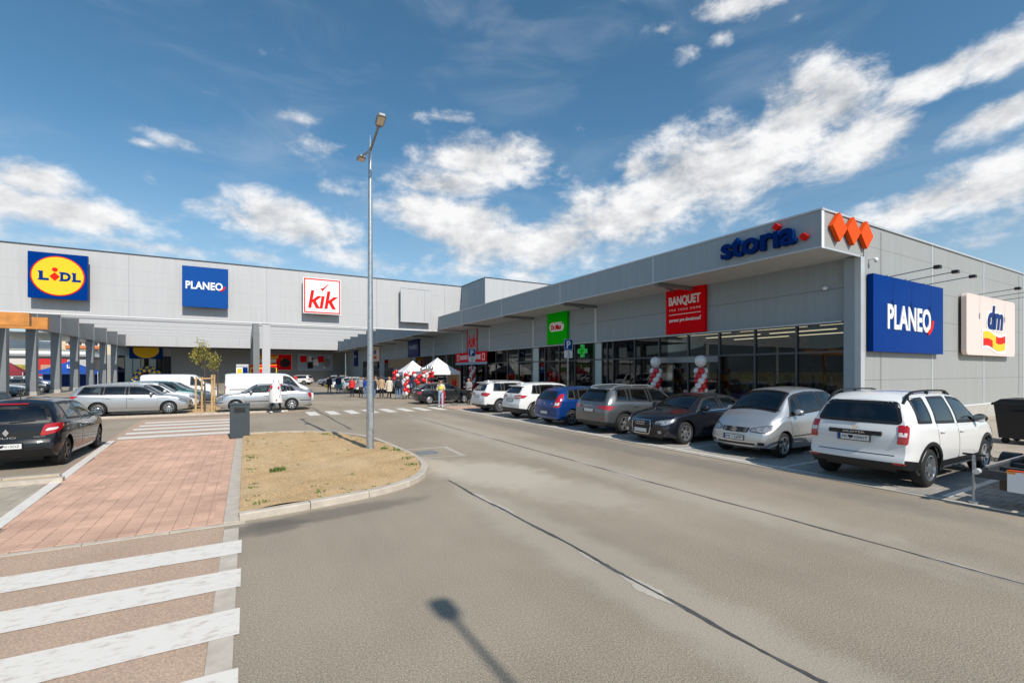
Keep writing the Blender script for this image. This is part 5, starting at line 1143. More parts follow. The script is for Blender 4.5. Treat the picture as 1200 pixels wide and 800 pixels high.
# ------------------------------------------------------------------ the vehicles of the right-hand row
Q = pi
SUVTAIL = [(.2, .10), (.35, .03), (.55, .0), (.78, .0), (.98, .05), (1.1, .10), (1.35, .24), (1.62, .42)]
def spec(**k): return k
DUST = spec(pillars=False, L=4.34, W=1.83, wb=2.70, fo=.83, wr=.345, zs=.30, gap=.075, ww=.22, paint='paint_white', clad=.50, spokes=5, rstyle='double', rim='alloy', glass='dark_glass', wsglass='car_glass', rwglass='dark_glass',
    top=[(-2.17, 1.567), (-2.08, 1.630), (-1.7, 1.688), (-.8, 1.719), (.0, 1.709), (.42, 1.662), (.6, 1.599), (1.22, 1.191), (1.4, 1.139), (1.8, 1.076), (2.05, 1.014), (2.17, 0.899)],
    belt=[(-2.17, 1.149), (-1.3, 1.123), (-.4, 1.087), (.6, 1.055), (1.2, 1.045), (1.7, 0.993), (2.0, 0.920), (2.17, 0.815)], nose=[(.3, -.10), (.5, 0), (.75, 0), (.95, -.08)],
    tail=[(.3, .07), (.42, .0), (.56, .0), (.60, .035), (.9, .05), (1.1, .12), (1.35, .25), (1.62, .40)], tum=.24,
    windows=[(-1.72, -1.22, .12, .05), (-1.08, -.22, .10, .0), (-.10, .95, .0, -.42)], ws=(1.18, .50, .90, .93), rw=(1.14, 1.53, .70, .57), doors=[(-1.06, -.16, .0, -.9), (-.14, .92, .02, .0)], arch=.055, mirror_mat='black_plastic',
    rails=(-1.75, .30, 'black_plastic'), handle='paint_white',
    patches=[('tail_light', [(-2.17, .715, .80), (-2.17, .885, .80), (-2.1, .905, 1.13), (-2.17, .77, 1.13)], (.80, -.6, 0), 'tail_red', .012), ('lamp_insert', [(-2.17, .745, .93), (-2.17, .865, .93), (-2.14, .87, 1.0), (-2.17, .76, 1.0)], (.80, -.6, 0), 'lamp_white', .016, True, .015),
             ('tailgate_line', [(-2.17, -.62, .585), (-2.17, .62, .585), (-2.17, .62, .60), (-2.17, -.62, .60)], (1, 0, 0), 'black_plastic', .003, False, 0), ('reflector', [(-2.17, .62, .44), (-2.17, .80, .44), (-2.17, .80, .475), (-2.17, .62, .475)], (1, -.3, 0), 'tail_red', .006),
             ('headlight', [(2.1, .50, .78), (2.0, .88, .80), (1.9, .90, .92), (2.1, .55, .92)], (-.8, -.6, 0), 'lamp_clear', .006), ('side_skirt_step', [(-.8, 1, .30), (.75, 1, .30), (.75, 1, .345), (-.8, 1, .345)], (0, -1, 0), 'alloy', .02, True, 0)],
    plates=[(False, .86, 'PK♥320DT')], extra=[badge_text('DUSTER', False, .955, .035, .36, 'alloy', (.86, .075)), tail_wiper(1.14, -.05, .48), badge_ring(False, 1.035, [('poly', [(-.05, .0), (-.02, .04), (.02, .04), (.05, 0), (.02, -.03), (-.02, -.03)])])])
MPV = spec(L=3.62, W=1.73, wb=2.43, fo=.74, wr=.305, zs=.21, paint='paint_silver', spokes=5, rim='alloy', rstyle='single', glass='car_glass',
    top=[(-1.81, 1.491), (-1.7, 1.575), (-1.2, 1.649), (-.5, 1.680), (.05, 1.664), (.40, 1.596), (1.05, 1.145), (1.25, 1.050), (1.5, 0.945), (1.68, 0.800), (1.76, 0.730), (1.81, 0.640)], belt=[(-1.81, 1.113), (-.8, 1.071), (.2, 1.008), (.95, 0.945), (1.3, 0.820), (1.6, 0.710), (1.81, 0.580)],
    nose=[(.2, -.08), (.42, .0), (.6, -.015), (.8, -.07)], tail=[(.2, .1), (.5, 0), (.9, .04), (1.1, .08), (1.5, .22)], bowF=.20, tum=.28, crown=.07,
    windows=[(-1.45, -.72, .1, .02), (-.62, .30, .02, .0), (.36, .82, .0, -.26)], ws=(1.08, .38, .90, .94), rw=(1.08, 1.40, .6, .52), doors=[(-.66, .72, .12, -.42), (-1.28, -.7, .0, -1.15)], mirror=.62, mirror_mat='paint_silver',
    patches=[('headlight', [(1.7, .36, .62), (1.62, .66, .60), (1.45, .80, .70), (1.40, .80, .80), (1.58, .60, .76), (1.72, .40, .70)], (-.80, -.55, -.22), 'lamp_clear', .008, True, .06), ('grille', [(1.81, -.33, .60), (1.81, .33, .60), (1.74, .36, .72), (1.74, -.36, .72)], (-1, 0, 0), 'black_plastic', .004, False, .04),
             ('lower_intake', [(1.8, -.48, .31), (1.8, .48, .31), (1.8, .50, .36), (1.8, -.50, .36)], (-1, 0, 0), 'black_plastic', .004, False, .02), ('fog_light', [(1.8, .60, .32), (1.7, .72, .32), (1.7, .72, .39), (1.8, .60, .39)], (-.85, -.5, 0), 'black_plastic', .004), ('rub_strip', [(-.65, 1, .50), (.72, 1, .50), (.72, 1, .525), (-.65, 1, .525)], (0, -1, 0), 'black_plastic', .008, True, 0), ('tail_light', [(-1.8, .62, .7), (-1.7, .84, .7), (-1.6, .84, 1.0), (-1.75, .66, 1.0)], (.8, -.6, 0), 'tail_red', .006)],
    plates=[(True, .475, 'PK·126FP')], extra=[front_wipers(1.08), badge_ring(True, .66, [('ring', 0, .062, .010), ('poly', [(0, .056), (.008, 0), (-.008, 0)]), ('poly', [(-.05, -.028), (.0, -.008), (.004, .008)]), ('poly', [(.05, -.028), (-.004, .008), (0, -.008)])])] +
          [(lambda zz: (lambda root, proj, patch, c: MB().bar(proj((1.8, -.30, zz), (-1, 0, 0), .008), proj((1.8, .30, zz), (-1, 0, 0), .008), .008, .01).build('grille_slat', 'paint_silver', root)))(z) for z in (.615, .637, .66, .682, .704)])
SEDAN = spec(L=4.70, W=1.83, wb=2.81, fo=.90, wr=.325, zs=.19, paint='paint_anthracite_blue', spokes=6, rim='alloy', rstyle='single', glass='car_glass',
    top=[(-2.35, .93), (-2.25, 1.0), (-1.9, 1.055), (-1.62, 1.10), (-.95, 1.37), (-.35, 1.43), (.15, 1.42), (.42, 1.375), (1.18, .995), (1.3, .965), (1.8, .885), (2.15, .80), (2.28, .73), (2.35, .64)], belt=[(-2.35, .90), (-1.7, .965), (-.6, .945), (.5, .915), (1.15, .89), (1.7, .82), (2.1, .735), (2.35, .58)],
    nose=[(.18, -.07), (.4, .0), (.6, -.01), (.75, -.05)], tail=[(.2, .07), (.55, 0), (.8, .01), (1.0, .08)], bowF=.24, tum=.42,
    windows=[(-1.42, -1.15, .22, .06), (-1.05, -.22, .12, .0), (-.13, .98, .0, -.50)], ws=(1.14, .40, .90, .93), rw_top=(-1.64, -.98, .86, .90), doors=[(-1.02, -.18, .0, -.85), (-.16, .95, .03, .0)], handle='chrome', mirror_mat='paint_anthracite_blue',
    patches=[('headlight', [(2.2, .42, .60), (2.1, .66, .56), (1.92, .83, .64), (1.82, .86, .74), (2.0, .72, .72), (2.2, .46, .67)], (-.8, -.6, 0), 'lamp_clear', .007, True, .04), ('grille', [(2.35, -.30, .30), (2.35, .30, .30), (2.35, .36, .52), (2.3, .33, .68), (2.3, -.33, .68), (2.35, -.36, .52)], (-1, 0, 0), 'black_plastic', .006, False, .06),
             ('lower_intake', [(2.3, .45, .30), (2.15, .74, .32), (2.15, .74, .42), (2.3, .45, .42)], (-.85, -.5, 0), 'black_plastic', .005), ('fog_light', [(2.25, .56, .33), (2.2, .66, .33), (2.2, .66, .41), (2.25, .56, .41)], (-.85, -.5, 0), 'lamp_clear', .009, True, .04), ('tail_light', [(-2.3, .48, .72), (-2.2, .86, .72), (-2.05, .88, .88), (-2.3, .5, .88)], (.8, -.6, 0), 'tail_red', .006), ('window_chrome', [(-1.4, 1, .965), (1.0, 1, .905), (1.0, 1, .925), (-1.4, 1, .985)], (0, -1, 0), 'chrome', .008, True, 0)],
    plates=[(True, .40, '')], extra=[front_wipers(1.14), badge_ring(True, .60, [('ring', y, .052, .010) for y in (-.123, -.041, .041, .123)])], rings=[('grille_frame', [(2.35, -.30, .30), (2.35, .30, .30), (2.35, .36, .52), (2.3, .33, .68), (2.3, -.33, .68), (2.35, -.36, .52)], (-1, 0, 0), .010, .012, .014, 'chrome')])
GSUV = spec(L=4.38, W=1.84, wb=2.64, fo=.88, wr=.345, zs=.25, paint='paint_grey', spokes=5, rim='alloy', rstyle='double', clad=.40, arch=.05, glass='dark_glass',
    top=[(-2.19, 1.46), (-2.1, 1.53), (-1.6, 1.60), (-.7, 1.615), (.1, 1.60), (.45, 1.55), (1.22, 1.10), (1.4, 1.06), (1.9, .98), (2.1, .90), (2.19, .78)], belt=[(-2.19, 1.08), (-1.3, 1.06), (-.3, 1.02), (.6, .99), (1.2, .97), (1.8, .90), (2.19, .72)],
    nose=[(.25, -.08), (.5, 0), (.7, 0), (.9, -.06)], tail=[(.25, .08), (.45, .0), (.7, .0), (.95, .05), (1.05, .10), (1.3, .27), (1.6, .47)], tum=.34,
    windows=[(-1.70, -1.18, .14, .05), (-1.06, -.22, .10, .0), (-.10, .98, .0, -.46)], ws=(1.18, .44, .90, .93), rw=(1.08, 1.42, .66, .54), doors=[(-1.02, -.17, .0, -.86), (-.15, .94, .03, .02)], rails=(-1.75, .25, 'alloy'), mirror_mat='paint_grey',
    patches=[('tail_light', [(-2.2, .46, .86), (-2.2, .70, .83), (-2.05, .94, .80), (-1.9, .96, .93), (-2.15, .72, .96), (-2.2, .46, .93)], (.78, -.62, 0), 'tail_red', .008, True, .02), ('reflector', [(-2.19, .55, .50), (-2.19, .78, .50), (-2.19, .78, .53), (-2.19, .55, .53)], (1, -.3, 0), 'tail_red', .006)],
    plates=[(False, .78, '')], extra=[spoiler(1.475, 1.15, .12, 'paint_grey'), badge_text('SKODA', False, .935, .028, .40, 'chrome'), tail_wiper(1.11, -.05, .42)])
BHATCH = spec(L=4.25, W=1.78, wb=2.65, fo=.85, wr=.31, zs=.21, paint='paint_blue', spokes=5, rim='alloy', glass='dark_glass',
    top=[(-2.12, 1.33), (-2.02, 1.41), (-1.5, 1.475), (-.6, 1.50), (.1, 1.48), (.42, 1.43), (1.28, .98), (1.45, .95), (1.85, .87), (2.05, .78), (2.12, .66)], belt=[(-2.12, 1.02), (-1.2, .99), (0, .94), (1.2, .89), (1.7, .81), (2.12, .6)],
    nose=[(.2, -.08), (.45, 0), (.75, -.05)], tail=[(.2, .08), (.42, .0), (.7, .0), (.9, .05), (1.0, .09), (1.25, .25), (1.45, .42)], tum=.38,
    windows=[(-1.60, -1.22, .16, .06), (-1.06, -.22, .10, 0), (-.12, .98, 0, -.48)], ws=(1.22, .42, .9, .93), rw=(.99, 1.31, .64, .50), doors=[(-1.0, -.18, 0, -.84), (-.16, .94, .03, .0)],
    patches=[('tail_light', [(-2.1, .60, .70), (-2.0, .84, .72), (-1.85, .84, 1.02), (-1.75, .78, 1.22), (-1.85, .70, 1.2), (-2.05, .66, .98)], (.80, -.60, 0), 'tail_red', .01, True, .03), ('lamp_insert', [(-2.1, .66, .78), (-2.0, .80, .79), (-1.95, .80, .9), (-2.05, .68, .9)], (.80, -.60, 0), 'lamp_white', .014, True, .02), ('high_brake_light', [(-1.8, -.18, 1.345), (-1.8, .18, 1.345), (-1.8, .18, 1.365), (-1.8, -.18, 1.365)], (1, 0, 0), 'tail_red', .01, False, 0)],
    plates=[(False, .50, '')], extra=[tail_wiper(1.02, -.05, .4), badge_ring(False, .86, [('ring', 0, .05, .012), ('poly', [(-.03, -.03), (-.018, -.03), (.03, .03), (.018, .03)])]), badge_text('i30', False, .84, .035, .1, 'chrome', None, -.5)])
XOVER = spec(L=4.38, W=1.81, wb=2.65, fo=.88, wr=.345, zs=.25, paint='paint_white', spokes=10, rim='alloy', clad=.46, arch=.05, glass='dark_glass',
    top=[(-2.19, 1.40), (-2.1, 1.48), (-1.6, 1.565), (-.7, 1.595), (.05, 1.58), (.42, 1.53), (1.22, 1.08), (1.4, 1.04), (1.9, .95), (2.1, .88), (2.19, .76)], belt=[(-2.19, 1.12), (-1.5, 1.08), (-.3, 1.02), (.6, .98), (1.2, .95), (1.8, .88), (2.19, .7)],
    nose=[(.25, -.08), (.5, 0), (.9, -.06)], tail=[(.25, .09), (.42, .0), (.62, .0), (.8, .05), (1.0, .09), (1.1, .14), (1.35, .36), (1.55, .5)], tum=.38,
    windows=[(-1.55, -1.24, .2, .06), (-1.10, -.24, .10, 0), (-.12, .98, 0, -.46)], ws=(1.18, .42, .9, .93), rw=(1.12, 1.38, .60, .48), doors=[(-1.03, -.18, 0, -.86), (-.16, .94, .03, .0)], fin=-1.5,
    patches=[('tail_light', [(-2.2, .40, .96), (-2.18, .62, .90), (-2.0, .92, .92), (-1.85, .96, 1.04), (-2.1, .70, 1.05), (-2.2, .42, 1.02)], (.75, -.66, 0), 'tail_red', .012, True, .02), ('lamp_insert', [(-2.2, .50, .955), (-2.1, .76, .94), (-2.05, .82, .98), (-2.18, .52, .985)], (.75, -.66, 0), 'lamp_white', .017, True, .01)],
    plates=[(False, .82, '')], extra=[tail_wiper(1.14, -.05, .4), spoiler(1.42, 1.1, .12, 'paint_white'), badge_ring(False, 1.04, [('ring', 0, .05, .012)])])
XSUV = spec(L=4.44, W=1.82, wb=2.67, fo=.86, wr=.35, zs=.25, paint='paint_white', spokes=10, rim='alloy', clad=.44, glass='dark_glass',
    top=[(-2.22, 1.46), (-2.12, 1.53), (-1.6, 1.585), (-.7, 1.605), (.05, 1.59), (.40, 1.54), (1.18, 1.10), (1.4, 1.06), (1.9, .99), (2.12, .92), (2.22, .8)], belt=[(-2.22, 1.09), (-1.3, 1.06), (0, 1.02), (1.2, .98), (1.8, .92), (2.22, .74)],
    nose=[(.25, -.08), (.5, 0), (.9, -.04)], tail=[(.25, .1), (.45, .0), (.65, .0), (.85, .04), (1.05, .10), (1.3, .27), (1.55, .44)], tum=.36,
    windows=[(-1.70, -1.20, .16, .05), (-1.08, -.24, .10, 0), (-.12, .96, 0, -.46)], ws=(1.14, .42, .9, .93), rw=(1.10, 1.40, .62, .52), doors=[(-1.03, -.18, 0, -.86), (-.16, .92, .03, .0)], rails=(-1.6, .2, 'alloy'), fin=-1.5,
    patches=[('tail_light', [(-2.22, .42, .92), (-2.22, .60, .86), (-2.1, .90, .82), (-1.95, .96, .98), (-2.1, .84, 1.02), (-2.22, .50, 1.0)], (.75, -.66, 0), 'tail_red', .01, True, .03), ('exhaust_trim', [(-2.22, -.5, .42), (-2.22, .5, .42), (-2.22, .4, .50), (-2.22, -.4, .50)], (1, 0, 0), 'alloy', .01, False, .03)],
    plates=[(False, .83, '')], extra=[spoiler(1.49, 1.15, .14, 'paint_white'), tail_wiper(1.13, -.05, .42)])
OLDHATCH = spec(L=4.15, W=1.70, wb=2.52, fo=.82, wr=.29, zs=.2, paint='paint_dark_grey', rstyle='cover', rim='alloy', glass='car_glass',
    top=[(-2.07, 1.0), (-2.0, 1.08), (-1.85, 1.14), (-1.3, 1.38), (-.6, 1.42), (.1, 1.40), (.38, 1.36), (1.08, .98), (1.25, .95), (1.7, .88), (1.98, .80), (2.07, .68)], belt=[(-2.07, .97), (-1.0, .94), (0, .91), (1.05, .88), (1.7, .81), (2.07, .62)],
    nose=[(.2, -.06), (.45, 0), (.75, -.05)], tail=[(.2, .06), (.45, 0), (.7, .01), (.95, .05), (1.1, .08)], tum=.36,
    windows=[(-1.62, -1.12, .22, .05), (-1.02, -.26, .06, 0), (-.17, .88, 0, -.42)], ws=(1.04, .36, .9, .93), rw_top=(-1.84, -1.32, .86, .88), doors=[(-.98, -.22, 0, -.82), (-.20, .86, .02, -.05)],
    patches=[('tail_light', [(-2.05, .5, .68), (-1.95, .83, .68), (-1.85, .83, .85), (-2.05, .52, .85)], (.8, -.6, 0), 'tail_red', .008), ('rub_strip', [(-1.0, 1, .52), (.9, 1, .52), (.9, 1, .56), (-1.0, 1, .56)], (0, -1, 0), 'black_plastic', .01, True, 0), ('headlight', [(2.0, .4, .58), (1.9, .8, .6), (1.85, .8, .7), (2.0, .45, .7)], (-.9, -.4, 0), 'lamp_clear', .006)],
    plates=[(False, .80, '')], antenna=.2)
CLIO = spec(L=3.99, W=1.72, wb=2.60, fo=.79, wr=.305, zs=.2, paint='paint_black', spokes=5, rim='dark_alloy', glass='dark_glass', rwglass='dark_glass',
    top=[(-1.995, 1.34), (-1.9, 1.41), (-1.4, 1.475), (-.6, 1.49), (.05, 1.465), (.38, 1.41), (1.2, .98), (1.36, .95), (1.7, .86), (1.9, .77), (1.995, .64)], belt=[(-1.995, 1.0), (-1.2, .98), (-.3, .93), (.6, .90), (1.15, .88), (1.6, .80), (1.995, .58)],
    nose=[(.2, -.08), (.45, 0), (.75, -.06)], tail=[(.2, .09), (.4, .0), (.55, .0), (.62, .05), (.85, .07), (.98, .10), (1.2, .22), (1.42, .38)], tum=.38, bowR=.14,
    windows=[(-1.30, -.42, .10, .0, 'dark_glass'), (-.30, .94, .0, -.44, 'car_glass')], ws=(1.15, .38, .9, .93), rw=(.98, 1.33, .68, .54), doors=[(-.42, .92, .03, -.25)], mirror_mat='paint_black',
    patches=[('tail_light', [(-1.95, .54, .70), (-1.9, .74, .74), (-1.7, .86, .84), (-1.6, .86, .92), (-1.75, .80, .97), (-1.92, .62, .95)], (.80, -.60, 0), 'tail_red', .012, True, .06), ('lamp_insert', [(-1.93, .62, .80), (-1.8, .76, .83), (-1.78, .78, .88), (-1.92, .66, .86)], (.80, -.60, 0), 'lamp_white', .018, True, .03),
             ('high_brake_light', [(-1.7, -.24, 1.362), (-1.7, .24, 1.362), (-1.7, .24, 1.385), (-1.7, -.24, 1.385)], (1, 0, 0), 'tail_red', .012, False, 0), ('sill_chrome', [(-.7, 1, .265), (.75, 1, .265), (.75, 1, .285), (-.7, 1, .285)], (0, -1, 0), 'alloy', .008, True, 0), ('side_film', [(-.3, 1, .42), (.7, 1, .36), (.7, 1, .48), (-.3, 1, .56)], (0, -1, 0), 'paint_black', .005)],
    plates=[(False, .52, 'PK♥015DZ')], antenna=-1.2, extra=[badge_ring(False, .80, [('poly', [(0, .075), (.05, 0), (0, -.075), (-.05, 0)])], 'chrome'), badge_text('CLIO', False, .69, .035, .32, 'chrome'), badge_text('ESSENCE', False, .69, .018, .18, 'chrome', None, -.5), tail_wiper(1.0, -.04, -.42)])
WAGON = spec(L=4.66, W=1.80, wb=2.68, fo=.88, wr=.315, zs=.2, paint='paint_silver', spokes=10, rim='alloy', glass='car_glass',
    top=[(-2.33, 1.32), (-2.22, 1.41), (-1.7, 1.46), (-.7, 1.485), (.1, 1.475), (.42, 1.43), (1.22, .98), (1.4, .95), (1.9, .87), (2.18, .78), (2.33, .65)], belt=[(-2.33, 1.0), (-1, .96), (0, .935), (1.2, .90), (1.8, .82), (2.33, .6)],
    nose=[(.2, -.07), (.45, 0), (.75, -.05)], tail=[(.2, .08), (.45, 0), (.75, .01), (1.0, .06), (1.2, .17), (1.42, .32)], tum=.38,
    windows=[(-1.98, -1.16, .22, .04), (-1.06, -.22, .04, 0), (-.12, 1.0, 0, -.50)], ws=(1.18, .42, .9, .93), rw=(.98, 1.32, .64, .52), doors=[(-1.02, -.18, 0, -.86), (-.16, .98, .03, 0)], rails=(-1.8, .2, 'alloy'),
    patches=[('headlight', [(2.25, .42, .60), (2.15, .68, .57), (1.95, .86, .63), (1.85, .88, .72), (2.05, .74, .72), (2.22, .46, .67)], (-.8, -.6, 0), 'lamp_clear', .007, True, .03), ('tail_light', [(-2.3, .46, .80), (-2.2, .86, .80), (-2.0, .9, .95), (-2.3, .5, .95)], (.8, -.6, 0), 'tail_red', .008), ('grille', [(2.3, -.42, .58), (2.3, .42, .58), (2.3, .42, .64), (2.3, -.42, .64)], (-1, 0, 0), 'black_plastic', .004, False, .02), ('lower_intake', [(2.3, -.7, .28), (2.3, .7, .28), (2.3, .66, .40), (2.3, -.66, .40)], (-1, 0, 0), 'black_plastic', .004, False, .03), ('window_chrome', [(-1.75, 1, .99), (1.0, 1, .925), (1.0, 1, .94), (-1.75, 1, 1.005)], (0, -1, 0), 'chrome', .006, True, 0)],
    plates=[(True, .44, '')])
LIFT = spec(L=4.52, W=1.74, wb=2.58, fo=.90, wr=.305, zs=.2, paint='paint_silver', spokes=7, rim='alloy', glass='car_glass',
    top=[(-2.26, .96), (-2.2, 1.02), (-1.95, 1.08), (-1.75, 1.13), (-1.0, 1.38), (-.4, 1.43), (.15, 1.41), (.42, 1.37), (1.15, .99), (1.3, .96), (1.8, .88), (2.1, .80), (2.26, .66)], belt=[(-2.26, .94), (-1.4, .96), (0, .92), (1.15, .89), (1.8, .81), (2.26, .6)],
    nose=[(.2, -.07), (.45, 0), (.75, -.04)], tail=[(.2, .08), (.5, 0), (.8, .01), (1.0, .06)], tum=.38,
    windows=[(-1.45, -1.12, .20, .05), (-1.02, -.24, .08, 0), (-.14, .96, 0, -.48)], ws=(1.10, .40, .9, .93), rw_top=(-1.78, -1.05, .86, .88), doors=[(-.98, -.2, 0, -.84), (-.18, .94, .03, 0)],
    patches=[('headlight', [(2.2, .42, .60), (2.1, .70, .58), (1.95, .82, .62), (1.95, .82, .72), (2.18, .46, .70)], (-.85, -.5, 0), 'lamp_clear', .007), ('tail_light', [(-2.25, .52, .66), (-2.15, .84, .66), (-2.05, .86, .90), (-2.25, .56, .90)], (.75, -.66, 0), 'tail_red', .008), ('rub_strip', [(-1.0, 1, .50), (.95, 1, .50), (.95, 1, .535), (-1.0, 1, .535)], (0, -1, 0), 'black_plastic', .009, True, 0), ('bumper_strip', [(2.2, -.8, .47), (2.2, .8, .47), (2.2, .8, .51), (2.2, -.8, .51)], (-1, 0, 0), 'black_plastic', .006, False, 0), ('bumper_strip', [(1.9, 1, .47), (2.1, 1, .47), (2.1, 1, .51), (1.9, 1, .51)], (0, -1, 0), 'black_plastic', .006, True, 0), ('bumper_strip', [(-2.15, 1, .50), (-1.6, 1, .50), (-1.6, 1, .54), (-2.15, 1, .54)], (0, -1, 0), 'black_plastic', .006, True, 0)],
    plates=[(True, .42, '')])
VAN = spec(L=4.85, W=1.92, wb=3.10, fo=.85, wr=.33, zs=.26, paint='paint_white', rstyle='cover', rim='alloy', glass='car_glass', van=True, side=[(0, .95), (.12, .98), (.35, 1), (.62, 1.0), (.85, .99), (1, .975)],
    top=[(-2.425, 1.88), (-2.35, 1.93), (-1.5, 1.97), (0, 1.97), (.75, 1.94), (1.0, 1.86), (1.65, 1.30), (1.8, 1.22), (2.1, 1.10), (2.3, .98), (2.425, .78)], belt=[(-2.425, 1.2), (0, 1.16), (1.5, 1.08), (1.9, 1.0), (2.2, .88), (2.425, .7)],
    nose=[(.25, -.08), (.5, 0), (1.0, -.1)], tail=[(.25, .05), (.5, 0), (1.1, .02), (1.9, .07)], tum=.16, planr=[(0, .92), (.05, .95), (.15, .97), (.4, .99), (1.5, 1.0), (2.5, 1.0)], crown=.06,
    windows=[(.62, 1.55, .0, -.52)], ws=(1.68, 1.0, .9, .93), rw=(1.2, 1.7, .74, .68), doors=[(.50, 1.52, .03, .62)], mirror=1.3, mirror_mat='black_plastic',
    patches=[('slide_rail', [(-2.1, 1, 1.02), (-.5, 1, 1.02), (-.5, 1, 1.055), (-2.1, 1, 1.055)], (0, -1, 0), 'black_plastic', .006, True, 0), ('tail_light', [(-2.42, .82, .8), (-2.4, .95, .8), (-2.36, .95, 1.25), (-2.42, .84, 1.25)], (.8, -.6, 0), 'tail_red', .012), ('panel_gap', [(.42, 1, .42), (.435, 1, .42), (.435, 1, 1.85), (.42, 1, 1.85)], (0, -1, 0), 'steel_grey', .003, True, 0), ('panel_gap', [(-.62, 1, .42), (-.605, 1, .42), (-.605, 1, 1.85), (-.62, 1, 1.85)], (0, -1, 0), 'steel_grey', .003, True, 0), ('headlight', [(2.3, .5, .76), (2.1, .88, .8), (1.95, .9, 1.0), (2.2, .55, .92)], (-.8, -.6, 0), 'lamp_clear', .007), ('rear_bumper', [(-2.42, -.9, .3), (-2.42, .9, .3), (-2.42, .9, .62), (-2.42, -.9, .62)], (1, 0, 0), 'black_plastic', .02, False, .03), ('rear_bumper', [(-2.4, 1, .3), (-2.0, 1, .3), (-2.1, 1, .62), (-2.4, 1, .62)], (0, -1, 0), 'black_plastic', .012, True, .03)],
    plates=[])
ROW = 'cars parked along the shop front'
def place(S, name, label, loc, rz, group, paint=None, cat='car', scale=None):
    if paint: S = dict(S); S['paint'] = paint
    r = make_car(S, name, label, group, loc, rz, cat)
    if scale: r.scale = (scale, scale, scale)
    return r
ZB = .011
place(DUST, 'parked_car', 'white off-road car with black roof rails and black lower cladding, seen from behind', (12.64, 4.62, ZB), 0, ROW, scale=1.05)
place(MPV, 'parked_car', 'silver short minivan-like car parked nose out beside the white off-road car', (12.92, 7.65, ZB), pi, ROW, scale=1.05)
place(SEDAN, 'parked_car', 'black sedan with chrome framed grille parked nose out between silver and grey cars', (12.95, 10.42, ZB), pi, ROW, scale=1.05)
place(GSUV, 'parked_car', 'grey metallic off-road car with silver roof rails beside the black sedan', (12.95, 13.12, ZB), 0, ROW, scale=1.05)
place(BHATCH, 'parked_car', 'bright blue hatchback between the grey and the white cars', (12.85, 15.95, ZB), 0, ROW, scale=1.05)
place(XOVER, 'parked_car', 'white crossover with black cladding next to the bright blue hatchback', (13.0, 19.0, ZB), 0, ROW, scale=1.05)
place(XSUV, 'parked_car', 'farther white off-road car with silver roof rails beside the bicycle', (13.1, 22.7, ZB), 0, ROW, scale=1.05)
place(OLDHATCH, 'parked_car', 'old dark grey hatchback parked in front of the white tents', (11.9, 30.5, ZB), 0, ROW)
# left-hand vehicles
place(CLIO, 'parked_car', 'black three door hatchback parked at the path edge, seen from behind', (-4.56, 16.35, ZB), pi / 2, 'cars parked in the left area', scale=1.05)
LG = 'cars parked in front of the courtyard'
place(WAGON, 'parked_car', 'silver estate car with roof rails, front one of the row by the young tree', (-4.95, 30.3, .02), 0, LG, scale=1.04)
place(LIFT, 'parked_car', 'silver liftback car in front of the white van', (.95, 29.9, .02), pi, LG, scale=1.06)
place(VAN, 'parked_van', 'white delivery van behind the silver liftback car', (1.35, 33.4, .02), 0, LG, cat='van', scale=1.05)
place(WAGON, 'parked_car', 'white estate car directly behind the silver estate', (-4.75, 33.2, .02), 0, LG, paint='paint_white', scale=1.05)
place(XOVER, 'parked_car', 'dark teal car third in the row behind the silver estate', (-4.5, 36.2, .02), 0, LG, paint='paint_teal')
place(WAGON, 'parked_car', 'blue-grey estate fourth in the row behind the silver estate', (-4.4, 39.0, .02), 0, LG, paint='paint_bluegrey')
place(VAN, 'parked_van', 'white van fifth in the row, farthest behind the silver estate', (-4.2, 42.4, .02), 0, LG, cat='van')
# cars out in the courtyard: copies of the ones above with their own paint
def recolour(root, pm, old):
    for o in root.children_recursive:
        if o.type == 'MESH':
            for i, sl in enumerate(o.material_slots):
                if sl.material and sl.material.name in old: sl.link = 'OBJECT'; sl.material = M[pm]
PAINTS = {m.name for k, m in M.items() if k.startswith('paint_')}
src = {o['label'][:12] + str(i): o for i, o in enumerate([x for x in bpy.data.objects if x.name.startswith('parked_car')])}
SRC = [x for x in bpy.data.objects if x.name.startswith('parked_car')]
def dup(i, loc, rz, pm, label, group):
    r = copy_tree(SRC[i]); r.location = loc; r.rotation_euler = (0, 0, rz); r['label'] = label; r['group'] = group; r.scale = (1, 1, 1); recolour(r, pm, PAINTS); return r
CG = 'cars parked along the shaded wing in the courtyard'
for i, (k, y, pm, lb) in enumerate([(5, 47.6, 'paint_white', 'white car nearest the crowd in the courtyard row'), (9, 50.8, 'paint_red', 'red car second from the crowd in the courtyard row'), (4, 54.2, 'paint_light', 'pale car third from the crowd in the courtyard row'), (2, 58, 'paint_teal', 'teal car fourth from the crowd in the courtyard row'), (9, 62.5, 'paint_white', 'white car fifth from the crowd in the courtyard row'),
                                    (4, 67.5, 'paint_navy', 'navy car sixth from the crowd in the courtyard row'), (6, 74, 'paint_light', 'pale car seventh from the crowd in the courtyard row')]):
    dup(k, (11.4, y, .0), pi, pm, lb, CG)
dup(6, (7.5, 84, 0), pi / 2 * 0 + 2.6, 'paint_white', 'white off-road car standing in front of the far product poster', CG)
LC = 'cars parked beyond the left column row'
for i, (k, x, y, rz, pm, lb) in enumerate([(9, -20.3, 61, 0, 'paint_white', 'white car beside the second left courtyard column'), (2, -19.5, 57.4, 0, 'paint_bluegrey', 'grey-green car lowest behind the first left courtyard column'), (4, -19.6, 66.5, 0, 'paint_grey', 'dark grey car behind the second left courtyard column'), (0, -21, 71.5, 0, 'paint_light', 'pale car near the blue tent'), (5, -25.5, 62.5, 0, 'paint_light', 'pale car farther left beside the dark red tent')]): dup(k, (x, y, 0), rz, pm, lb, LC)
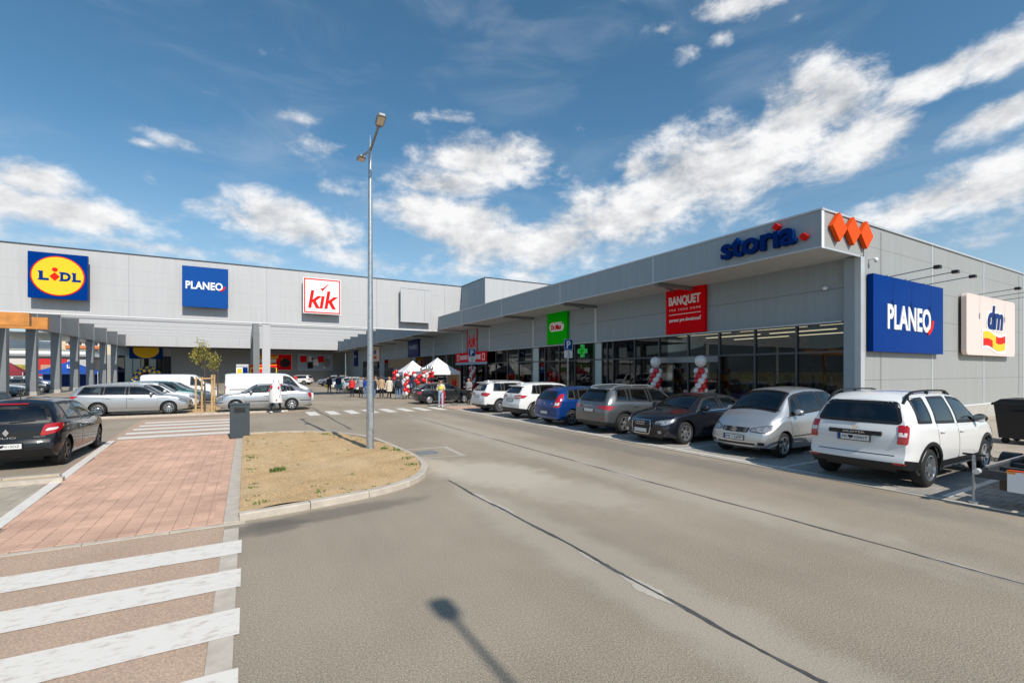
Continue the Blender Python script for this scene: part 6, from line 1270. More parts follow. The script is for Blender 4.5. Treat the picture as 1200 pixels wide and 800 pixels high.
# van standing just outside the picture beyond the trailer, throwing the shadow over the bays
o = place(VAN, 'parked_van', 'tall white van parked beyond the trailer, just outside the picture', (13.1, .12, ZB), pi, ROW, cat='van'); o.scale = (1.14, 1.04, 1.5)
# ------------------------------------------------------------------ street furniture
def lamp(label, x, y, zb):
    t = thing('street_lamp', label, 'street lamp', (x, y, zb), 'twin-headed lamp posts')
    mb = MB(); prof = [(.10, zb - .02), (.10, zb + .9), (.075, 3.0), (.06, 6.0), (.05, 8.3)]
    mb.lathe([(r, z) for r, z in prof] + [(.001, 8.32)], 20, (x, y, 0)); mb.build('pole', 'galv', t, 40)
    MB().lathe([(.13, zb), (.13, zb + .03), (.1, zb + .035)], 20, (x, y, 0)).build('collar', 'galv', t); MB().bbox(x - .06, y - .115, zb + .55, x + .06, y - .09, zb + 1.0, .008).build('hatch', 'galv', t)
    MB().cyl((x, y, 8.3), (x, y, 8.62), .012, .004, 6).build('spike', 'galv', t)
    for s in (-1, 1):
        MB().cyl((x, y, 8.2), (x, y + s * .95, 8.44), .035, .03, 10).build('arm', 'steel_grey', t, 40)
        h = thing('lamp_head', None, None, (0, 0, 0)); del h['_w']; h.parent = t; h.matrix_parent_inverse = Matrix.Translation(-Vector((x, y, zb)))
        mb = MB(); y0, y1 = y + s * .92, y + s * 1.30; k = 1 if s < 0 else 0; q = [(x - .06, y0, 8.41), (x + .06, y0, 8.41), (x + .11, y0 + s * .1, 8.41 + .03 * k), (x + .11, y1 - s * .05, 8.41 + .12 * k), (x + .07, y1, 8.41 + .125 * k), (x - .07, y1, 8.41 + .125 * k), (x - .11, y1 - s * .05, 8.41 + .12 * k), (x - .11, y0 + s * .1, 8.41 + .03 * k)]
        mb.prism(q, (0, 0, .055)); mb.build('housing', 'steel_grey', h); MB().prism([(x - .085, y0 + s * .1, 8.398 + .03 * k), (x + .085, y0 + s * .1, 8.398 + .03 * k), (x + .085, y1 - s * .05, 8.398 + .116 * k), (x - .085, y1 - s * .05, 8.398 + .116 * k)], (0, 0, .012)).build('lens', 'lamp_lens', h)
lamp('tall galvanised twin-headed lamp post standing on the soil island', 2.93, 12.9, .09)
lamp('twin-headed lamp post behind the viewer whose shadow falls on the asphalt', 2.3, -6.4, 0)
t = thing('litter_bin', 'dark slate box-shaped litter bin at the far end of the soil island', 'litter bin', (-.17, 17.75, .03))
MB().bbox(-.46, 17.5, .05, .10, 17.96, 1.12, .015).build('casing', 'dark_slate' if 'dark_slate' in M else mat('dark_slate', (.045, .062, .072), .5, .1, .08, 6), t); B(-.42, 17.54, .0, .06, 17.92, .06).build('foot', 'concrete', t); MB().bbox(-.475, 17.485, 1.12, .115, 17.975, 1.15, .008).build('lid', 'dark_slate', t); B(-.34, 17.492, .86, -.02, 17.502, 1.02).build('slot', 'black_plastic', t)
def psign(label, x, y):
    t = thing('parking_sign', label, 'sign', (x, y, .11), 'blue parking signs'); MB().cyl((x, y, .11), (x, y, 4.0), .03, n=12).build('post', 'galv', t)
    F = Face((x, y - .035, 3.72), (1, 0, 0)); F.poly(rrect(.62, .62, .06), 0, .02).build('plate', 'sign_blue2', t); F.text('P', 0, 0, .42, .02, .004, bold=.03).build('letter', 'sign_white', t); frame_poly(F, .6, .6, .02, .02, .023).build('border', 'sign_white', t)
    F = Face((x, y - .035, 3.17), (1, 0, 0)); F.poly(rrect(.58, .42, .04), 0, .02).build('lower_plate', 'sign_white', t); q = arc_band(F, 0, -.04, .07, .095, -2.6, .9, .02, .024); q2 = F.rect(-.03, -.02, 0, .1, .02, .024); q.add(q2.v, q2.f); q2 = F.poly(oval(-.02, .14, .03, .03, 12), .02, .024); q.add(q2.v, q2.f); q.build('wheelchair_mark', 'cloth_black', t)
psign('blue parking sign with disabled plate beside the pharmacy', 15.9, 21.4); psign('blue parking sign in front of the red opening banner', 15.9, 34.4)
# ------------------------------------------------------------------ trailer and container
t = thing('car_trailer', 'grey steel trailer frame with prop stand and white light board at the picture edge', 'trailer', (11.6, 2.2, .011))
z = .62; mb = MB()
for y in (2.72, 1.62): mb.box(10.35, y - .03, z - .09, 13.3, y + .03, z + .03)
mb.build('side_rail', 'anthracite', t)
B(10.32, 1.5, z - .14, 10.38, 2.84, z + .0).build('rear_bar', 'anthracite', t)
for x in (10.9, 11.5, 12.1, 12.7, 13.25): B(x - .03, 1.65, z - .06, x + .03, 2.69, z + .0).build('cross_bar', 'anthracite', t)
for y in (2.72, 1.62): B(10.4, y - .02, z + .03, 13.3, y + .02, z + .06).build('bright_strip', 'alloy', t)
mb = MB(); mb.cyl((10.5, 2.9, .011), (10.5, 2.9, .82), .024, n=12); mb.build('prop_stand', 'galv', t, 40); MB().bar((10.5, 2.76, .82), (10.5, 3.04, .82), .03, .03).build('stand_handle', 'black_plastic', t); B(10.44, 2.78, .5, 10.56, 2.88, .6).build('stand_clamp', 'black_plastic', t); MB().lathe([(.07, .0), (.07, .03), (.03, .04)], 14, (10.5, 2.9, .011)).build('stand_foot', 'galv', t)
mb = MB(); mb.cyl((10.22, 2.80, .585), (10.32, 2.80, .585), .045, n=12); mb.build('marker_lamp', 'lamp_white', t)
B(10.24, 1.62, .34, 10.3, 2.45, .66).build('light_board', 'sign_white', t); B(10.235, 2.36, .62, 10.305, 2.46, .66).build('amber_reflector', 'lamp_amber', t); B(10.237, 1.63, .655, 10.303, 2.44, .675).build('board_edge', 'sign_orange', t)
B(10.5, 2.3, .3, 11.1, 2.6, .5).build('timber_block', 'bark', t); B(10.4, 1.9, .5, 13.2, 2.1, .55).build('drawbar', 'anthracite', t)
for y in (2.95, 1.4):
    ty, rm, hb = make_wheel_meshes(.29, .17, 5, 'alloy', 'cover'); o = share('wheel', hb, t, (12.6, y, .30), pi if y < 2 else 0)
    for nm, me in (('tyre', ty), ('rim', rm)): w_ = bpy.data.objects.new(nm, me); COL.objects.link(w_); w_.parent = o
    mb = MB(); vs = []
    for k in range(13): a = pi * k / 12; vs += [(12.6 + .36 * cos(a), y - .12, .31 + .36 * sin(a)), (12.6 + .36 * cos(a), y + .12, .31 + .36 * sin(a))]
    mb.add(vs, [(2 * k, 2 * k + 1, 2 * k + 3, 2 * k + 2) for k in range(12)]); mb.build('mudguard', 'black_plastic', t, 60)
t = thing('waste_container', 'large black wheeled waste container behind the white off-road car', 'waste container', (19.9, 4.3, .1))
mb = MB(); x0, x1, y0, y1 = 19.1, 20.5, 3.75, 4.85
bt = [(x0 + .1, y0 + .08), (x1 - .1, y0 + .08), (x1 - .1, y1 - .08), (x0 + .1, y1 - .08)]; tp = [(x0, y0), (x1, y0), (x1, y1), (x0, y1)]
mb.add([(x, y, .26) for x, y in bt] + [(x, y, 1.22) for x, y in tp], [(3, 2, 1, 0), (0, 1, 5, 4), (1, 2, 6, 5), (2, 3, 7, 6), (3, 0, 4, 7), (4, 5, 6, 7)]); mb.build('tub', 'black_plastic', t)
MB().bbox(x0 - .05, y0 - .05, 1.22, x1 + .05, y1 + .05, 1.29, .02).build('rim', 'black_plastic', t); MB().prism([(x0 - .02, y0, 1.29), (x0 - .02, y1, 1.29), (x0 - .02, y1 - .15, 1.40), (x0 - .02, y0 + .15, 1.40)], (x1 - x0 + .04, 0, 0)).build('lid', 'black_plastic', t)
for i in range(5): B(x0 + .2 + i * .26, y0 - .0, .35, x0 + .24 + i * .26, y0 + .06, 1.2).build('rib', 'black_plastic', t)
for x in (x0 - .07, x1 + .0): B(x, y0 + .35, 1.0, x + .07, y1 - .35, 1.06).build('handle', 'black_plastic', t)
for x in (x0 + .2, x1 - .2):
    for y in (y0 + .2, y1 - .2): MB().cyl((x - .03, y, .19), (x + .03, y, .19), .09, n=14).build('wheel', 'rubber', t)
# ------------------------------------------------------------------ balloons
bal = {}
for c in ('red', 'white', 'silver', 'blue', 'yellow'):
    mb = MB().lathe([(.001, -1.12), (.06, -1.08), (.35, -.93), (.68, -.66), (.92, -.25), (1.0, .15), (.92, .55), (.68, .86), (.36, 1.0), (.001, 1.05)], 14); bal[c] = mb.mesh('balloon', 'balloon_' + c, 180)
def balloon(t, p, r, c, d=None):
    o = share('balloon', bal[c], None, p, 0, (r, r, r)); o.rotation_mode = 'QUATERNION'
    if d is not None: o.rotation_quaternion = Vector(d).to_track_quat('Z', 'Y')
    par(o, t); return o
def column(label, x, y, h, top=True, r=.15, pat=('red', 'white'), base=.11):
    t = thing('balloon_column', label, 'balloon column', (x, y, base), 'balloon columns')
    n = int(h / (r * 1.45)); 
    for k in range(n):
        for j in range(4):
            a = pi / 2 * j + pi / 4 * k; d = Vector((cos(a), sin(a), 0)); c = pat[j % 2]
            balloon(t, Vector((x, y, base + r + k * r * 1.45)) + d * r * .95, r * random.uniform(.94, 1.04), c, d)
    if top: balloon(t, (x, y, base + r + n * r * 1.45 + .2), .27, pat[1], (0, 0, 1)); mb = MB(); 
    MB().cyl((x, y, base), (x, y, base + h), .015, n=8).build('pole', 'steel_grey', t)
    return t
column('balloon column with big white ball, nearer the pharmacy', 17.5, 16.35, 2.2); column('balloon column with big white ball, nearer the building corner', 17.5, 13.75, 2.3)
column('slim red balloon column left of the clothing shop door', 17.6, 41.2, 2.3, False, .17, ('red', 'red')); column('slim red and white balloon column right of the clothing shop door', 17.6, 37.9, 2.5, False, .17, ('red', 'white'))
def bunch(label, x, y, z0, pts, z1):
    t = thing('balloon_bunch', label, 'balloons', (x, y, 0), 'bunches of balloons before the tents')
    for (dx, dz, r, c) in pts: balloon(t, (x + dx, y + random.uniform(-.15, .15), z0 + dz), r, c, (random.uniform(-.3, .3), random.uniform(-.3, .3), 1))
    MB().cyl((x, y, 0), (x, y, z1), .012, n=6).build('stick', 'steel_grey', t)
RW = ['red', 'red', 'red', 'white']
bunch('tall garland of red balloons beside the smaller white tent', 11.0, 36.0, .45, [(.14 * sin(k * 2.1), k * .135, .155, random.choice(RW)) for k in range(14)], 2.4)
bunch('red balloons with white ones between the tents', 11.6, 35.2, 1.2, [(random.uniform(-.3, .3), random.uniform(0, 1.0), .15, random.choice(RW)) for k in range(9)], 2.2)
bunch('silver and red balloons before the larger white tent', 12.4, 35.0, 1.2, [(random.uniform(-.45, .45), random.uniform(0, .9), .15, random.choice(['red', 'red', 'white'])) for k in range(13)] + [(random.uniform(-.5, .5), 1.2 + random.uniform(-.1, .15), .2, 'silver') for k in range(5)], 2.4)
bunch('red and white balloons beside the crowd', 10.6, 37.8, 1.5, [(random.uniform(-.3, .3), random.uniform(0, .7), .15, random.choice(RW)) for k in range(8)], 2.1)
# balloon arch at the far store entrance
t = thing('balloon_arch', 'blue and yellow balloon arch in the far store entrance', 'balloon arch', (-14.8, 101.2, 0))
for k in range(46):
    a = pi * k / 45
    for j in range(2): rr = 1.75 + .35 * j; balloon(t, (-14.8 - rr * cos(a), 101.0 + .3 * j, .2 + 1.25 * rr * sin(a)), .26, 'blue' if ((k // 3) + j) % 2 else 'yellow', (0, 0, 1))
# ------------------------------------------------------------------ tents
def tent(label, x0, y0, x1, y1, eave, peak, m, grp, val=.28, wall=None, logo=None):
    t = thing('canopy_tent', label, 'tent', ((x0 + x1) / 2, (y0 + y1) / 2, 0), grp); cx, cy_ = (x0 + x1) / 2, (y0 + y1) / 2
    for x in (x0, x1):
        for y in (y0, y1): B(x - .025, y - .025, 0, x + .025, y + .025, eave).build('leg', 'trim_white', t)
    mb = MB(); n = 8; ring = []
    P = [(x0, y0), (x1, y0), (x1, y1), (x0, y1)]; rows_ = []
    for lv in range(n + 1):
        u = lv / n; zz = eave + (peak - eave) * (u ** 1.25); k = 1 - u; row = []
        for i in range(4):
            for s in range(6):
                a = P[i]; b = P[(i + 1) % 4]; f = s / 6; px_, py_ = a[0] + (b[0] - a[0]) * f, a[1] + (b[1] - a[1]) * f; sag = -.05 * sin(pi * f) * (1 - u) ; row.append((cx + (px_ - cx) * k, cy_ + (py_ - cy_) * k, zz + sag * (1 if lv else 0)))
        rows_.append(row)
    vs = [p for r in rows_ for p in r]; mb.add(vs, [(lv * 24 + i, lv * 24 + (i + 1) % 24, (lv + 1) * 24 + (i + 1) % 24, (lv + 1) * 24 + i) for lv in range(n) for i in range(24)])
    mb.add([(x, y, z) for z in (eave - val, eave) for x, y in P], [(i, (i + 1) % 4, 4 + (i + 1) % 4, 4 + i) for i in range(4)]); mb.build('roof_cloth', m, t, 30)
    if wall: 
        for (a, b, wm, h0, h1) in wall: MB().add([(a[0], a[1], h0), (b[0], b[1], h0), (b[0], b[1], h1), (a[0], a[1], h1)], [(0, 1, 2, 3)]).build('side_wall', wm, t)
    return t
WT = 'white pop-up tents by the clothing shop'
t = tent('larger white pop-up tent, nearer the red banner', 13.0, 37.0, 16.0, 40.0, 2.2, 3.4, 'tent_white', WT, wall=[((15.98, 37.05), (15.98, 39.9), 'cloth_beige', .3, 2.0)])
F = Face((15.96, 38.2, 1.2), (0, -1, 0)); strokes(F, KIK, -.1, 0, .75, 0, .15).build('lettering', 'sign_red', t)
tent('smaller white pop-up tent behind the crowd', 12.6, 42.3, 15.2, 44.9, 2.15, 3.25, 'tent_white', WT)
t = tent('blue promotional pop-up tent between the left columns', -25.6, 88, -18.6, 92, 2.15, 3.7, 'tent_blue', 'coloured tents at the left', .35, wall=[((-25.5, 91.9), (-18.7, 91.9), 'tent_blue', 0, 2.2), ((-25.5, 88.1), (-22.5, 88.1), 'tent_blue', 0, 1.0)])
F = Face((-21.4, 88.35, 2.9), (1, 0, 0)); F.text('LIDL', 0, 0, .5, .1, .02, w=1.2, bold=.05).build('lettering', 'sign_white', t)
tent('dark red promotional tent at the far left', -26.6, 78, -23.4, 81, 2.1, 3.3, 'tent_red', 'coloured tents at the left', .4)
# kiosks by the canopy column
def kiosk(label, x0, x1, y, h, m1, m2):
    t = thing('vending_kiosk', label, 'kiosk', ((x0 + x1) / 2, y, 0), 'kiosks under the canopy'); B(x0, y, .05, x1, y + 1.1, h).build('cabinet', m1, t); B(x0 + .12, y - .03, .9, x0 + (x1 - x0) * .45, y, h - .5).build('screen', m2, t); B(x0 + (x1 - x0) * .52, y - .03, .7, x1 - .1, y, h - .35).build('front_panel', 'cloth_black' if m1 != 'sign_white' else 'deep_blue', t); B(x0, y - .05, h - .3, x1, y, h - .05).build('header', m2 if m1 != 'sign_white' else 'trim_silver', t); B(x0 + .05, y + .05, 0, x1 - .05, y + 1.0, .05).build('foot', 'steel_grey', t)
kiosk('white photo kiosk left of the canopy columns', -1.0, .25, 62, 3.0, 'sign_white', 'sign_yellow'); kiosk('yellow and red vending kiosk behind the canopy columns', .4, 3.2, 62.5, 3.0, 'sign_yellow', 'bright_red')
# ------------------------------------------------------------------ timber shelter at the left edge
t = thing('timber_shelter', 'glued timber beams of a trolley shelter reaching in at the left edge', 'shelter', (-9, 22, 0))
for (y, xe, z1) in ((21.0, -6.12, 4.10), (22.9, -6.2, 4.13)):
    B(-16, y - .1, z1 - .42, xe, y + .1, z1).build('beam', 'timber', t)
    for x in (-15.5, -9.6): B(x - .09, y - .09, 0, x + .09, y + .09, z1 - .42).build('post', 'timber', t)
# ------------------------------------------------------------------ young trees with stakes
def young_tree(label, x, y, h, seed, nleaf, m='leaf', stakes=True):
    rnd = random.Random(seed); t = thing('young_tree', label, 'tree', (x, y, 0), 'young staked trees'); mb = MB(); tips = []
    def limb(p, d, L, r, lv):
        q = p + d * L; mb.cyl(p, q, r, r * .6, 7, caps=False); tips.append((q, lv))
        if lv >= 3: return
        for k in range(4 if lv == 0 else 3):
            a = rnd.random() * 2 * pi; nd = (d + Vector((cos(a), sin(a), rnd.uniform(.0, .7))) * rnd.uniform(.5, .9)).normalized(); s = p + d * L * rnd.uniform(.45, 1); tips.append((s + nd * L * .3, lv)); limb(s, nd, L * rnd.uniform(.42, .62), r * .5, lv + 1)
    mb.cyl((x, y, 0), (x, y, h * .42), .045, .035, 8); limb(Vector((x, y, h * .40)), Vector((0, 0, 1)), h * .36, .033, 0); mb.build('trunk', 'bark', t, 60)
    lf = MB()
    for _ in range(nleaf):
        b, lv = rnd.choice(tips); p = b + Vector((rnd.gauss(0, .13), rnd.gauss(0, .13), rnd.gauss(0, .13))); s = rnd.uniform(.03, .06); n = Vector((rnd.gauss(0, 1), rnd.gauss(0, 1), rnd.gauss(.4, 1))).normalized(); u = n.orthogonal().normalized(); w = n.cross(u)
        lf.add([p - u * s, p - w * s * .55 + n * s * .1, p + u * s, p + w * s * .55 + n * s * .1], [(0, 1, 2, 3)])
    lf.build('crown', m, t)
    if stakes:
        for dx, dy in ((-.38, -.38), (.34, -.30), (.42, .34), (-.16, .38)): MB().cyl((x + dx, y + dy, 0), (x + dx, y + dy, 1.9 + .12 * (dx > 0)), .05, .048, 8).build('stake', 'stake', t)
        for z in (1.82,):
            for a, b in (((-.38, -.38), (.38, -.38)), ((.38, -.38), (.38, .38)), ((.38, .38), (-.38, .38)), ((-.38, .38), (-.38, -.38))): MB().bar((x + a[0], y + a[1], z), (x + b[0], y + b[1], z), .025, .05).build('rail', 'stake', t)
young_tree('young tree with sparse yellow-green crown held by four timber stakes', -1.95, 30.2, 3.75, 5, 620); young_tree('slimmer young tree behind the staked one', -1.55, 34.5, 3.4, 9, 420, stakes=False)
sheet('tree_bed', rect(-2.7, 28.4, -1.3, 36), .012, 'soil', road)
# ------------------------------------------------------------------ far background at the left
t = thing('apartment_block', 'cream apartment block with orange balcony bands behind the left columns', 'building', (-55, 240, 0))
B(-63, 240, 0, -46, 256, 25).build('wall', mat('cream_wall', (.62, .52, .38), .8, 0, .05, .5), t)
for k in range(7):
    z = 2.0 + k * 3.0; B(-60, 238.8, z, -50, 240, z + 1.15).build('balcony', mat('orange_band', (.55, .18, .06), .8), t)
    for i in range(4): o = B(-59.6 + i * 2.4, 239.9, z + 1.2, -57.7 + i * 2.4, 240, z + 2.8).build('window', 'sign_white', t); B(-59.4 + i * 2.4, 239.88, z + 1.3, -57.9 + i * 2.4, 239.9, z + 2.7).build('pane', 'dark_glass', o)
B(-63.3, 239.7, 25, -45.7, 256.3, 25.4).build('roof', 'concrete', t)
t = thing('white_block', 'long white low block with dark windows at the far left', 'building', (-70, 150, 0)); B(-110, 150, 0, -34, 165, 7.2).build('wall', 'sign_white', t); B(-110.2, 149.8, 7.2, -33.8, 165.2, 7.45).build('roof', 'concrete', t)
for i in range(14):
    for k in range(2): o = B(-107 + i * 5, 149.9, 1.6 + k * 3.0, -104.2 + i * 5, 150, 2.9 + k * 3.0).build('window', 'frame_grey', t); B(-106.9 + i * 5, 149.88, 1.7 + k * 3.0, -104.3 + i * 5, 149.9, 2.8 + k * 3).build('pane', 'dark_glass', o)
t = thing('billboard_shed', 'low shed with large advertising panels behind the dark red tent', 'building', (-42, 96, 0)); B(-75, 96, 0, -21, 106, 4.3).build('wall', 'panel_light', t); B(-75.2, 95.7, 4.3, -20.8, 106.2, 4.5).build('roof', 'anthracite', t)
for i, (x, m) in enumerate(((-33, 'goods3'), (-29.3, 'goods3'), (-25.6, 'cloth_red'), (-37, 'weed'), (-41, 'weed'))):
    B(x - 1.7, 95.8, 1.6, x + 1.7, 95.95, 4.1).build('advert_panel', m, t); 
    B(x - 1.2, 95.78, 1.9, x + 1.2, 95.8, 3.2).build('print', ['weed', 'leaf', 'skin', 'cloth_grey', 'sign_white'][i], t)
mb = MB(); nx, ny = 90, 8; 
for j in range(ny + 1):
    for i in range(nx + 1):
        a = -1.2 + 2.2 * i / nx; r = 4200 + 1500 * j / ny; hgt = (215 + 40 * sin(i * .22) + 30 * sin(i * .53 + 2) + 14 * sin(i * 1.3)) * sin(pi * min(1, j / ny * .9)) ; mb.v.append((sin(a) * r, cos(a) * r, -5 + hgt))
mb.f = [(j * (nx + 1) + i, j * (nx + 1) + i + 1, (j + 1) * (nx + 1) + i + 1, (j + 1) * (nx + 1) + i) for j in range(ny) for i in range(nx)]; mb.m = [0] * len(mb.f)
tag(mb.build('hills', mat('forest', (.10, .13, .15), 1, 0, .3, .004), None, 180), kind='structure')
# ------------------------------------------------------------------ people
def person(label, x, y, face, top_m, leg_m, shoe_m, hair_m, h=1.70, coat=0., walk=0., arms=(0, 0), hair_long=False, width=1.0, hat=None, extra=None, zg=0.):
    """one skinned body; arms = forward bend of left and right forearm (0 hanging, 1 raised), coat = length of the coat below the hips"""
    k = h / 1.72
    J = {'pel': (0, 0, .95), 'wai': (0, 0, 1.10), 'che': (.01, 0, 1.32), 'nec': (0, 0, 1.48), 'hb': (.015, 0, 1.55), 'hd': (.03, 0, 1.63), 'ht': (.015, 0, 1.69)}
    R = {'pel': .15, 'wai': .13, 'che': .155, 'nec': .055, 'hb': .075, 'hd': .098, 'ht': .07}
    E_ = [('pel', 'wai', 't'), ('wai', 'che', 't'), ('che', 'nec', 't'), ('nec', 'hb', 's'), ('hb', 'hd', 's'), ('hd', 'ht', 's')]
    for s, nm, ar in ((1, 'l', arms[0]), (-1, 'r', arms[1])):
        st = walk * s
        J['hip' + nm] = (0, .09 * s, .90); J['kne' + nm] = (.02 + st * .16, .10 * s, .50); J['ank' + nm] = (-.02 + st * .26, .11 * s, .09); J['toe' + nm] = (.14 + st * .26, .13 * s, .045)
        R['hip' + nm] = .092; R['kne' + nm] = .062; R['ank' + nm] = .045; R['toe' + nm] = .042
        E_ += [('pel', 'hip' + nm, 'p'), ('hip' + nm, 'kne' + nm, 'p'), ('kne' + nm, 'ank' + nm, 'p'), ('ank' + nm, 'toe' + nm, 'f')]
        J['sho' + nm] = (0, .185 * s, 1.41); J['elb' + nm] = (-.02 + .04 * ar, .245 * s, 1.13); J['wri' + nm] = (.06 + .22 * ar, (.25 - .08 * ar) * s, .90 + .26 * ar); J['han' + nm] = (.09 + .28 * ar, (.25 - .11 * ar) * s, .82 + .34 * ar)
        R['sho' + nm] = .065; R['elb' + nm] = .047; R['wri' + nm] = .032; R['han' + nm] = .034
        E_ += [('che', 'sho' + nm, 't'), ('sho' + nm, 'elb' + nm, 't'), ('elb' + nm, 'wri' + nm, 't'), ('wri' + nm, 'han' + nm, 's')]
        for fi, (dx, dy, ln) in enumerate(((.045, .02, .05), (.02, .0, .075), (.005, 0, .08), (-.012, 0, .075), (-.025, 0, .06))):
            f0 = J['han' + nm]; J['fin%d%s' % (fi, nm)] = (f0[0] + dx + .05 * ar, f0[1] - dy * s, f0[2] - ln + .09 * ar); R['fin%d%s' % (fi, nm)] = .0095; E_.append(('han' + nm, 'fin%d%s' % (fi, nm), 's'))
    names = list(J); me = bpy.data.meshes.new('b'); me.from_pydata([Vector(J[n]) * k for n in names], [(names.index(a), names.index(b)) for a, b, _ in E_], [])
    o = bpy.data.objects.new('b', me); COL.objects.link(o); sk = o.modifiers.new('s', 'SKIN'); sk.use_smooth_shade = True
    sv = me.skin_vertices[0].data
    for i, n in enumerate(names): r = R[n] * k * (width if n in ('pel', 'wai', 'che') else 1); sv[i].radius = (r * (1.0), r * (1.15 if n in ('pel', 'wai', 'che') else 1)); sv[i].use_root = n == 'pel'
    ss = o.modifiers.new('d', 'SUBSURF'); ss.levels = 1; ss.render_levels = 1
    dg = bpy.context.evaluated_depsgraph_get(); bm = bpy.data.meshes.new_from_object(o.evaluated_get(dg)); bpy.data.objects.remove(o)
    bm.name = 'body'; bm.materials.clear()
    ms = {'t': top_m, 'p': leg_m, 's': 'skin', 'f': shoe_m}; order = ['t', 'p', 's', 'f']
    for q in order: bm.materials.append(M[ms[q]])
    segs = [(Vector(J[a]) * k, Vector(J[b]) * k, order.index(t)) for a, b, t in E_]
    mi = []
    for p in bm.polygons:
        c = p.center; best = 9; bi = 0
        for a, b, t in segs:
            ab = b - a; u = max(0, min(1, (c - a).dot(ab) / ab.length_squared)); d = (c - a - ab * u).length
            if d < best: best = d; bi = t
        mi.append(bi)
    bm.polygons.foreach_set('material_index', mi); bm.shade_smooth()
    root = thing('person', label, 'person', (x, y, zg), 'people in front of the shops', world=False, rz=face)
    b = bpy.data.objects.new('body', bm); COL.objects.link(b); b.parent = root
    # hair with a face left free
    mb = MB(); mb.ball((0, 0, 1.645 * k), .112 * k, 14, 10, 1, .95, 1.08); keep = [f for f in mb.f if sum(mb.v[i][0] for i in f) / len(f) < .045 * k or sum(mb.v[i][2] for i in f) / len(f) > 1.70 * k]; mb.f = keep; mb.m = [0] * len(keep)
    if hair_long: mb.ball((-.06 * k, 0, 1.50 * k), .09 * k, 10, 8, .6, 1.05, 1.7)
    mb.build('hair', hat or hair_m, root, 180)
    mb = MB(); mb.ball((.118 * k, 0, 1.615 * k), .016 * k, 6, 4, 1, .8, 1.3); mb.build('nose', 'skin', root, 180); mb = MB()
    for s in (1, -1): mb.ball((.104 * k, .036 * s * k, 1.645 * k), .012 * k, 6, 4)
    mb.build('eyes', 'cloth_black', root, 180); mb = MB(); mb.box(.095 * k, -.028 * k, 1.565 * k, .112 * k, .028 * k, 1.577 * k); mb.build('mouth', 'cloth_red', root)
    mb = MB()
    for s in (1, -1): mb.ball((.01 * k, .104 * s * k, 1.63 * k), .028 * k, 6, 5, .6, .4, 1)
    mb.build('ears', 'skin', root, 180)
    if coat > 0:
        mb = MB(); n = 18; rows_ = []
        for (z, rx, ry) in ((1.46, .09, .13), (1.42, .14, .21), (1.32, .165, .225), (1.12, .155, .20), (.98, .17, .215), (.98 - coat * .5, .18, .225), (.98 - coat, .19, .235)):
            rows_.append([(rx * k * width * cos(2 * pi * i / n) * (1 + .04 * sin(5 * i)), ry * k * width * sin(2 * pi * i / n), z * k + .008 * sin(i * 3.)) for i in range(n)])
        vs = [p for r in rows_ for p in r]; mb.add(vs, [(q * n + i, q * n + (i + 1) % n, (q + 1) * n + (i + 1) % n, (q + 1) * n + i) for q in range(6) for i in range(n)]); mb.build('coat', top_m, root, 60)
    if extra: extra(root, k)
    return root
def bag(m, s=1, z=.62):
    def f(root, k): MB().bbox(-.1, s * .28 - .07, z, .16, s * .28 + .07, z + .3, .02).build('bag', m, root)
    return f
def backpack(m):
    def f(root, k): MB().bbox(-.36, -.15, 1.0, -.17, .15, 1.42, .03).build('backpack', m, root)
    return f
A = 1.2
person('person in red coat and black trousers walking beside the courtyard cars', 7.8, 41.0, -1.9, 'cloth_red', 'cloth_black', 'cloth_black', 'hair_blond', 1.66, .12, .5)
person('person in grey jacket carrying a white bag next to the red coat', 8.5, 40.9, -1.8, 'cloth_grey', 'cloth_black', 'cloth_black', 'hair_dark', 1.72, .1, .4, extra=bag('cloth_white', 1))
person('person in beige coat seen from behind before the tents', 9.5, 37.9, A, 'cloth_beige', 'cloth_black', 'shoe_white', 'hair_brown', 1.8, .18)
person('person in long cream coat seen from behind before the tents', 10.05, 37.6, A, 'cloth_cream', 'cloth_black', 'shoe_white', 'hair_blond', 1.72, .4)
person('person in navy jacket with backpack and blue jeans before the balloons', 10.45, 36.4, A, 'cloth_navy', 'denim', 'shoe_white', 'hair_dark', 1.74, .1, extra=backpack('cloth_black'))
person('person in dark coat and blue jeans standing left of the beige coat', 8.95, 38.3, A, 'cloth_navy', 'denim', 'shoe_white', 'hair_brown', 1.72, .15)
person('person in black clothes between beige coat and lamp post', 9.2, 39.6, A + .6, 'cloth_black', 'cloth_black', 'cloth_black', 'hair_brown', 1.7, .12)
person('person in dark blue top and blue jeans behind the lamp post', 8.5, 39.0, A - .5, 'tent_blue', 'denim', 'shoe_white', 'hair_brown', 1.7)
person('person in pale jeans and cream and yellow top crossing in front of the dark car', 10.35, 26.9, -2.0, 'cloth_cream', 'denim_pale', 'shoe_white', 'hair_dark', 1.66, 0, .55, (.9, .7), True, extra=lambda root, k: (MB().lathe([(.17, 1.12), (.185, 1.2), (.18, 1.3)], 16).build('yellow_wrap', 'cloth_yellow', root, 60), MB().bar((.1, -.12, 1.44), (-.1, .14, .95), .05, .02).build('red_strap', 'cloth_red', root)))
person('small person in red clothes walking behind the pale jeans', 10.85, 27.9, -1.8, 'cloth_red', 'cloth_red', 'shoe_white', 'hair_brown', 1.12, 0, .4)
person('person in grey jacket pushing a bicycle beside the white tents', 13.0, 28.6, -2.6, 'cloth_grey', 'cloth_black', 'cloth_black', 'hair_dark', 1.75, .05, .2, (.9, .9))
person('person in black with yellow bag walking in the courtyard', 7.1, 48.6, -1.5, 'cloth_black', 'cloth_navy', 'cloth_black', 'hair_dark', 1.74, .1, .4, extra=bag('sign_yellow', -1))
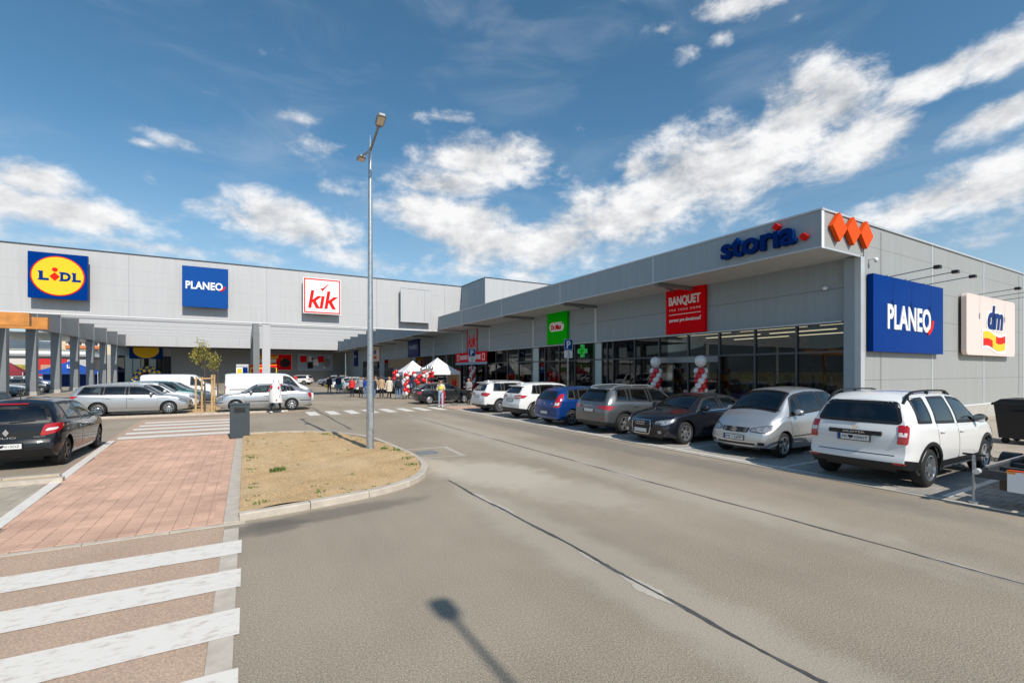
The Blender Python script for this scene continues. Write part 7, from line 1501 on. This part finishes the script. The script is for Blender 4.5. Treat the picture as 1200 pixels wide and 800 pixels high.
person('person in navy jacket and jeans walking next to the yellow bag', 8.0, 48.9, -1.5, 'cloth_navy', 'denim', 'cloth_black', 'hair_dark', 1.8, .1, .4)
person('person in red and blue far off under the canopy', 6.2, 74, -1.5, 'cloth_red', 'denim', 'cloth_black', 'hair_brown', 1.7, 0, .3)
person('person in grey top beside the blue tent', -20.4, 71, -.5, 'cloth_grey', 'cloth_black', 'cloth_black', 'hair_brown', 1.75)
person('person in dark top inside the blue tent', -22.6, 74.5, -1.4, 'cloth_black', 'denim', 'cloth_black', 'hair_brown', 1.75, 0, 0, (.8, .8))
CROWD = [('person in red jacket under the larger white tent', 13.6, 38.4, 'cloth_red', 'cloth_black', 1.7), ('person in black jacket under the larger white tent', 14.5, 38.9, 'cloth_black', 'denim', 1.76), ('person in white top beside the smaller white tent', 12.4, 41.6, 'cloth_white', 'denim', 1.68),
         ('person in grey coat under the smaller white tent', 13.6, 43.4, 'cloth_grey', 'cloth_black', 1.74), ('person in red top at the clothing shop door', 16.9, 39.6, 'cloth_red', 'denim', 1.7), ('person in beige top walking behind the courtyard row end', 10.4, 43.6, 'cloth_beige', 'cloth_navy', 1.72),
         ('person in navy top between the tents', 12.2, 39.4, 'cloth_navy', 'cloth_black', 1.8), ('person in blue top beside the red balloons', 11.5, 37.4, 'tent_blue', 'cloth_black', 1.66)]
for i, (lb, x, y, a, b, h) in enumerate(CROWD): person(lb, x, y, [1.2, -2.0, .4, 2.6, -1.2, -2.6, .9, 1.9][i], a, b, ['shoe_white', 'cloth_black'][i % 2], ['hair_dark', 'hair_brown', 'hair_blond'][i % 3], h, [.1, .15, 0, .3, 0, .1, .12, 0][i], [0, .3, 0, 0, .4, .5, 0, 0][i], [(.8, .2), (0, 0), (.5, .9), (0, 0), (.3, .3), (0, .2), (.9, .9), (0, 0)][i])
# walking person in a wide white costume
def costume(root, k):
    mb = MB(); n = 22; rows_ = []
    for (z, rx, ry, dx) in ((1.83, .03, .03, .02), (1.82, .09, .09, .02), (1.76, .135, .13, .02), (1.66, .145, .14, .02), (1.56, .125, .13, .01), (1.50, .17, .25, .0), (1.42, .23, .35, -.01), (1.2, .27, .40, -.02), (.95, .31, .41, -.02), (.72, .33, .42, .0), (.56, .32, .41, .02)):
        rows_.append([(dx + rx * cos(2 * pi * i / n) * (1 + .09 * sin(4 * i + z * 5)), ry * sin(2 * pi * i / n) * (1 + .08 * sin(3 * i + z * 7)), z * k / 1.03) for i in range(n)])
    vs = [p for r in rows_ for p in r]; mb.add(vs, [(q * n + i, q * n + (i + 1) % n, (q + 1) * n + (i + 1) % n, (q + 1) * n + i) for q in range(len(rows_) - 1) for i in range(n)]); g = mb.build('costume', 'cloth_white', root, 70)
    for a, z, s in ((-2.3, 1.40, .10), (-1.2, 1.36, .07), (-2.7, 1.22, .06), (-1.5, .70, .055), (-.6, 1.5, .06), (-2.0, 1.0, .03), (-1.0, .9, .03)):
        mb = MB(); mb.ball((.31 * cos(a) * 1.02, .41 * sin(a) * 1.02, z), s, 8, 6, .6, .6, 1); mb.build('red_patch', 'cloth_red', g, 180)
person('person walking in a wide white costume with red patches before the silver car', 1.35, 27.5, 0, 'cloth_white', 'cloth_black', 'shoe_white', 'hair_brown', 1.80, 0, 1.0, (.3, .3), extra=costume)
# ------------------------------------------------------------------ bicycle
t = thing('bicycle', 'dark bicycle pushed along between the dark car and the white cars', 'bicycle', (12.3, 27.9, .012), world=True); z = .012
c0, c1 = Vector((11.75, 28.1, .35)), Vector((12.75, 27.8, .35))
for c in (c0, c1):
    d = (c1 - c0).normalized(); mb = MB(); n = 28
    for i in range(n): a, b = 2 * pi * i / n, 2 * pi * (i + 1) / n; mb.cyl(c + (d * cos(a) + Vector((0, 0, 1)) * sin(a)) * .33, c + (d * cos(b) + Vector((0, 0, 1)) * sin(b)) * .33, .018, n=6, caps=False)
    o = mb.build('wheel', 'rubber', t, 60); mb = MB()
    for i in range(16): a = 2 * pi * i / 16; mb.cyl(c, c + (d * cos(a) + Vector((0, 0, 1)) * sin(a)) * .32, .003, n=4, caps=False)
    mb.build('spokes', 'chrome', o)
mb = MB(); bb = c0.lerp(c1, .42) + Vector((0, 0, -.05)); st = c0.lerp(c1, .30) + Vector((0, 0, .5)); hd = c0.lerp(c1, .82) + Vector((0, 0, .52))
for a, b in ((c0, bb), (bb, st), (c0, st), (st, hd), (bb, hd), (hd, c1)): mb.cyl(a, b, .016, n=8)
mb.build('frame', 'cloth_black', t); mb = MB(); mb.bbox(st.x - .13, st.y - .06, st.z + .1, st.x + .12, st.y + .06, st.z + .15, .02); mb.cyl(st, st + Vector((0, 0, .12)), .013, n=6); mb.build('saddle', 'black_plastic', t); mb = MB(); mb.cyl(hd, hd + Vector((0, 0, .16)), .013, n=6); mb.cyl(hd + Vector((-.08, -.28, .16)), hd + Vector((.08, .28, .16)), .012, n=6); mb.build('handlebar', 'chrome', t)
